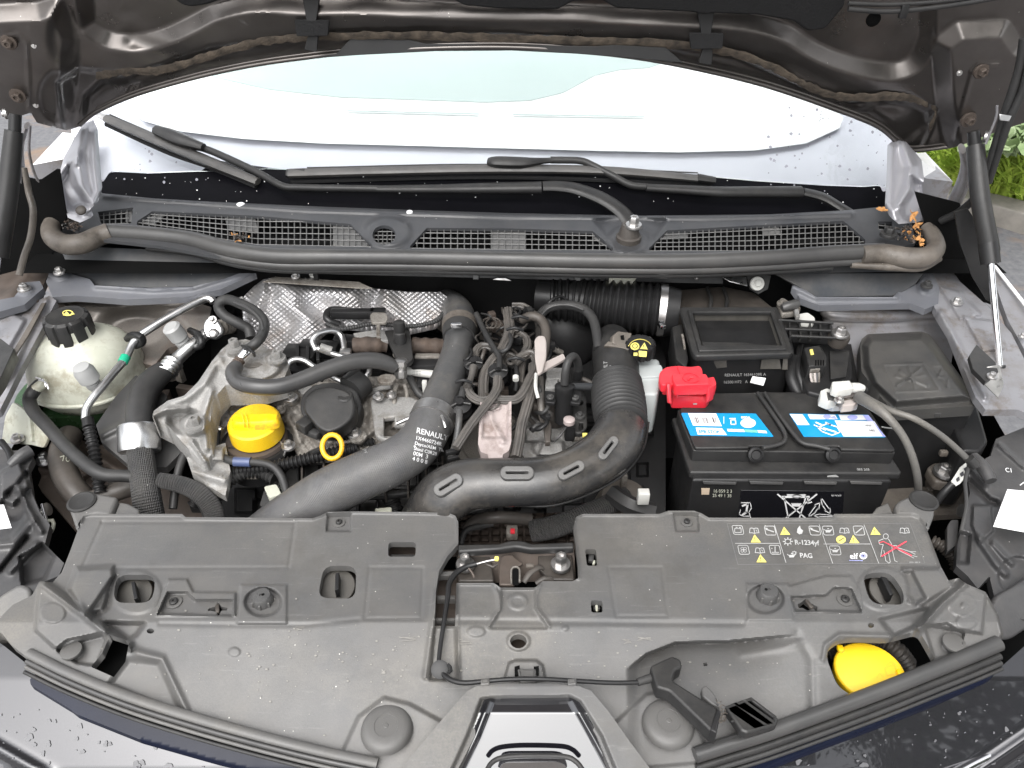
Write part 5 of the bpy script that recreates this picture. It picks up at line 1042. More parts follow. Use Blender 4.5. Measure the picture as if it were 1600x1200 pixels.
tube('down_pipe', [(716, 700, lz(700, .04)), (708, 720, lz(720, .02))], 5, M_plc, T); pbox('hose_clip', 706, 706, lz(706, .045), 20, 8, 8, M_plc, T, rz=.3, bev=.002); pbox('hose_clip', 708, 716, lz(716, .045), 18, 6, 7, M_plc, T, rz=.3, bev=.002)
tube('small_tube', [(806, 570, lz(570, .04)), (808, 590, lz(590, .04)), (806, 610, lz(610, .03))], 4, M_plc, T); tube('white_band', [(806, 588, lz(588, .047), 5), (806, 594, lz(594, .047), 5)], 5, M_wpl, T)
for i in range(16):
    u, v = random.uniform(740, 850), random.uniform(480, 640); pbox('small_connector', u, v, lz(v, .0), random.uniform(8, 22), random.uniform(8, 20), 14, random.choice([M_plc, M_rubb, M_rust, M_pl]), T, rz=random.uniform(-.6, .6), bev=.002)
for i in range(12):
    u, v = random.uniform(745, 850), random.uniform(476, 560); a = random.uniform(0, 6.3)
    tube('thin_wire', [(u, v, lz(v, .02)), (u+14*math.cos(a), v+10*math.sin(a), lz(v, .035)), (u+24*math.cos(a+.6), v+16*math.sin(a+.6), lz(v, .01))], 1.6, random.choice([M_rub, M_rubb, M_slv]), T, seg=6)
for i in range(34):
    u, v = random.uniform(728, 862), random.uniform(474, 690); a = random.uniform(1.0, 2.4)+(math.pi if i % 2 else 0); l = random.uniform(18, 46); k = random.uniform(.0, .035)
    P_ = [(u, v, lz(v, k)), (u+l*.4*math.cos(a)+random.uniform(-6, 6), v+l*.4*math.sin(a), lz(v, k+.012)), (u+l*.8*math.cos(a+.4), v+l*.8*math.sin(a+.4), lz(v, k+.008)), (u+l*math.cos(a+.9), v+l*math.sin(a+.9), lz(v, k-.01))]
    tube('thin_wire', P_, random.choice([1.8, 2.4, 3.4]), random.choice([M_rub, M_plc, M_slv, M_rubb]), T, seg=8)
    if i % 3 == 0: pbox('small_connector', u, v, lz(v, k+.01), random.uniform(9, 16), random.uniform(8, 14), 12, random.choice([M_plc, M_pl, M_rubb]), T, rz=a, bev=.0015)
tube('coiled_wire', [(760+10*math.cos(t)+t, 505+8*math.sin(t), lz(505, .03)) for t in np.linspace(0, 14, 30)], 1.6, M_rubb, T, seg=6); tube('coiled_wire', [(806+7*math.cos(t), 486+6*math.sin(t), lz(486, .035)) for t in np.linspace(0, 9, 20)], 2, M_plc, T, seg=6)
T = thing('pressure_pump_pouch', 'clear pinkish moulded plastic holder in the middle of the engine bay', 'holder', WZ(775, 670, .9))
rel('pouch_body', [(751, 620), (799, 620), (799, 690), (795, 704), (786, 710), (784, 722), (764, 722), (762, 710), (751, 706), (747, 694)], lambda u, v: lz(v, .048), [('p', [(756, 626), (794, 626), (792, 684), (754, 684)], -.006, 5), ('c', (777, 636, 5, 5), .005, 3), ('r', [(764, 640), (770, 662), (786, 690)], .004, 5)], M_pink, T, step=1.5)
T = thing('plastic_blade', 'beige translucent plastic lever with side arm beside the ribbed sleeves', 'lever', WZ(845, 560, .9))
M_beig = mat('beige_plastic', (.42, .37, .345), .4, col2=(.5, .45, .42), nscale=10, trans=.1)
plate('lever_blade', [(835, 530), (840, 524), (851, 524), (854, 532), (854, 556), (848, 580), (840, 584), (836, 560)], lz(550, .065), .006, M_beig, T, r=4, bev=.002); plate('lever_arm', [(842, 570), (852, 565), (880, 552), (884, 560), (848, 580), (842, 584)], lz(570, .064), .005, M_beig, T, r=2)
tube('white_rail', [(838, 584, lz(584, .05), 3), (837, 605, lz(605, .05), 3), (841, 622, lz(622, .045), 3)], 3, M_wpl, T)

T = thing('solenoid_valve', 'black cylindrical solenoid valve bolted to a slotted bracket', 'valve', WZ(882, 640, .9))
plate('slotted_bracket', [(880, 606), (908, 608), (916, 618), (918, 668), (908, 678), (892, 674), (886, 650)], lz(640, .02), .008, M_pl, T, r=6, bev=.002, holes=[ell(907, 628, 4, 4), [(905, 660), (911, 660), (911, 672), (904, 672)]]); bolt(906, 650, lz(650, .026), 8, T, M_seal)
kk = depth(WZ(882, 620, .98))/F
lathe('solenoid_body', WZ(881, 640, lz(640, .03)), [(14, -20), (14, 30), (15, 32), (15, 40), (11, 42), (5, 42)], M_plc, T, (0, .22, 1), 30, kk); lathe('solenoid_foot', WZ(881, 644, lz(644, .012)), [(17, 0), (17, 8), (14, 10)], M_rubb, T, (0, .1, 1), 4, kk, spin=.78)
for u, v in ((860, 620), (899, 621)): plate('mounting_ear', [(u-9, v-10), (u+9, v-8), (u+8, v+10), (u-8, v+8)], lz(v, .045), .006, M_plc, T, r=3); bolt(u, v, lz(v, .048), 6, T, M_seal, kindb='cap')
tube('vacuum_hose', [(882, 600, lz(600, .06)), (884, 578, lz(578, .075)), (889, 562, lz(562, .08)), (897, 557, lz(557, .075)), (903, 568, lz(568, .06)), (903, 586, lz(586, .04))], 6.5, M_rub, T); tube('hose_sleeve', [(903, 576, lz(576, .05), 8), (902, 590, lz(590, .035), 8)], 8, M_plc, T)
tube('blue_black_pipe', [(895, 604, lz(604, .04)), (925, 604, lz(604, .03))], 6, M_slate, T); tube('brown_pipe', [(900, 590, lz(590, .03)), (915, 594, lz(594, .03)), (925, 600, lz(600, .03))], 4, M_rubb, T)
for P in ([(853, 574), (880, 574), (879, 592), (854, 592)], [(852, 592), (872, 592), (872, 606), (852, 606)]): plate('pale_block', P, lz(585, .03), .012, M_cast, T, bev=.002)
tube('back_bar', [(844, 590, lz(590, .035)), (846, 640, lz(640, .03)), (850, 660, lz(660, .02))], 6, M_slv, T)
T = thing('sensor_plug', 'small black sensor connector with a pinkish knob beside the intake duct', 'connector', WZ(890, 680, .9))
pbox('plug_body', 890, 672, lz(672, .03), 16, 22, 30, M_plc, T, bev=.003); lathe('knob', WZ(889, 662, lz(662, .05)), [(6, 0), (8, 2), (8, 8), (5, 10)], M_pink, T, s=.00105); pbox('yellow_tip', 914, 680, lz(680, .03), 8, 6, 6, M_inky, T, bev=.001); pbox('side_plug', 905, 684, lz(684, .02), 26, 10, 10, M_castd, T, bev=.002)
tube('grey_wire', [(884, 668, lz(668, .04)), (874, 682, lz(682, .04)), (862, 690, lz(690, .03)), (855, 680, lz(680, .03))], 2, M_seal, T); 
for P in ([(848, 652), (856, 648), (862, 664), (860, 690), (852, 690)],): plate('clip_column', P, lz(670, .035), .01, M_rubb, T, bev=.002)
pbox('clip_head', 856, 652, lz(652, .045), 8, 8, 10, M_plc, T); 

T = thing('brake_servo', 'large black round brake servo in the dark behind the loom', 'brake servo', WZ(885, 540, .9))
lathe('servo_dome', WY(884, 530, 1.17), [(52, -30), (54, 0), (52, 6), (44, 14), (20, 20), (8, 22)], M_plc, T, (0, -1, .35), 48, .00112)
tube('servo_band', [(858, 535, 0, None, 1.13), (866, 545, 0, None, 1.13), (878, 552, 0, None, 1.13)], 5, M_castd, T); 
vh = tube('servo_hose', [(842, 496, 1.03), (852, 484, 1.035), (868, 478, 1.04), (890, 477, 1.04), (912, 483, 1.04), (926, 498, 1.035), (932, 520, 1.03), (935, 545, 1.02)], 7.5, M_rub, T, seg=18); tube('painted_hose_highlight', [(846, 492, 1.036), (856, 482, 1.042), (870, 477, 1.047), (892, 477, 1.047), (912, 484, 1.046)], 1.8, M_seal, T)  # servo hose highlight painted as a thin paler strip
T = thing('brake_fluid_reservoir', 'pale brake fluid reservoir with black cap and yellow warning symbols', 'reservoir', WZ(1005, 590, .9))
kk = depth(WZ(1000, 550, 1.02))/F
rc = cap_ribbed('reservoir_cap', WZ(999, 552, 1.02), 23*kk, .022, M_plc, T, 14)
Sx = onz(1.043)
marks('warning_symbols', [ell(992, 541, 7, 6, 18)], Sx, M_inky, rc); marks('warning_symbols', [[(1000, 545), (1007, 535), (1012, 546)], [(998, 548), (1011, 549), (1010, 558), (998, 557)], [(990, 551), (996, 551), (996, 556), (990, 556)]]+stroke(ell(1000, 546, 19, 16, 20, 200, 330), 1.2), Sx, M_inky, rc)
marks('symbol_detail', stroke(ell(992, 541, 4, 3.4, 14), 1, True)+[[(1005, 539), (1006.3, 539), (1006, 543), (1005.3, 543)]], lambda u, v: Sx(u, v)+np.array([0, 0, .0005]), M_inkb, rc)
M_resv = mat('pale_reservoir', (.42, .45, .45), .4, col2=(.48, .52, .52), nscale=9, dust=.2)
plate('reservoir_body', [(985, 560), (1030, 560), (1034, 590), (1028, 616), (985, 616)], 1.0, .08, M_resv, T, r=6, bev=.004); plate('reservoir_rim', [(983, 570), (1034, 570), (1037, 588), (983, 590)], 1.004, .008, M_resv, T, r=4)

T = thing('air_bellows', 'large black corrugated rubber air hose at the rear right with silver clamp', 'air hose', WZ(980, 480, .95))
tube('bellows', [(860, 468, 1.0, 30), (900, 470, 1.0, 32), (930, 474, 1.0, 35), (985, 480, 1.0, 38), (1030, 484, 1.0, 39)], 36, M_plc, T, seg=44, corr=(3, 11.5))
tube('plain_pipe', [(840, 462, 1.0, 26), (915, 472, 1.0, 34)], 30, M_plc, T, seg=30)
tube('steel_clamp', [(1029, 484, 1.0, 41), (1040, 485, 1.0, 41)], 41, M_steel, T, seg=44); pbox('clamp_screw', 1034, 508, 1.035, 10, 14, 8, M_chrome, T, rz=.2, bev=.002)
T = thing('air_filter_box', 'black air filter box with wide open rectangular snorkel', 'air filter', WZ(1150, 600, .8))
tube('box_neck', [(1040, 486, 1.0, 40), (1060, 488, 1.0, 36)], 38, M_plc, T, seg=30)
plate('box_back', [(1048, 452), (1130, 446), (1180, 456), (1212, 482), (1070, 486), (1046, 478)], 1.0, .05, M_rubb, T, r=6, bev=.006)
for u in (1105, 1130): tube('back_rib', [(u, 450, 1.01), (u+6, 468, 1.015), (u+4, 482, 1.015)], 3, M_pl, T)
pz = 1.03
rim = [(1062, 479), (1216, 479), (1240, 548), (1236, 552), (1088, 556), (1082, 550)]
plate('snorkel_rim', rim, pz, .012, M_pl, T, r=5, bev=.003, holes=[[(1082, 486), (1204, 486), (1222, 540), (1098, 540)]])
plate('rim_step', [(1074, 483), (1210, 482), (1230, 545), (1092, 548)], pz+.004, .008, M_pl, T, r=3, holes=[[(1082, 487), (1204, 487), (1222, 539), (1097, 539)]], bev=.002)
def rayquad(name, top, ztop, zbot, m, T):
    a = [WZ(u, v, ztop) for u, v in top]; b = [np.array([p[0]*.97+.03*np.mean([q[0] for q in a]), p[1]*.97+.03*np.mean([q[1] for q in a]), zbot]) for p in a]; n = len(a)
    fs = [(i, (i+1) % n, n+(i+1) % n, n+i) for i in range(n)]+[tuple(range(n, 2*n))]
    return link(name, mesh(name, a+b, fs, 20), m, T)

rayquad('tray_wall', [(1082, 486), (1204, 486), (1222, 540), (1098, 540)], pz, pz-.035, M_tray, T)
plate('tray_step', [(1086, 534), (1165, 535), (1180, 538), (1225, 540), (1222, 546), (1096, 545)], pz-.004, .01, M_pl, T)
plate('box_body', [(1070, 500), (1232, 500), (1242, 552), (1088, 558)], pz-.014, .16, M_plc, T, r=4, bev=.003)
plate('side_flange', [(1050, 510), (1066, 505), (1076, 560), (1072, 575), (1056, 560)], 1.0, .06, M_pl, T, bev=.003)
fp_ = Plane(WZ(1160, 556, pz-.014)+np.array([0, -.0015, 0]), (0, -1, 0))
for P in ([(1112, 561), (1135, 560), (1136, 574), (1120, 576)], [(1190, 563), (1218, 560), (1221, 577), (1188, 577)], [(1224, 561), (1231, 560), (1231, 578), (1222, 578)]): plate('latch_pocket', P, fp_, .003, M_tray, T)
text('RENAULT 16546109R A', ((1132, 588), (4.6, -.1), (0, -4.6)), onp(fp_), M_inkg, T); text('16500 H72   A', ((1130, 599), (4.6, -.1), (0, -4.6)), onp(fp_), M_inkg, T)
plate('paper_scrap', [(1176, 588), (1197, 591), (1193, 603), (1172, 598)], Plane(fp_.p+np.array([0, -.004, 0]), (0, -1, .3)), .001, M_white, T, r=1)
for i in range(7): pbox('side_grid', 1052+i*1.6, 520+i*10, .99, 8, 5, 10, M_plc, T)
tube('metal_clip', [(1066, 522, 1.02), (1070, 545, 1.0), (1068, 562, .98)], 2, M_castd, T)
T = thing('filter_bracket', 'black ribbed plastic bracket ending in a bolted grommet', 'bracket', WZ(1270, 520, .95))
plate('bracket_bar', [(1215, 500), (1300, 506), (1306, 527), (1236, 523), (1222, 512)], 1.02, .016, M_plc, T, bev=.002)
for i in range(5): u = 1232+i*16; plate('bracket_web', [(u, 502), (u+3, 502), (u+5, 526), (u+2, 526)], 1.028, .01, M_pl, T)
for a, b in (((1216, 500), (1302, 505)), ((1226, 514), (1304, 517)), ((1236, 525), (1306, 528))): tube('bracket_rail', [(*a, 1.03), (*b, 1.03)], 2.2, M_pl, T, seg=8)
kk = depth(WZ(1312, 523, 1.03))/F
lathe('grommet', WZ(1311, 526, 1.02), [(16, -12), (17, 0), (15, 5), (10, 6)], M_rubb, T, (0, -.2, 1), 28, kk); bolt(1313, 521, 1.033, 13, T, M_steel)
for P in ([(1214, 470), (1228, 466), (1240, 476), (1252, 478), (1250, 486), (1222, 490)],): plate('pump_bracket', P, 1.035, .012, M_castd, T, r=4, bev=.003)
lathe('pump_fitting', WZ(1236, 477, 1.045), [(5, -14), (7, -10), (7, 8), (5, 12)], M_seal, T, (1, .2, .2), 14, .00115); bolt(1222, 474, 1.04, 8, T, M_castd)
plate('pale_block', [(1246, 490), (1262, 487), (1275, 496), (1272, 504), (1250, 502)], 1.03, .012, M_wpl, T, r=4, bev=.003); plate('silver_arm', [(1240, 478), (1246, 476), (1250, 494), (1244, 496)], 1.04, .006, M_cast, T)
T = thing('relay_connector', 'black relay connector with yellow tag and bundled wires', 'connector', WZ(1275, 560, .9))
plate('back_wall', [(1232, 530), (1330, 536), (1342, 600), (1330, 625), (1240, 625), (1232, 590)], .96, .1, M_plc, T)
plate('connector_shroud', [(1252, 538), (1296, 534), (1304, 545), (1330, 546), (1334, 590), (1300, 622), (1262, 612), (1246, 580)], .985, .05, M_plc, T, r=4, bev=.004)
plate('connector_body', [(1256, 542), (1282, 538), (1292, 556), (1292, 570), (1264, 572)], 1.01, .03, M_pl, T, bev=.003, r=2); plate('yellow_tag', [(1265, 546), (1270, 545), (1272, 553), (1267, 554)], 1.0125, .002, M_inky, T)
for i in range(4): plate('connector_slot', [(1274+i*4, 562), (1276+i*4, 562), (1276+i*4, 570), (1274+i*4, 570)], 1.012, .002, M_dark, T)
pbox('wire_clamp', 1272, 578, 1.0, 16, 6, 8, M_castd, T, bev=.001)
for i in range(5): tube('wire', [(1266+i*3, 574, 1.0), (1267+i*3.2, 590, .99), (1271+i*1.8, 606, .975), (1272+i*1.2, 622, .95)], 1.8, [M_beig, M_castd, M_beig, M_seal, M_castd][i], T, seg=7)
tube('black_conduit', [(1240, 560, .99), (1236, 590, .98), (1250, 620, .96), (1262, 640, .93)], 9, M_plc, T); tube('black_conduit', [(1250, 540, .99), (1246, 575, .99), (1256, 612, .97)], 5, M_plc, T)
plate('label_panel', [(1296, 548), (1328, 548), (1322, 588), (1298, 592)], .99, .004, M_pl, T)

# ================================================================== BATTERY
T = thing('battery', 'large black car battery with two blue labels and carry handles', 'battery', WZ(1235, 760, .76))
plate('battery_case', [(1062, 655), (1345, 655), (1394, 752), (1082, 750)], .944, .185, M_plc, T, r=3, bev=.004)
plate('case_flange', [(1050, 652), (1352, 650), (1409, 737), (1407, 740), (1078, 738)], .951, .013, M_pl, T, r=3, bev=.003)
plate('lid_base', [(1058, 640), (1118, 618), (1190, 612), (1338, 613), (1400, 708), (1083, 704)], .972, .022, M_pl, T, r=4, bev=.002)
lidp = Plane((0, 1, .978), (0, 0, 1))
plate('lid_half', [(1062, 638), (1116, 614), (1181, 613), (1226, 684), (1218, 696), (1170, 697), (1170, 699), (1086, 700)], .978, .006, M_pl, T, r=5, bev=.002)
plate('lid_half', [(1197, 614), (1342, 614), (1400, 704), (1314, 702), (1312, 697), (1262, 697), (1240, 684)], .978, .006, M_pl, T, r=5, bev=.002)
for P in ([(1184, 614), (1204, 642), (1224, 672), (1227, 686), (1218, 694), (1192, 700)], [(1195, 614), (1216, 646), (1238, 676), (1254, 692), (1278, 697), (1296, 702)]): tube('handle_cord', [(a, b, .983) for a, b in P], 3.2, M_rub, T, seg=12)
for u in (1181, 1302): lathe('handle_eye', WZ(u, 711, .972), [(9, -10), (11, -6), (11, 2), (8, 4), (6, 1), (1.5, 1)], M_plc, T, (0, -.75, .6), 28, .00102); 
for u, w_ in ((1124, 28), (1198, 28), (1282, 28), (1353, 27)): pass
ff = Plane(WZ(1235, 751, .944)+np.array([0, -.0008, 0]), (0, -1, 0)); fl2 = Plane(WZ(1235, 739, .951)+np.array([0, -.0012, 0]), (0, -1, 0))
for x0, x1 in ((1098, 1151), (1171, 1224), (1256, 1308), (1328, 1379)): plate('vent_bar', [(x0, 752), (x1, 754), (x1-1, 758), (x0+2, 757)], Plane(ff.p+np.array([0, -.004, 0]), (0, -1, .3)), .005, M_seal, T, bev=.001)
plate('scuff_mark', [(1292, 744), (1306, 742), (1312, 746), (1306, 750), (1295, 750)], fl2, .0006, M_inkg, T, r=2)
text('085 203', ((1339, 735), (4.4, .1), (-.6, -3.6)), onz(.951), M_inkg, T)
text('16 059 2 3', ((1114, 769), (5.0, .1), (0, -5.2)), onp(ff), M_tank, T); text('25 49 1 38', ((1113, 776), (5.0, .1), (0, -5.2)), onp(ff), M_tank, T)
M_code = mat('printed_patch', (.45, .36, .27), .6); plate('printed_patch', [(1096, 763), (1109, 763), (1108, 773), (1096, 773)], ff, .0006, M_code, T)
plate('lower_label', [(1158, 766), (1319, 768), (1316, 830), (1150, 830)], ff, .0008, M_gloss, T); Sf = onp(Plane(ff.p+np.array([0, -.0006, 0]), (0, -1, 0)))
lf = T.children[-1]
bin_ = stroke([(1225, 776), (1232, 812)], 2.2)+stroke([(1259, 776), (1248, 812)], 2.2)+stroke([(1222, 776), (1264, 776)], 3)+stroke([(1230, 773), (1258, 773)], 2)+stroke([(1215, 772), (1262, 812)], 2.2)+stroke([(1276, 772), (1224, 812)], 2.2)+[[(1236, 786), (1252, 786), (1250, 791), (1238, 791)]]+stroke([(1262, 777), (1262, 786), (1268, 784)], 2)+stroke(ell(1245, 775, 7, 2.4, 12), 1.4, True)
marks('bin_symbol', bin_, Sf, M_ink, lf)
def arrow_tri(cx, cy, s):
    out = []; V = [np.array((cx+s*math.cos(math.radians(-90+120*k)), cy+s*.82*math.sin(math.radians(-90+120*k)))) for k in range(3)]; c = np.array((cx, cy+2.))
    for k in range(3):
        A, B = V[k], V[(k+1) % 3]; lr = lambda t, q: (A+(B-A)*t)*(1-q)+c*q
        p = [lr(.04, 0), lr(.58, 0), lr(.58, -.16), lr(.86, .22), lr(.58, .58), lr(.58, .42), lr(.16, .42), lr(-.02, .2)]; out += stroke([tuple(x) for x in p], 1.5, True)
    return out
marks('recycling_symbol', arrow_tri(1283, 797, 24), Sf, M_ink, lf); text('00 761635', ((1299, 775), (2.6, 0), (0, -2.6)), Sf, M_ink, lf)
marks('hand_and_tap_drawing', stroke([(1158, 785), (1172, 785), (1174, 793), (1170, 800), (1174, 812)], 1.3)+stroke([(1160, 790), (1168, 787), (1166, 800), (1160, 804)], 3)+stroke([(1157, 796), (1155, 803), (1160, 806), (1172, 806)], 1.2), Sf, M_ink, lf)
# labels on the lid
Sl = onz(.9795); Sl2 = onz(.9802); Sl3 = onz(.9809)
def lab(name, P, m=M_blue): return plate(name, P, .9792, .0010, m, T, bev=.0002, r=1.5)
L1 = lab('left_label', [(1064, 645), (1181, 646), (1209, 682), (1079, 680)]); L2 = lab('right_label', [(1233, 646), (1357, 648), (1384, 683), (1256, 682)])
marks('label_print', [[(1075, 645.5), (1119, 646), (1128, 666), (1083, 665)], [(1087, 668), (1128, 669), (1136, 679.5), (1090, 679)], ell(1169, 661, 12, 7.5, 24), [(1136, 670), (1162, 671), (1164, 675), (1137, 674)], [(1183, 672), (1197, 673), (1199, 677), (1185, 676)]], Sl, M_white, L1)
marks('label_print', [[(1163, 671), (1182, 672), (1184, 676), (1165, 675)]], Sl, M_inkgr, L1)
marks('battery_pictogram', stroke([(1142, 663), (1150, 663), (1149, 656), (1142, 656), (1142, 663)], 1.6)+stroke([(1140, 654), (1149, 654)], 1.6)+stroke([(1131, 651), (1131, 662)], 1), Sl, M_white, L1)
text('800A', ((1158, 654), (5, 0), (-.4, -3.8)), Sl, M_white, L1, bold=.03)
bars = []; x = 1084
while x < 1117:
    w_ = random.choice([.7, 1.1, 1.7]); 
    if not 1089 < x < 1094 and not 1105 < x < 1110: bars.append([(x, 652), (x+w_, 652), (x+w_+3, 661), (x+3, 661)])
    x += w_+random.choice([.9, 1.3])
marks('barcode', bars, Sl2, M_inkb, L1); text('EFB STOP', ((1092, 676), (5.6, .2), (-.8, -4.6)), Sl2, M_blue, L1, bold=.04)
marks('label_print', [[(1234, 647), (1254, 647.5), (1265, 664), (1246, 664)], [(1262, 647.5), (1305, 648), (1309, 655), (1266, 655)], [(1310, 648), (1348, 648.5), (1354, 656), (1314, 656)], [(1304, 657), (1366, 658), (1382, 682), (1318, 682)]], Sl, M_white, L2)
marks('lavender_print', [ell(1292, 651, 6, 3.6), ell(1332, 652, 8, 3.6), [(1348, 648.5), (1357, 648.5), (1384, 682.5), (1380, 682.5), (1364, 658), (1355, 657)], [(1296, 653), (1304, 650), (1308, 655)]], Sl2, M_lav, L2)
marks('car_battery_drawing', stroke([(1278, 668), (1292, 662), (1308, 667), (1313, 675), (1300, 680), (1284, 674), (1278, 668)], 1.8)+stroke([(1272, 664), (1290, 672)], 1.6)+stroke([(1275, 660), (1284, 664)], 2.4)+stroke([(1290, 660), (1298, 664)], 2)+stroke([(1287, 669), (1306, 675)], 2.4), Sl, M_white, L2)
text('AMP', ((1352, 666), (3.6, .1), (-.5, -2.6)), Sl2, M_inkb, L2); text('085', ((1358, 674), (4.6, .1), (-.6, -3.2)), Sl2, M_inkb, L2); text('K 9', ((1242, 658), (4, .1), (-.4, -3)), Sl2, M_inkg, L2)

T = thing('terminal_cover', 'bright red plastic cover over the positive battery terminal', 'terminal cover', WZ(1075, 625, .93))
plate('cover_base', [(1045, 600), (1108, 600), (1112, 612), (1106, 620), (1052, 619)], 1.0, .024, M_red, T, r=3, bev=.0014)
plate('cover_mid', [(1036, 592), (1114, 592), (1120, 602), (1118, 608), (1036, 606)], 1.012, .014, M_red, T, r=3, bev=.0014)
plate('cover_wing', [(1030, 582), (1040, 573), (1060, 571), (1078, 573), (1094, 571), (1098, 578), (1098, 594), (1034, 602), (1030, 594)], 1.03, .014, M_red, T, r=5, bev=.0014)
plate('cover_top', [(1050, 584), (1104, 584), (1110, 600), (1056, 602), (1052, 596)], 1.036, .02, M_red, T, r=3, bev=.0014)
plate('cover_ear', [(1104, 590), (1116, 588), (1120, 600), (1108, 606)], 1.03, .03, M_red, T, r=3, bev=.0014)
for P in ([(1042, 600), (1048, 600), (1050, 632), (1044, 630)], [(1054, 596), (1059, 596), (1060, 622), (1055, 622)], [(1106, 600), (1111, 600), (1109, 626), (1104, 626)]): plate('cover_rib', P, P3((P[0][0], P[0][1], 1.035), (P[1][0], P[1][1], 1.035), (P[2][0], P[2][1], 1.008)), .01, M_red, T, bev=.002)
rg = lathe('moulded_ring', WZ(1079, 591, 1.036), [(12, 0), (12, 1.5), (10.5, 1.5), (10.5, .3)], M_red, T, s=.00105, seg=28); tube('moulded_mark', [(1075, 594, 1.038), (1079, 588, 1.038), (1083, 590, 1.038)], 1.4, M_red, rg)
plate('wing_line', [(1058, 574), (1059, 573), (1063, 584), (1062, 584)], 1.0315, .002, M_red, T)
marks('scratch', [[(1083, 630), (1105, 630), (1105, 632.5), (1083, 632.5)]], surf(T.children[0]), M_pink, T.children[0])
T = thing('negative_clamp', 'whitish grey sensor clamp on the negative battery terminal', 'battery clamp', WZ(1310, 632, .95))
plate('clamp_base', [(1292, 622), (1336, 620), (1342, 634), (1330, 634), (1300, 636), (1290, 630)], .998, .010, M_lgrey, T, r=4, bev=.002)
plate('clamp_block', [(1282, 610), (1292, 606), (1306, 612), (1310, 622), (1296, 626), (1282, 620)], 1.02, .018, M_wpl, T, r=2, bev=.0015)
plate('dark_inset', [(1292, 612), (1306, 616), (1308, 624), (1294, 624)], 1.0215, .003, M_seal, T)
plate('sensor_box', [(1300, 596), (1328, 594), (1334, 606), (1310, 610), (1300, 606)], 1.04, .014, M_wpl, T, r=2, bev=.0015); tube('sensor_nozzle', [(1328, 606, 1.03, 8), (1342, 606, 1.028, 8), (1348, 607, 1.026, 6)], 8, M_wpl, T); tube('black_plug', [(1346, 606, 1.026, 6), (1352, 610, 1.02, 5)], 6, M_pl, T)
plate('clamp_jaw', [(1312, 618), (1338, 612), (1344, 622), (1336, 632), (1316, 634)], 1.012, .014, M_beig, T, r=3, bev=.002); bolt(1311, 626, 1.024, 8, T, M_steel); plate('jaw_slot', [(1318, 622), (1336, 619), (1337, 622), (1319, 625)], 1.0135, .003, M_castd, T)
T = thing('ground_cable', 'grey battery cables looping from the white clamp to the right headlamp', 'cable', WZ(1440, 740, .85))
tube('cable', [(1342, 620, 1.02, 10), (1362, 632, 1.03, 9), (1385, 650, 1.03, 7), (1410, 680, 1.01, 6), (1426, 715, .98, 6), (1434, 750, .94, 6), (1434, 775, .90, 6)], 6, M_cover, T)
tube('cable', [(1345, 622, 1.018, 10), (1370, 634, 1.025, 8), (1396, 643, 1.035, 5), (1430, 655, 1.035, 5), (1470, 680, 1.01, 5), (1500, 706, .98, 5), (1516, 722, .965, 5)], 5, M_cover, T)
tube('cable_boot', [(1514, 716, .975, 8), (1524, 728, .965, 8)], 8, M_pl, T)
T = thing('fuse_box', 'large black fuse box with embossed screwdriver and spanner emblem', 'fuse box', WZ(1440, 640, .8))
relief('fuse_lid', [(1344, 545), (1346, 530), (1356, 522), (1440, 518), (1452, 522), (1462, 534), (1528, 625), (1524, 634), (1398, 642), (1386, 632), (1360, 600), (1346, 580)], lambda u, v: .985+.0*u, [('p', [(1352, 540), (1360, 528), (1440, 526), (1452, 536), (1515, 622), (1400, 632), (1366, 600), (1354, 572)], .022, 14),
    ('r', [(1380, 570), (1442, 568), (1468, 610), (1400, 612), (1380, 570)], .0016, 1.6), ('r', [(1456, 572), (1478, 570), (1506, 606), (1484, 608), (1456, 572)], .0012, 1.4), ('r', [(1402, 602), (1420, 590), (1438, 576)], .003, 2), ('r', [(1408, 580), (1424, 592), (1448, 602)], .003, 3), ('r', [(1420, 574), (1426, 592), (1430, 606)], .002, 2), ('r', [(1400, 588), (1416, 592), (1444, 586)], .002, 2), ('r', [(1472, 578), (1466, 588), (1482, 592), (1480, 604)], .0018, 1.8), ('f', lambda U, V: .0004*np.sin(U*.08)*np.sin(V*.1))], mat('fuse_lid_plastic', (.034, .034, .034), .5, col2=(.056, .055, .053), nscale=7, dust=.5, dustcol=(.13, .12, .105), up=.6, bump=.3, bscale=500), T, step=1.6, skirt=.02)
plate('fuse_body', [(1346, 545), (1352, 528), (1445, 522), (1524, 628), (1522, 640), (1400, 646), (1350, 590)], .968, .20, M_plc, T, r=5, bev=.004)
plate('side_block', [(1480, 640), (1528, 632), (1545, 690), (1532, 706), (1505, 704)], .93, .12, M_plc, T, r=5, bev=.005)
hl = Plane(WZ(1450, 646, .968)+np.array([0, -.004, 0]), (0, -1, 0)); plate('lid_latch', [(1418, 650), (1422, 642), (1460, 640), (1464, 646), (1462, 652), (1420, 652)], hl, .006, M_pl, T, r=2); plate('pocket', [(1460, 646), (1471, 646), (1470, 652), (1460, 652)], Plane(hl.p+np.array([0, -.004, 0]), (0, -1, 0)), .003, M_seal, T)
tube('pale_wire', [(1378, 667, 1.0), (1390, 669, .995), (1402, 669, .99)], 1.1, M_lgrey, T, seg=6)
T = thing('battery_tray', 'dusty metal battery tray with bolt beside the fuse box', 'tray', WZ(1430, 770, .8))
rel('tray_plate', [(1380, 745), (1440, 735), (1530, 740), (1540, 800), (1370, 812)], lambda u, v: .80, [('c', (1470, 742, 30, 22), .02, 10)], M_endr, T, step=3)
plate('tray_wall', [(1462, 668), (1500, 664), (1502, 720), (1462, 728)], Plane(WY(1480, 700, 1.0), (0, -1, .2)), .006, M_rust, T); pbox('tray_stud', 1474, 708, .9, 12, 8, 10, M_endr, T, bev=.002)
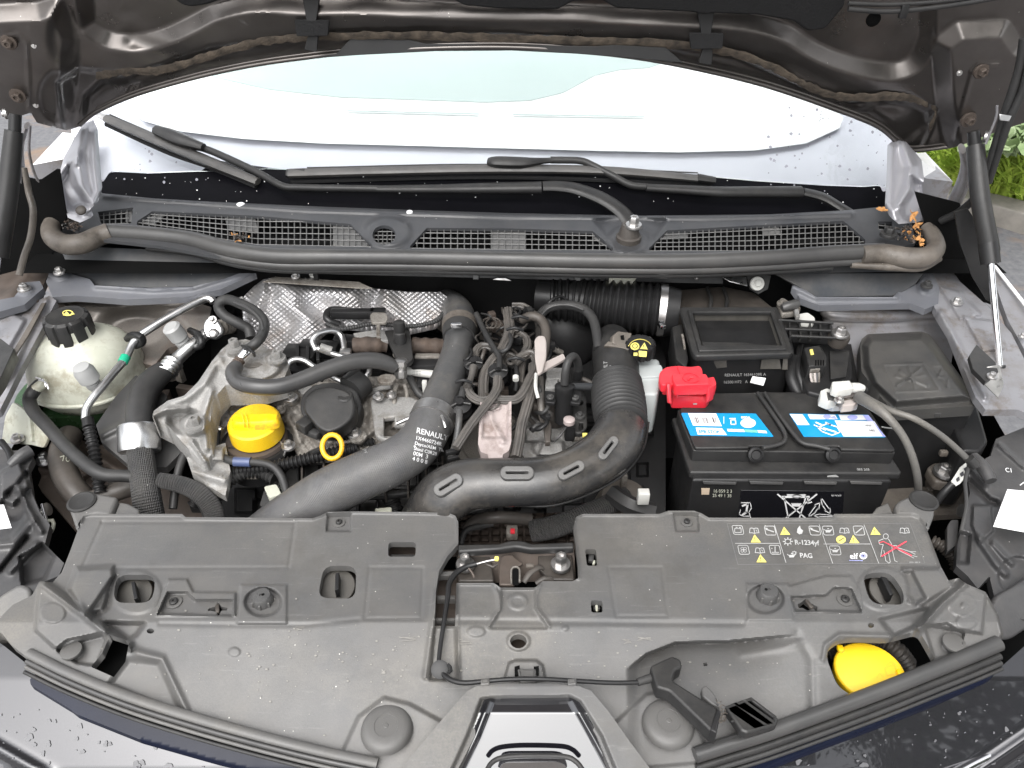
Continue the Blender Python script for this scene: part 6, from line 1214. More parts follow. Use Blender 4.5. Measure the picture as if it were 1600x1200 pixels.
plate('mount_plate', [(1448, 730), (1460, 722), (1490, 722), (1500, 740), (1486, 756), (1462, 752)], .86, .02, M_endr, T, r=5, bev=.004); bolt(1475, 737, .868, 16, T, M_steel, h=.9)
# ================================================================== HEADLAMP HOUSINGS
T = thing('headlamp_housing', 'left black headlamp housing with ribs and a white label', 'headlamp', WZ(60, 850, .8))
rel('housing_shell', [(-60, 640), (0, 702), (24, 704), (46, 702), (52, 715), (44, 730), (50, 770), (62, 800), (78, 820), (70, 850), (88, 868), (100, 880), (92, 900), (60, 912), (44, 940), (-60, 960)], lambda u, v: .93-np.clip(v-700, 0, 300)*.0001,
    [('r', [(12, 770), (30, 756), (42, 740)], -.01, 4), ('r', [(2, 890), (42, 840)], -.015, 4), ('r', [(16, 892), (56, 852)], .010, 5), ('r', [(0, 850), (20, 848), (50, 812)], .008, 7), ('p', [(0, 740), (30, 720), (46, 760), (20, 790), (0, 780)], .012, 8), ('p', [(30, 870), (66, 850), (86, 870), (70, 905), (36, 915)], -.02, 8), ('c', (20, 790, 18, 22), -.01, 8), ('r', [(28, 762), (44, 796), (64, 830)], .010, 5)], M_lamp, T, step=2)
plate('white_label', [(-30, 790), (6, 788), (18, 824), (-30, 830)], .955, .0015, M_white, T)
tube('housing_arm', [(16, 728, .935, 8), (34, 712, .94, 10), (48, 704, .94, 10)], 10, M_lamp, T); tube('vent_tube', [(2, 690, .93), (14, 706, .93), (18, 720, .93)], 5, M_plc, T)
lathe('adjuster', WZ(76, 795, .88), [(5, 0), (10, 1), (10, 3), (4, 4), (4, 22)], M_steel, T, (-1, -.2, -.3), 18, .001)
tube('retaining_clip', [(66, 788, .90), (70, 804, .895), (74, 818, .89)], 2.6, M_chrome, T); tube('retaining_clip', [(70, 818, .89), (80, 812, .89), (84, 820, .885), (78, 834, .88), (70, 838, .88)], 3, M_tank, T)
plate('lens_edge', [(-30, 960), (0, 930), (30, 912), (46, 918), (52, 960), (40, 1000), (-30, 1010)], P3((0, 930, .925), (46, 918, .93), (40, 1000, .90)), .01, M_cover, T, r=8, bev=.004)
T = thing('headlamp_housing', 'right black headlamp housing with ribs and a large white label', 'headlamp', WZ(1560, 850, .8))
rel('housing_shell', [(1660, 600), (1600, 668), (1580, 676), (1556, 686), (1548, 712), (1530, 722), (1516, 715), (1508, 730), (1516, 770), (1506, 810), (1496, 850), (1494, 884), (1512, 900), (1528, 920), (1546, 900), (1560, 960), (1660, 980)], lambda u, v: .935-np.clip(v-700, 0, 300)*.0001,
    [('r', [(1562, 696), (1600, 730)], .006, 4), ('r', [(1514, 752), (1545, 782), (1556, 786)], -.012, 5), ('r', [(1516, 730), (1540, 756)], .010, 5), ('p', [(1520, 790), (1548, 790), (1552, 830), (1530, 850), (1518, 820)], .008, 6), ('r', [(1530, 842), (1556, 880), (1570, 896)], .010, 6), ('r', [(1552, 850), (1580, 880)], .008, 5), ('p', [(1498, 830), (1516, 836), (1512, 880), (1496, 880)], -.012, 8), ('c', (1590, 900, 30, 30), -.006, 6)], M_lamp, T, step=2)
plate('white_label', [(1574, 764), (1640, 770), (1640, 838), (1552, 822)], .962, .0015, M_white, T)
text('C1', ((1571, 737), (7, 1), (-1, -7)), lambda u, v: WZ(u, v, .9625), M_ink, T); marks('pen_stroke', stroke([(1594, 758), (1601, 753)], 1.6), onz(.955), M_ink, T)
tube('housing_arm', [(1520, 714, .955, 9), (1536, 730, .955, 10), (1548, 752, .95, 9)], 10, M_lamp, T); tube('inner_rim', [(1514, 728, .96, 3), (1508, 752, .955, 3), (1510, 790, .95, 3), (1502, 830, .94, 3)], 3, M_seal, T)
lathe('adjuster', WZ(1500, 797, .89), [(5, 0), (10, 1), (10, 3), (4, 4), (4, 20)], M_steel, T, (1, -.2, -.3), 18, .001)
marks('chequered_tag', [], onz(.9), M_inkb, T) if False else plate('chequered_tag', [(1486, 752), (1500, 730), (1510, 722), (1512, 742), (1500, 756), (1490, 762)], P3((1486, 752, .93), (1510, 722, .95), (1500, 756, .93)), .002, M_wpl, T)
for P in ([(1500, 740), (1505, 736), (1507, 742), (1502, 745)], [(1494, 748), (1499, 744), (1500, 750), (1496, 753)], [(1506, 732), (1510, 729), (1511, 735), (1508, 737)]): plate('dark_square', P, P3((1486, 752, .932), (1510, 722, .952), (1500, 756, .932)), .0015, M_inkb, T)
tube('black_cord', [(1488, 756, .93), (1476, 768, .92), (1462, 786, .90)], 6, M_plc, T); tube('wire_conduit', [(1456, 845, .88), (1474, 855, .88), (1490, 872, .87), (1496, 890, .86)], 9, M_rubb, T, corr=(1.4, 6))
plate('grey_flap', [(1480, 822), (1486, 812), (1498, 812), (1496, 850), (1480, 862)], .90, .01, M_lamp, T, r=3)
plate('lens_edge', [(1560, 930), (1580, 920), (1640, 880), (1640, 960), (1580, 1000), (1556, 1000), (1544, 960)], P3((1560, 930, .93), (1640, 880, .93), (1556, 1000, .905)), .01, M_lamp, T, r=8, bev=.004)

# round topped crossmember posts behind the cover
for u, v, P, lab_ in ((128, 785, [(106, 790), (114, 774), (128, 768), (150, 770), (184, 776), (172, 806), (150, 802), (134, 806), (120, 830)], 'left grey panel post with round plug behind the cover'), (1443, 783, [(1398, 790), (1404, 782), (1432, 770), (1452, 770), (1462, 784), (1460, 806), (1450, 830), (1440, 812), (1430, 803), (1402, 803)], 'right grey panel post with round plug behind the cover')):
    T = thing('panel_post', lab_, 'post', WZ(u, v, .8)); plate('post_top', P, .952, .06, M_cover, T, r=5, bev=.004)
    lathe('round_plug', WZ(u, v, .952), [(19, 0), (19, 2), (16, 3), (15, 2.4), (4, 2.4)], M_pl, T, s=.00100, seg=32)
plate('post_wing', [(178, 806), (186, 784), (200, 786), (218, 796), (216, 806)], .945, .03, M_cover, bpy.data.objects['panel_post'], bev=.003); plate('post_wing', [(1362, 803), (1370, 792), (1388, 784), (1396, 802)], .945, .03, M_cover, bpy.data.objects['panel_post.001'], bev=.003)

# ================================================================== FRONT PANEL COVER
def cz(u, v): return .950-np.clip(v-972, 0, 400)*.00026-.00008*np.clip(v-800, 0, 170)*0
T = C_ = thing('front_cover', 'wide dusty grey plastic cover over the front panel, with a warning label at right', 'cover', WZ(800, 950, .9))
outl = [(126, 816), (130, 806), (140, 803), (284, 803), (290, 808), (488, 810), (500, 806), (512, 800), (552, 799), (700, 801), (712, 806), (716, 816), (716, 850), (700, 868), (686, 892), (681, 925), (679, 978), (711, 978), (713, 911), (772, 911), (782, 918), (836, 918), (848, 908), (895, 908), (904, 903), (903, 880), (896, 824), (900, 808), (910, 803), (1030, 803), (1044, 798), (1084, 798), (1096, 802), (1108, 809), (1300, 809), (1303, 803), (1424, 803), (1438, 808), (1446, 822), (1470, 885), (1482, 907), (1498, 903), (1510, 912), (1540, 925), (1560, 960), (1568, 990), (1560, 1010), (1400, 1075), (1090, 1200), (1085, 1260), (560, 1260), (575, 1200), (330, 1135), (60, 1040), (20, 1010), (-10, 975), (20, 945), (50, 930), (62, 908), (82, 910), (96, 895), (110, 860)]
def rrect(u0, v0, u1, v1, r=8, sk=0): return fillet([(u0, v0), (u1, v0), (u1+sk, v1), (u0+sk, v1)], r)
holes = [rrect(607, 847, 650, 870, 6, -1), rrect(182, 898, 244, 942, 18, -6), fillet([(506, 884), (557, 884), (555, 936), (496, 934)], 16), fillet([(1346, 896), (1392, 894), (1412, 925), (1412, 945), (1360, 944)], 18), ell(810, 1002, 13, 11, 24), ell(235, 986, 6, 4, 14, ), ell(1361, 977, 5, 4, 14),
         [(323, 957), (327, 950), (336, 948), (341, 941), (346, 948), (356, 950), (354, 954), (346, 954), (342, 962), (337, 956), (328, 954)], [(1246, 944), (1252, 941), (1258, 936), (1266, 942), (1278, 948), (1276, 956), (1270, 950), (1262, 954), (1254, 950), (1248, 950)],
         rrect(914, 858, 931, 884, 4, 3), rrect(923, 938, 941, 957, 4, 1),
         fillet([(1292, 1030), (1294, 1012), (1312, 998), (1340, 996), (1388, 998), (1436, 985), (1448, 1006), (1464, 1034), (1336, 1090), (1308, 1072)], 12), [(172, 992), (202, 1002), (196, 1034), (178, 1058), (142, 1042), (160, 1020)], [(1098, 1036), (1104, 1035), (1106, 1040), (1100, 1041)]]
def wav(U, V): return .0010*np.sin(U*.011+.6)*np.sin(V*.019)+.0004*np.sin(U*.037+V*.02)
TL = [(982, 1042), (1010, 1020), (1056, 1002), (1140, 1000), (1238, 990), (1262, 994)]
def trough(U, V):
    lv = np.interp(U, [p[0] for p in TL], [p[1] for p in TL]); d = V-lv; s = sst((U-978)/24)*sst((1262-U)/110)
    return -.026*s*sst(d/5)*np.exp(-np.clip(d-6, 0, 999)/42.)
fe = [('f', wav),
    ('r', outl[:22], .0035, 3.2), ('r', outl[24:48], .0035, 3.2), ('r', [(681, 925), (672, 1000), (664, 1058)], .003, 5), ('r', [(711, 911), (714, 1000), (716, 1060)], .003, 4), ('p', [(681, 960), (714, 960), (716, 1062), (672, 1062)], -.006, 6),
    ('r', [(160, 816), (461, 816), (451, 886)], -.0010, 1.5), ('r', [(451, 887), (128, 888), (160, 816)], -.0008, 1.5), ('r', [(578, 887), (661, 887), (658, 966), (570, 967), (578, 887)], -.0008, 1.6), ('r', [(951, 887), (1034, 887), (1044, 963), (963, 963), (951, 887)], -.0008, 1.6),
    ('p', [(512, 803), (548, 803), (548, 830), (510, 830)], -.006, 4), ('p', [(1052, 803), (1090, 803), (1092, 830), (1056, 830)], -.006, 4),
    ('p', [(120, 888), (176, 885), (178, 900), (160, 955), (132, 960), (108, 920)], .010, 14), ('p', [(174, 905), (180, 900), (170, 950), (145, 968), (140, 955)], -.010, 12),
    ('p', [(160, 972), (226, 974), (214, 992), (196, 1004), (172, 992)], -.012, 12),
    ('r', [(70, 912), (130, 958), (200, 1008)], .014, 8), ('p', [(62, 910), (130, 958), (166, 990), (130, 1000), (88, 1015), (55, 985), (58, 945)], .010, 9), ('c', (82, 958, 20, 16), .002, 4), ('p', [(86, 1014), (105, 1000), (160, 988), (166, 1002), (150, 1040), (120, 1036)], -.008, 6), ('c', (112, 1018, 14, 10), .006, 5),
    ('r', [(215, 1020), (252, 1030), (290, 1110)], .004, 8), ('p', [(200, 1030), (250, 1035), (290, 1120), (170, 1070)], -.006, 18),
    ('p', [(244, 962), (262, 905), (292, 905), (302, 925), (368, 926), (368, 962)], .004, 5), ('p', [(246, 960), (262, 926), (292, 926), (304, 938), (364, 938), (364, 962)], -.010, 5),
    ('p', [(376, 914), (448, 914), (448, 975), (370, 975)], .0025, 5), ('c', (411, 941, 28, 22), -.007, 7),
    ('p', [(1232, 916), (1290, 900), (1330, 900), (1346, 926), (1348, 958), (1240, 958)], .003, 5), ('p', [(1236, 933), (1290, 930), (1304, 918), (1330, 920), (1346, 956), (1242, 954)], -.010, 5),
    ('p', [(1166, 912), (1232, 912), (1240, 970), (1168, 970)], .0025, 5), ('c', (1196, 936, 28, 22), -.007, 7), ('c', (212, 925, 40, 34), .002, 8), ('c', (1380, 920, 40, 34), .002, 8),
    ('p', [(1410, 888), (1468, 888), (1490, 915), (1440, 945), (1420, 940)], .008, 12), ('p', [(1412, 895), (1424, 892), (1446, 935), (1430, 944), (1418, 930)], -.010, 12), ('p', [(1375, 968), (1450, 950), (1444, 972), (1396, 994)], -.010, 12),
    ('r', [(1508, 908), (1470, 945), (1436, 980)], .014, 9), ('p', [(1510, 910), (1540, 928), (1534, 990), (1500, 985), (1440, 976), (1470, 940)], .010, 9), ('c', (1504, 945, 22, 18), .002, 4), ('c', (1506, 946, 5, 4), .002, 3), ('c', (1510, 972, 16, 11), .0015, 4), ('p', [(1444, 978), (1480, 974), (1506, 990), (1500, 1020), (1460, 1030)], -.008, 6), ('c', (1490, 1006, 15, 11), .006, 5),
    ('r', [(772, 915), (779, 930), (781, 952), (764, 980)], .003, 4), ('r', [(843, 915), (838, 930), (838, 950), (858, 978)], .003, 4), ('p', [(784, 918), (836, 918), (836, 950), (856, 982), (764, 982), (784, 950)], -.003, 5), ('c', (809, 940, 16, 13), .0015, 3), ('c', (809, 940, 9, 7), -.001, 3), ('c', (810, 1002, 18, 15), .002, 4),
    ('r', [(560, 968), (480, 976), (380, 976), (250, 974)], -.001, 5), ('c', (366, 1019, 9, 7), .0012, 3), ('c', (744, 987, 14, 8), .0015, 4), ('r', [(700, 970), (900, 972), (1160, 974)], -.002, 6),
    ('f', trough), ('r', [(1160, 1022), (1220, 1012), (1252, 1003)], .002, 8),
    ('p', [(795, 1036), (805, 1032), (838, 1032), (848, 1040), (852, 1062), (788, 1062)], .007, 5),
    ('p', [(535, 1175), (560, 1120), (600, 1090), (640, 1100), (695, 1130), (650, 1200), (600, 1215)], .004, 10), ('p', [(960, 1130), (1010, 1085), (1040, 1080), (1090, 1130), (1110, 1190), (1000, 1200)], .004, 10), ('c', (883, 982, 5, 4), .0015, 3),
    ('r', [(1245, 990), (1268, 1030), (1270, 1110)], -.002, 8), ('r', [(1286, 1030), (1290, 1008), (1312, 992), (1390, 994)], .003, 5)]
fe = [(f[0], f[1], f[2]*1.1, max(2.6, f[3]*.8)) if f[0] in 'prc' else f for f in fe]
cov = relief('cover_sheet', outl, cz, fe, M_cover, T, step=1.7, holes=holes, skirt=.010)
Sc = surf(cov, .0008)
M_splash = mat('dried_splash', (.19, .18, .165), .6, col2=(.24, .23, .21), nscale=60)
sp_ = []
for _ in range(230):
    cx, cy = random.gauss(random.choice([600, 640, 330, 980, 1150, 760, 450]), 120), random.gauss(1030, 55)
    s = random.choice([.7, .7, .9, 1.1, 1.6]); sp_.append([(cx+s*1.4*math.cos(t)*random.uniform(.7, 1.2), cy+s*math.sin(t)*random.uniform(.7, 1.2)) for t in np.arange(0, 6.2, 1.05)])
for cx, cy, L_, w_ in ((640, 998, 30, 1.4), (470, 982, 12, 1.2), (1010, 998, 26, 1.3), (980, 1002, 14, 1.), (730, 1003, 22, 1.2), (1420, 1000, 8, 1.2), (600, 1050, 4, 3)):
    for k in range(5): sp_ += stroke([(cx-L_/2+random.uniform(-3, 3), cy+random.uniform(-4, 4)), (cx+L_/2*random.uniform(.1, 1), cy+random.uniform(-3, 3))], w_*random.uniform(.3, .8))
v_, f_ = flatpoly([P for P in sp_ if all(Sc(*q) is not None for q in P)]); putflat('dried_splashes', v_, f_, Sc, M_splash, cov)['kind'] = 'stuff'
def cpt(u, v): q = Sc(u, v); return q if q is not None else WZ(u, v, .95)
# openings with turn-lock discs
for (u, v, fu, fv, tx) in ((208, 928, 209, 922, -8), (526, 916, 526, 908, 0), (1388, 922, 1384, 914, 8)):
    s_ = thing('turn_lock', {208: 'left turn-lock disc in its opening of the grey cover', 526: 'turn-lock disc in the cover opening left of the latch', 1388: 'right turn-lock disc below the warning label'}[u], 'fastener', WZ(u, v, .92))
    k = depth(WZ(u, v, .93))/F
    lathe('disc', WZ(u, v, .926), [(28, -4), (29, 0), (28, 2), (26, 2.5), (4, 3)], M_tray, s_, (.1 if u < 800 else -.1, -.25, 1), 36, k)
    plate('fin', [(fu-3-tx*.4, fv+14), (fu+3-tx*.4, fv+12), (fu+4+tx*.3, fv-14), (fu-2+tx*.3, fv-13)] if tx <= 0 else [(fu-8, fv-14), (fu+2, fv-12), (fu+12, fv+14), (fu+7, fv+16)], .945, .016, M_plc, s_, bev=.001)
for P in ([(606, 845), (652, 845), (650, 872), (604, 872)], [(498, 880), (560, 880), (560, 940), (490, 940)], [(178, 893), (250, 893), (250, 955), (170, 955)], [(1336, 888), (1420, 888), (1420, 955), (1350, 955)]):
    plate('well_floor', P, .905, .004, M_rust, T)
plate('well_ledge', [(610, 866), (648, 866), (648, 870), (610, 870)], .94, .006, M_pl, T)
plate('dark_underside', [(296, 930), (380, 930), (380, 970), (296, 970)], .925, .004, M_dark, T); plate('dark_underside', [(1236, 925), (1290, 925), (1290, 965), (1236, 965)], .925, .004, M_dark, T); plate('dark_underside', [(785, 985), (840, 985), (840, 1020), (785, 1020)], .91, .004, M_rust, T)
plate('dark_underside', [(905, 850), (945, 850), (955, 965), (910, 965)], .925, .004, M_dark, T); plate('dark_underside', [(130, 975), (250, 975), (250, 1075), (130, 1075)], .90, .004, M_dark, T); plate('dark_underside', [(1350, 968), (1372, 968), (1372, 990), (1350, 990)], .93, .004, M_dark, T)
pbox('white_clip', 924, 871, .935, 9, 20, 8, M_seal, T, rz=-.2, bev=.002); pbox('white_clip', 928, 880, .938, 4, 8, 6, M_tank, T, rz=-.3, bev=.001); pbox('white_clip', 932, 948, .935, 11, 14, 8, M_seal, T, bev=.002); pbox('white_clip', 932, 948, .94, 4, 18, 4, M_tank, T, bev=.001)
for u, v in ((338, 953), (1262, 946)): pbox('rusty_clip', u+2, v-1, .942, 6, 16, 6, M_rubb, T, rz=.3, bev=.001)
# studs, screws, bumpers
for u, v, L in ((411, 938, 'left black stud cap with a small hole, standing in the cover'), (1197, 930, 'right black stud cap with a small hole, standing in the cover')):
    s_ = thing('stud_cap', L, 'cap', WZ(u, v, .94)); k = depth(WZ(u, v, .95))/F
    lathe('cap_skirt', WZ(u+1, v+6, .940), [(24, 0), (24, 2), (20, 3)], M_cover, s_, s=k, seg=40)
    lathe('cap_cone', WZ(u+1, v+4, .942), [(18, 0), (16.5, 6), (15, 18), (13, 20.5), (2.6, 21), (2.4, 19)], M_hose, s_, (0, -.02, 1), 36, k)
    lathe('cap_hole', WZ(u, v-9, .9665), [(2.4, 0), (2.4, .5)], M_dark, s_, s=k, seg=12)
    for a in (-2.4, -1.57, -.7): lathe('grip_rib', np.array(WZ(u+1, v+4, .942))+np.array([math.cos(a), math.sin(a), 0])*16.5*k, [(2.2, 0), (1.8, 14), (.8, 15)], M_cover, s_, s=k, seg=8)
for u, v, r, L in ((530, 817, 9, 'cover screw on the left rear tab of the cover'), (1073, 816, 9, 'cover screw on the right rear tab of the cover'), (272, 941, 12, 'cover screw beside the left turn-lock disc'), (1320, 937, 12, 'cover screw between stud cap and right turn-lock disc')):
    s_ = thing('cover_screw', L, 'screw', cpt(u, v)); q = cpt(u, v); k = depth(q)/F
    lathe('screw_washer', q, [(r*1.0, -1.5), (r*1.0, 1), (r*.75, 1.6), (r*.6, 1.2)], M_cover, s_, s=k, seg=26); lathe('screw_head', q, [(r*.55, 0), (r*.55, 4), (r*.4, 5.5), (r*.16, 5.5), (r*.14, 3)], M_pl, s_, s=k, seg=20)
for u, v, L in ((605, 1138, 'left large round rubber buffer on the cover, beside the badge trim'), (1043, 1130, 'right large round rubber buffer on the cover, beside the badge trim')):
    s_ = thing('rubber_buffer', L, 'buffer', cpt(u, v)); k = depth(WZ(u, v, .93))/F
    lathe('buffer_body', WZ(u, v+4, .911), [(33, -12), (34, -3), (40, 1), (41.5, 4), (40.5, 8), (38, 13), (34, 16), (27, 18), (19, 18.2), (18.5, 17.2), (4, 17.2), (3, 18), (1, 18)], M_cover, s_, (0, -.02, 1), 56, k)
lathe('foam_plug', cpt(112, 1018), [(13, 0), (13, 3), (8, 4)], M_cover, T, s=.0009, seg=24); lathe('foam_plug', cpt(1490, 1006), [(14, 0), (14, 3), (9, 4)], M_cover, T, s=.0009, seg=24)
# plastic clip over the trim edge in front of the round hole
for u, v, r in ((809, 940, 13), (744, 987, 10)): pass
tc_ = plate('trim_clip', [(808, 1044), (838, 1044), (838, 1064), (812, 1066)], .950, .014, M_cover, T, r=3, bev=.003); plate('clip_slot', [(804, 1041), (812, 1039), (812, 1054), (804, 1056)], .9485, .003, M_dark, T); plate('clip_slot', [(834, 1041), (842, 1040), (842, 1054), (836, 1054)], .9485, .003, M_dark, T)

# warning label print
def lmap(): return None
LP = T
def icon(cx, cy, w, h):   # rounded frame, slightly skewed as in the photo
    P = fillet([(cx-w/2-1, cy-h/2), (cx+w/2-2, cy-h/2), (cx+w/2+1, cy+h/2), (cx-w/2+2, cy+h/2)], 3); return stroke(P, 1.1, True)
def book(cx, cy, s=1.): return stroke([(cx-7*s, cy+3.5*s), (cx-6*s, cy-3.5*s), (cx-3*s, cy-4*s), (cx, cy-3*s), (cx+3*s, cy-4*s), (cx+6*s, cy-3.5*s), (cx+8*s, cy+3.5*s), (cx+4*s, cy+3.5*s), (cx+1*s, cy+4.4*s), (cx-3*s, cy+3.5*s), (cx-7*s, cy+3.5*s)], 1.1)+stroke([(cx, cy-3*s), (cx+1*s, cy+4*s)], 1.1)+stroke([(cx+3, cy-1), (cx+5, cy+1.5)], .9)
def tri(cx, cy): return [[(cx-8, cy+5.5), (cx-2, cy-7), (cx+8, cy+5.5)]]
wht = []; blk = []; yel = []; red = []
for cx, cy in ((1153, 828), (1203.5, 829), (1273, 829), (1294, 829), (1342, 829), (1162, 859), (1211, 859), (1305, 860)): wht += icon(cx, cy, 17, 14)
for cx, cy in ((1178, 829), (1319, 829), (1187, 860), (1413, 829)): wht += book(cx, cy)
def car_batt(cx, cy): return stroke([(cx-5, cy-2), (cx+5, cy-2), (cx+5, cy+4), (cx-5, cy+4), (cx-5, cy-2)], 1)+stroke([(cx-3, cy-4), (cx-1, cy-4)], 1.4)+stroke([(cx+2, cy-4), (cx+4, cy-4)], 1.4)
def spanner(cx, cy): return stroke([(cx-6, cy-2), (cx, cy), (cx+6, cy+2)], 1.8)+stroke([(cx-7, cy-4), (cx-4, cy-3)], 1.6)
def oilcan(cx, cy): return [[(cx-4, cy-1), (cx+3, cy-1), (cx+7, cy-3), (cx+3, cy+3), (cx-4, cy+3)]]+stroke([(cx-4, cy), (cx-7, cy-2)], 1)+stroke([(cx-1, cy-3), (cx+1, cy-3)], 1.2)
wht += car_batt(1153, 828)+spanner(1203, 829)+spanner(1273, 829)+oilcan(1294, 829)+oilcan(1305, 860)+stroke([(1337, 833), (1347, 825)], 1.6)
for a in range(4): wht += stroke([(1162+3*math.cos(a*1.57+t), 859+2.6*math.sin(a*1.57+t)) if t else (1162, 859) for t in (0, .001)], .8)+stroke(ell(1162+3.2*math.cos(a*1.57+.78), 859+2.8*math.sin(a*1.57+.78), 2.2, 1.9, 9), .8, True)
wht += stroke([(1206, 863), (1217, 863)], 1)+stroke([(1207, 865.5), (1216, 865.5)], 1)+stroke([(1211, 862), (1211, 854)], 1.4)
wht += [[(1245, 832), (1246, 826), (1250, 821), (1251, 826), (1255, 829), (1253, 834), (1249, 835)]]
for cx, cy, s in ((1231, 846, 1.), (1241, 864, .55)):
    wht += stroke(ell(cx, cy, 4.4*s, 3.6*s, 14), 1.2, True)
    for a in range(8): wht += stroke([(cx+4.4*s*math.cos(a*.785), cy+3.6*s*math.sin(a*.785)), (cx+7.4*s*math.cos(a*.785), cy+6*s*math.sin(a*.785))], 1.3*s+.3)
wht += oilcan(1237, 868)
for a, b in (((1210, 820), (1228, 879)), ((1280, 820), (1301, 880)), ((1350, 820), (1373, 880)), ((1149, 849), (1218, 849)), ((1287, 850), (1360, 850))): wht += stroke([a, b], .9)
frame_ = stroke([(1136, 818), (1422, 818), (1445, 880), (1153, 882), (1136, 818)], .6)
# figure of a person and fan with red cross
wht += stroke(ell(1384, 838, 4, 4, 14), 1, True)+stroke([(1380, 842), (1373, 845), (1374, 850), (1380, 851), (1378, 858), (1376, 870)], 1)+stroke([(1388, 842), (1393, 850), (1394, 858), (1398, 876), (1402, 878)], 1)+stroke([(1381, 860), (1384, 876), (1389, 880), (1391, 878), (1388, 862)], 1)+stroke([(1393, 853), (1400, 852), (1404, 856), (1422, 862), (1430, 866)], 1)+stroke([(1404, 860), (1420, 868), (1428, 872)], 1)+stroke([(1422, 862), (1431, 862)], .8)+stroke([(1426, 868), (1433, 870)], .8)
red += stroke([(1378, 869), (1416, 846)], 2)+stroke([(1388, 850), (1424, 868)], 2)+stroke([(1374, 848), (1380, 846), (1388, 850)], 1)
for cx, cy in ((1181, 842), (1227, 830), (1335, 843), (1368, 830), (1190, 873)): yel += tri(cx, cy); blk += [[(cx-2.4, cy-2.5), (cx-1.2, cy-2.5), (cx-1.4, cy+1.2), (cx-2.0, cy+1.2)], [(cx-2, cy+2.2), (cx-1, cy+2.2), (cx-1, cy+3.4), (cx-2, cy+3.4)]]
yel += [ell(1314, 843, 7.6, 6.2, 22)]; blk += stroke([(1311, 845), (1318, 841)], 1.2)
M_labink = mat('worn_white_ink', (.38, .38, .37), .6, col2=(.50, .50, .49), nscale=30); M_frame = mat('faint_ink', (.16, .16, .158), .6)
marks('label_pictograms', wht, Sc, M_labink, cov); [marks('label_triangle' if len(y_) == 3 else 'label_disc', [y_], Sc, M_inky, cov) for y_ in yel]; marks('label_frame', frame_, Sc, M_frame, cov)
Sc3 = surf(cov, .0012); marks('label_marks', blk, Sc3, M_inkb, cov); marks('label_cross', red, Sc3, M_inkr, cov)
text('R-1234yf', ((1242, 850.5), (7.6, .3), (-1.2, -7.6)), Sc, M_labink, cov, bold=.035); text('PAG', ((1250, 871), (7.6, .3), (-1.2, -7.4)), Sc, M_labink, cov, bold=.035)
text('elf', ((1328, 873), (9.6, .2), (-1, -9)), Sc, M_ink, cov, bold=.02); marks('logo_ring', stroke(ell(1349, 868.5, 5, 4.4, 18), 2, True), Sc, M_ink, cov); marks('logo_dot', stroke(ell(1349, 868.5, 2.6, 2.2, 12), 1.4, True), Sc3, M_lav, cov); marks('logo_underline', stroke([(1327, 875.5), (1348, 876)], .8), Sc3, M_lav, cov)
text('82201 0381 R', ((1421, 879.5), (2.2, 0), (-.3, -2)), Sc, M_labink, cov)

# ================================================================== BONNET LATCH
T = thing('bonnet_latch', 'brown metal bonnet latch with two bolts in the gap of the cover', 'latch', WZ(805, 880, .85))
plate('back_bar', [(716, 850), (780, 849), (796, 844), (816, 844), (832, 849), (896, 846), (897, 856), (830, 858), (806, 854), (780, 858), (716, 862)], .955, .012, M_pl, T, r=3, bev=.003)
plate('back_sheet', [(716, 856), (897, 852), (900, 908), (716, 912)], P3((716, 856, .935), (897, 852, .935), (800, 915, .895)), .004, M_rust, T)
plate('latch_wing', [(713, 864), (765, 863), (768, 880), (772, 908), (716, 908)], .925, .01, M_rubb, T, r=3, bev=.002); plate('latch_wing', [(840, 864), (894, 863), (898, 906), (858, 906), (842, 888)], .925, .01, M_rubb, T, r=3, bev=.002)
bolt(727, 882, .935, 15, T, M_steel, h=1.5); bolt(876, 882, .935, 16, T, M_steel, h=1.6)
plate('latch_plate', [(780, 876), (786, 867), (800, 866), (818, 880), (808, 886), (804, 914), (780, 914)], .945, .006, M_rust, T, r=3, bev=.002, holes=[rrect(800, 886, 811, 904, 3)][:0])
rr_ = plate('striker_slot', rrect(800, 888, 812, 914, 5), .9465, .002, M_dark, T); tube('slot_rim', [(799, 912, .948), (799, 890, .948), (803, 886, .948), (809, 886, .948), (812, 891, .948), (812, 910, .948)], 1.6, M_castd, T, seg=8)
tube('pawl', [(818, 910, .94), (828, 896, .945), (842, 886, .945), (848, 888, .94)], 5, M_rubb, T, flat=.6); tube('pawl', [(838, 912, .935), (852, 904, .94), (862, 908, .935)], 5, M_rubb, T); pbox('pawl_tab', 828, 884, .95, 12, 6, 5, M_endr, T, bev=.001)
tube('spring_wire', [(728, 884, .95), (736, 892, .945), (741, 902, .94)], 2, M_rust, T); tube('spring_wire', [(758, 880, .945), (770, 886, .945), (776, 882, .945)], 2.4, M_rubb, T)
rel('alternator_area', [(700, 806), (900, 800), (905, 850), (705, 862)], lambda u, v: .80, [('f', lambda U, V: .01*((U % 17) > 4)*((V % 11) > 3))], M_rust, T, step=2.5)
T = thing('release_cable', 'black bonnet release cable clipped along the cover to the lever', 'cable', WZ(700, 1000, .94))
tube('cable_core', [(742, 882, .95), (760, 877, .952), (776, 874, .955)], 1.8, M_steel, T, seg=8); pbox('cable_end', 776, 873, .957, 7, 7, 6, M_inky, T, bev=.0015)
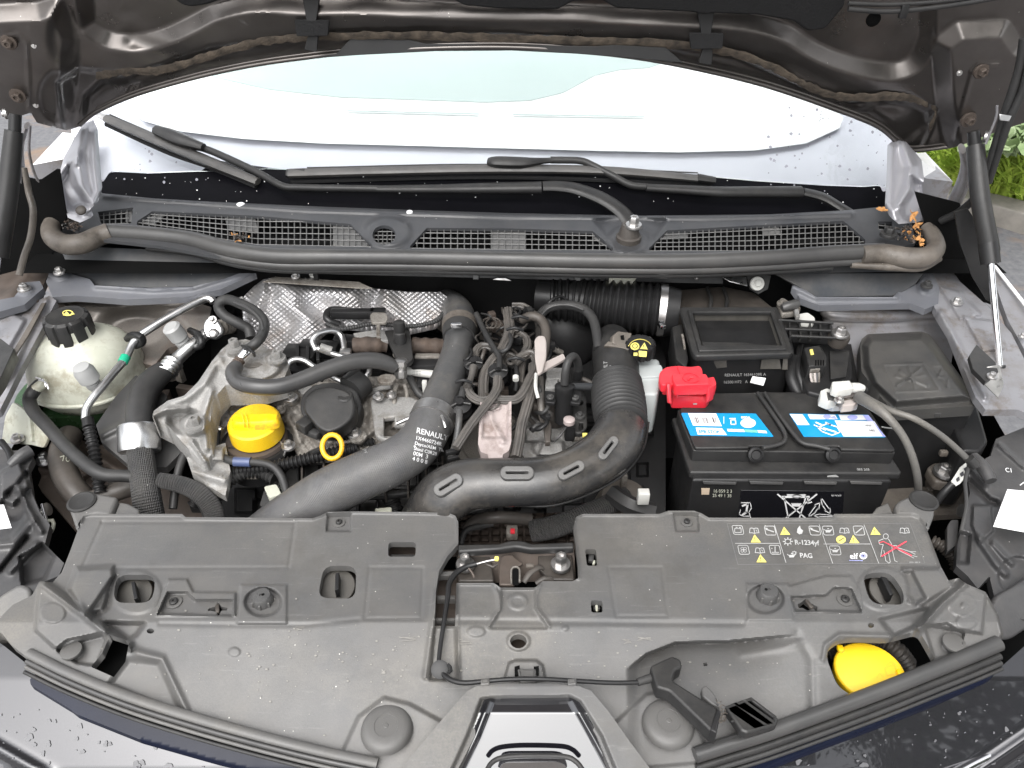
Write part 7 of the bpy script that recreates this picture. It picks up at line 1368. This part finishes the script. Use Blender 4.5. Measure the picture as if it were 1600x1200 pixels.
tube('cable_sheath', [(745, 881, .95, 4), (728, 886, .948, 4.5), (712, 896, .948, 4.5), (702, 912, .95, 4.5), (700, 930, .952, 4), (694, 970, .95, 3.6), (688, 1010, .946, 3.6), (686, 1035, .944, 3.6), (690, 1050, .944, 4), (704, 1062, .946, 4.2), (726, 1067, .948, 4), (760, 1064, .95, 3.6), (800, 1061, .952, 3.6), (850, 1061, .952, 3.6), (900, 1064, .948, 3.6), (960, 1067, .944, 3.6), (1000, 1066, .942, 3.6)], 4, M_plc, T)
tube('cable_end_boot', [(996, 1066, .942, 6), (1022, 1058, .942, 7)], 6, M_rub, T)
cc = WZ(688, 1046, .945); lathe('cable_guide', cc, [(11, -6), (12, 0), (12, 4), (8, 5)], M_plc, T, (0, -.5, .8), 24, .00085); tube('guide_hook', [(700, 1038, .955), (706, 1046, .955), (700, 1052, .955)], 2.4, M_plc, T)
for u, v in ((757, 1066), (893, 1066)): plate('cable_clip', [(u-6, v-6), (u+8, v-7), (u+8, v+3), (u-6, v+4)], .955, .01, M_cover, T, r=2, bev=.002)
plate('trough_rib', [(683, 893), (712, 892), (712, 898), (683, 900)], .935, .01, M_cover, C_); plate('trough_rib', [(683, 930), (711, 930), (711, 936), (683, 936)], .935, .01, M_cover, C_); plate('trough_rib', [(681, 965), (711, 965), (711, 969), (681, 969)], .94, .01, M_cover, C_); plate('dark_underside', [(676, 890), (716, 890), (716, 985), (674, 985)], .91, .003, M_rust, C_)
T = thing('release_lever', 'black release lever housing with slotted grip lying on the cover', 'lever', WZ(1090, 1090, .92))
plate('lever_box', [(1016, 1040), (1050, 1024), (1064, 1030), (1066, 1042), (1054, 1048), (1050, 1062), (1120, 1106), (1126, 1112), (1119, 1144), (1112, 1144), (1046, 1080), (1026, 1074)], .955, .022, M_pl, T, r=4, bev=.003)
plate('lever_wall', [(1120, 1106), (1127, 1112), (1120, 1146), (1110, 1140)], .958, .024, M_plc, T, bev=.002)
plate('lever_foot', [(1096, 1074), (1104, 1070), (1118, 1086), (1126, 1106), (1112, 1100), (1098, 1088)], .945, .012, M_cover, T, r=3, bev=.002)
plate('slotted_grip', [(1132, 1104), (1172, 1090), (1180, 1092), (1217, 1122), (1214, 1132), (1168, 1146), (1158, 1142)], .948, .014, M_pl, T, r=4, bev=.003, holes=[[(1140, 1106), (1150, 1102), (1190, 1130), (1180, 1134)], [(1155, 1101), (1164, 1098), (1203, 1126), (1195, 1129)], [(1168, 1096), (1174, 1094), (1208, 1120), (1206, 1124)]])
tube('grip_bar', [(1142, 1128, .945), (1162, 1120, .945)], 2.4, M_pl, T)
T = thing('leaf_litter', 'small brown plant litter caught beside the release lever', 'litter', WZ(1128, 1120, .94), kind='stuff')
for i in range(16):
    u, v = 1128+random.gauss(0, 4), 1116+random.gauss(0, 9); a = random.uniform(0, 6.3); tube('twig', [(u, v, .955), (u+6*math.cos(a), v+5*math.sin(a), .958), (u+9*math.cos(a+1), v+9*math.sin(a+1), .952)], .8, M_endr, T, seg=5)

# ================================================================== WASHER CAP
T = thing('washer_cap', 'yellow washer fluid cap with faded symbol in the dark front right opening', 'washer cap', WZ(1360, 1045, .9))
k = depth(WZ(1360, 1045, .92))/F; AX = (-.10, -.22, 1)
cc = WZ(1358, 1052, .905)
lathe('cap_body', cc, [(52, -14), (53, -10), (54, 4), (52, 7), (46, 9), (10, 10)], M_yel, T, AX, 56, k, sy=.86)
pl = Plane(cc+np.array(Vector(AX).normalized())*10.6*k, AX); mk = stroke([(1382, 1044), (1398, 1038), (1402, 1052), (1386, 1056), (1382, 1044)], 1.2)+stroke([(1384, 1040), (1392, 1034), (1400, 1038)], 1.2)+stroke([(1318, 1022), (1326, 1026), (1330, 1030)], 1.)+stroke([(1370, 1060), (1374, 1052), (1380, 1058)], 1.); marks('faded_symbol', mk, onp(pl), M_oran, T)['kind'] = 'stuff'
lathe('filler_neck', WZ(1352, 1060, .88), [(44, -30), (46, 0), (40, 2)], M_resv, T, AX, 40, k)
for u, v in ((1313, 1014), (1406, 1052)): pbox('cap_lug', u, v, .915, 10, 12, 8, M_yel, T, bev=.002)
tube('corrugated_conduit', [(1290, 1020, .86, 13), (1320, 1000, .87, 13), (1370, 1000, .87, 13), (1400, 1015, .87, 13), (1420, 1040, .85, 13)], 13, M_rubb, T, corr=(1.6, 7), seg=16)
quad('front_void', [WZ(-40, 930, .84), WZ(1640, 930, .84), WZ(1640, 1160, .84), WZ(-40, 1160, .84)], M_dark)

# ================================================================== FRONT SEALS, BUMPER, BADGE TRIM
T = thing('front_seal', 'left layered rubber seal along the front edge of the cover', 'seal', WZ(300, 1110, .9))
pL = [(44, 1020), (110, 1052), (200, 1088), (300, 1120), (400, 1148), (500, 1173), (590, 1192)]
tube('seal_bulb', [(a, b, .944-(b-1000)*.0002) for a, b in pL], 8, M_cover, T, seg=18, flat=.7)
tube('seal_lip', [(a-2, b+13, .936-(b-1000)*.0002) for a, b in pL], 4.5, M_seal, T, seg=14); tube('seal_lip', [(a-4, b+22, .930-(b-1000)*.0002) for a, b in pL], 3.2, M_cover, T, seg=12)
tube('seal_foot', [(a-6, b+30, .924-(b-1000)*.0002) for a, b in pL], 3, M_rub, T, seg=10)
T = thing('front_seal', 'right layered rubber seal along the front edge, below the yellow cap', 'seal', WZ(1300, 1110, .9))
pR = [(1560, 1005), (1520, 1022), (1450, 1050), (1380, 1078), (1300, 1108), (1200, 1144), (1130, 1166), (1086, 1180)]
tube('seal_bulb', [(a, b, .944-(b-1000)*.0002) for a, b in pR], 12, M_seal, T, seg=22)
tube('seal_lip', [(a+2, b+20, .932-(b-1000)*.0002) for a, b in pR], 6, M_pl, T, seg=14); tube('seal_lip', [(a+4, b+31, .925-(b-1000)*.0002) for a, b in pR], 4.5, M_rub, T, seg=12)
tube('seal_foot', [(a+6, b+40, .918-(b-1000)*.0002) for a, b in pR], 3, M_rub, T, seg=10)
M_grey = mat('gloss_paint', (.03, .03, .034), .25, metal=.6, col2=(.036, .036, .04), nscale=3, coat=1., rvar=.01, cior=1.5)
M_navy = mat('navy_gloss', (.004, .006, .016), .3, spec=.2, rvar=.05)
T = thing('front_bumper', 'glossy dark front bumper with water marks, across the bottom of the picture', 'bumper', WZ(200, 1180, .85))
bz = lambda u, v: .915-(v-1000)*.00052+.00030*np.clip(v-1000, 0, 60)+.00018*np.clip(v-1060, 0, 140)*(1-sst((u-1150)/250))
b1 = rel('bumper_left', [(-40, 975), (10, 1012), (45, 1040), (60, 1062), (130, 1096), (220, 1130), (340, 1164), (450, 1195), (560, 1225), (560, 1280), (-40, 1280)], bz, [('r', [(-10, 1165), (60, 1205), (120, 1240)], .006, 10)], M_grey, T, step=5)
rel('lower_groove', [(46, 1058), (130, 1096), (240, 1136), (360, 1172), (520, 1208), (520, 1232), (340, 1190), (220, 1156), (120, 1116), (110, 1108), (48, 1070)], lambda u, v: bz(u, v)+.007, [], M_navy, T, step=4)
b2 = rel('bumper_right', [(1640, 980), (1600, 1010), (1560, 1046), (1480, 1080), (1400, 1112), (1300, 1150), (1200, 1184), (1120, 1210), (1100, 1280), (1640, 1280)], bz, [('r', [(1640, 1130), (1560, 1185), (1500, 1225)], .006, 10)], M_grey, T, step=5)
rel('lower_groove', [(1556, 1046), (1552, 1056), (1460, 1098), (1380, 1130), (1260, 1176), (1170, 1212), (1140, 1212), (1170, 1192), (1280, 1152), (1400, 1108), (1500, 1066)], lambda u, v: bz(u, v)+.007, [], M_navy, T, step=4)
tube('chrome_strip', [(-30, 1155, .85, 8), (20, 1185, .84, 8), (80, 1225, .83, 8)], 8, M_chrome, T, seg=14); tube('chrome_strip', [(1640, 1130, .85, 9), (1580, 1165, .84, 9), (1510, 1200, .83, 9), (1450, 1235, .82, 9)], 9, M_chrome, T, seg=14)
def blots(n, box_, S, name, m, par, smin=1.2, smax=6):
    ps = []
    for _ in range(n):
        cx, cy = random.uniform(box_[0], box_[2]), random.uniform(box_[1], box_[3])
        if not box_[4](cx, cy): continue
        s = smin+(smax-smin)*random.random()**3; el = random.uniform(.6, 1.4); ph = rng.uniform(0, 6.3, 3)
        P = [(cx+s*el*(1+.22*math.sin(2*a+ph[0])+.16*math.sin(3*a+ph[1])+.1*math.sin(5*a+ph[2]))*math.cos(a), cy+s*(1+.22*math.sin(2*a+ph[0])+.16*math.sin(3*a+ph[1])+.1*math.sin(5*a+ph[2]))*math.sin(a)) for a in np.linspace(0, 6.283, 18, endpoint=False)]; ps.append(P)
    v_, f_ = flatpoly(ps); o = putflat(name, v_, f_, S, m, par); o['kind'] = 'stuff'
M_wat = mat('dried_water_mark', (.10, .10, .105), .35, spec=.4)
blots(110, (0, 1040, 420, 1200, lambda x, y: y > 1085+x*.30 and y > 1060+x*.34), surf(b1), 'water_marks', M_wat, T)
blots(110, (1180, 1040, 1600, 1200, lambda x, y: y > 1078+(1600-x)*.36-20), surf(b2), 'water_marks', M_wat, T, 1, 4.5)
T = thing('badge_trim', 'grey trim with glossy black badge panel at the bottom centre', 'badge trim', WZ(820, 1160, .9))
rel('trim_frame', [(600, 1260), (640, 1185), (690, 1125), (716, 1095), (730, 1080), (744, 1072), (790, 1068), (860, 1068), (905, 1072), (924, 1080), (950, 1110), (985, 1160), (1015, 1200), (1040, 1260)], lambda u, v: .952-np.clip(v-1072, 0, 200)*.0002, [('p', [(680, 1260), (730, 1150), (752, 1092), (765, 1090), (890, 1088), (906, 1096), (940, 1150), (985, 1260)], -.012, 6)], M_cover, T, step=2, holes=[[(686, 1260), (742, 1150), (762, 1098), (770, 1094), (888, 1093), (900, 1099), (932, 1150), (978, 1260)]])
bp_ = rel('badge_panel', [(672, 1270), (735, 1150), (756, 1094), (768, 1089), (890, 1088), (906, 1095), (940, 1150), (990, 1270)], lambda u, v: .938-np.clip(v-1090, 0, 24)*.00005-np.clip(v-1114, 0, 200)*.00042, [('r', [(766, 1094), (744, 1150), (700, 1240)], .003, 4), ('r', [(894, 1094), (926, 1150), (975, 1240)], .003, 4)], M_gloss, T, step=2)
tube('badge_rim', [(760, 1205, .925, 4), (768, 1192, .926, 4), (784, 1184, .927, 4), (820, 1181, .928, 4), (880, 1182, .927, 4), (900, 1190, .926, 4), (912, 1205, .925, 4)], 4, M_pl, T, seg=12)
plate('badge_core', [(775, 1230), (782, 1194), (794, 1189), (870, 1189), (884, 1194), (895, 1230)], .924, .004, M_chrome, T, r=6); 

# ================================================================== DEAD LEAVES
def leaf(u, v, z, s, a, lab_, y=None):
    p = WZ(u, v, z) if y is None else WY(u, v, y); n = 22; ph = random.uniform(0, 6)
    vs = [(0, 0, .15)]; L = []
    for i in range(n):
        t = i/n*2*math.pi; r = (.60+.20*math.cos(4*t+ph)+.12*math.cos(7*t+ph*2)); vs.append((r*math.cos(t)*1.5, r*math.sin(t)*.8, .22*math.sin(3*t+ph)+.2*r*r))
    fs = [(0, 1+i, 1+(i+1) % n) for i in range(n)]; vs2 = vs+[(x, y_, z_-.05) for x, y_, z_ in vs]; fs += [tuple(k+n+1 for k in f[::-1]) for f in fs]
    k = depth(p)/F*s; o = link('dead_leaf', mesh('dead_leaf', vs2, fs, 0), M_leaf, None, frame(p, (random.uniform(-.3, .3), -.5, .8), k, a)); return tag(o, lab_, 'leaf', 'orange dead leaves in the right corner')
for q in ((1427, 338, 11, 1.5, 'orange lobed leaf standing upright in the right scuttle corner'), (1433, 352, 9, .3, 'orange leaf lying across below the upright one'), (1437, 374, 10, 1.2, 'orange leaf inside the right seal end'), (1464, 316, 10, .2, 'orange leaf beside the right bonnet hinge'), (1378, 327, 8, .1, 'flat orange leaf at the right end of the cowl'), (1440, 382, 6, 2, 'smallest orange leaf at the bend of the right seal end')):
    leaf(q[0], q[1], 1.145, q[2], q[3], q[4])
T = thing('dirt_heap', 'dark rotted leaf litter in the right scuttle corner', 'litter', WZ(1425, 370, 1.1), kind='stuff')
for i in range(60):
    u, v = random.gauss(1424, 10), random.gauss(364, 8); a = random.uniform(0, 6.3); tube('twig', [(u, v, 1.12), (u+6*math.cos(a), v+4*math.sin(a), 1.125)], random.uniform(.8, 2), random.choice([M_rubb, M_leaf, M_rust, M_felt]), T, seg=5)
T = thing('dirt_heap', 'reddish leaf litter behind the left seal end', 'litter', WZ(112, 352, 1.1), kind='stuff')
for i in range(50):
    u, v = random.gauss(112, 8), random.gauss(352, 5); a = random.uniform(0, 6.3); tube('twig', [(u, v, 1.12), (u+5*math.cos(a), v+3*math.sin(a), 1.125)], random.uniform(.8, 1.8), random.choice([M_rubb, M_taped, M_rust, M_felt]), T, seg=5)
T = thing('grille_litter', 'orange scraps of leaf lying in the left cowl grille', 'litter', WZ(368, 370, 1.1), kind='stuff')
for i in range(26):
    u, v = random.gauss(368, 9), random.gauss(370, 3); a = random.uniform(0, 6.3); tube('twig', [(u, v, 1.108), (u+5*math.cos(a), v+3*math.sin(a), 1.11)], random.uniform(.6, 1.3), random.choice([M_leaf, M_rubb, M_taped, M_endr]), T, seg=5)

# ================================================================== TREES BEHIND THE PHOTOGRAPHER (seen mirrored in paint and glass)
M_bark = mat('bark', (.10, .075, .055), .9, col2=(.17, .14, .11), nscale=20, bump=1., bscale=60)
M_fol = mat('tree_leaves', (.045, .085, .025), .55, col2=(.09, .14, .04), nscale=2)
def tree(x, y, h, r, base, n, lab_, seed):
    T = thing('tree', lab_, 'tree', (x, y, 0), 'trees mirrored in the paint'); R_ = np.random.default_rng(seed)
    P = np.array([(x, y, 0), (x+.1, y, h*.3), (x-.1, y+.1, h*.6), (x, y, h*.9)]); vs, fs, _ = sweep(catmull(P, 4), np.linspace(.22, .05, 13), 10); link('trunk', mesh('trunk', vs, fs), M_bark, T)
    prt = []; cl_ = []
    for i in range(9):
        a = R_.uniform(0, 6.28); z0 = h*R_.uniform(.35, .7); e_ = np.array([x+r*.7*math.cos(a), y+r*.7*math.sin(a), z0+h*R_.uniform(.1, .3)]); cl_.append(e_)
        prt.append(sweep(np.array([(x, y, z0), (x+.3*r*math.cos(a), y+.3*r*math.sin(a), z0+.05*h), tuple(e_)]), np.array([.07, .05, .02]), 6)[:2])
    link('limb', mesh('limb', *join(prt)), M_bark, T)['kind'] = 'stuff'
    cl_ += [np.array([x+r*R_.normal()*.45, y+r*R_.normal()*.45, base+(h-base)*R_.uniform(.1, 1)]) for _ in range(26)]
    C_ = np.array(cl_)[R_.integers(0, len(cl_), n)]+R_.normal(size=(n, 3))*r*.17; A = R_.normal(size=(n, 3)); A /= np.linalg.norm(A, axis=1)[:, None]; B = np.cross(A, R_.normal(size=(n, 3))); B /= np.linalg.norm(B, axis=1)[:, None]
    s = R_.uniform(.05, .10, n)[:, None]; V = np.stack([C_-A*s, C_+B*s*.5, C_+A*s, C_-B*s*.5], 1).reshape(-1, 3); me = bpy.data.meshes.new('crown'); me.from_pydata(V.tolist(), [], np.arange(4*n).reshape(-1, 4).tolist()); link('crown', me, M_fol, T)
tree(4.2, -3.2, 7.5, 2.2, 1.8, 16000, 'leafy tree behind the photographer, mirrored at the lower right', 1)
tree(6.3, 3.4, 9.2, 1.3, 6.3, 9000, 'tall leafy tree beside the car, mirrored in the right corner of the windscreen', 3)
tree(3.4, -5.6, 6.5, 1.8, 1.8, 12000, 'leafy tree behind the photographer, mirrored in the badge panel', 2)
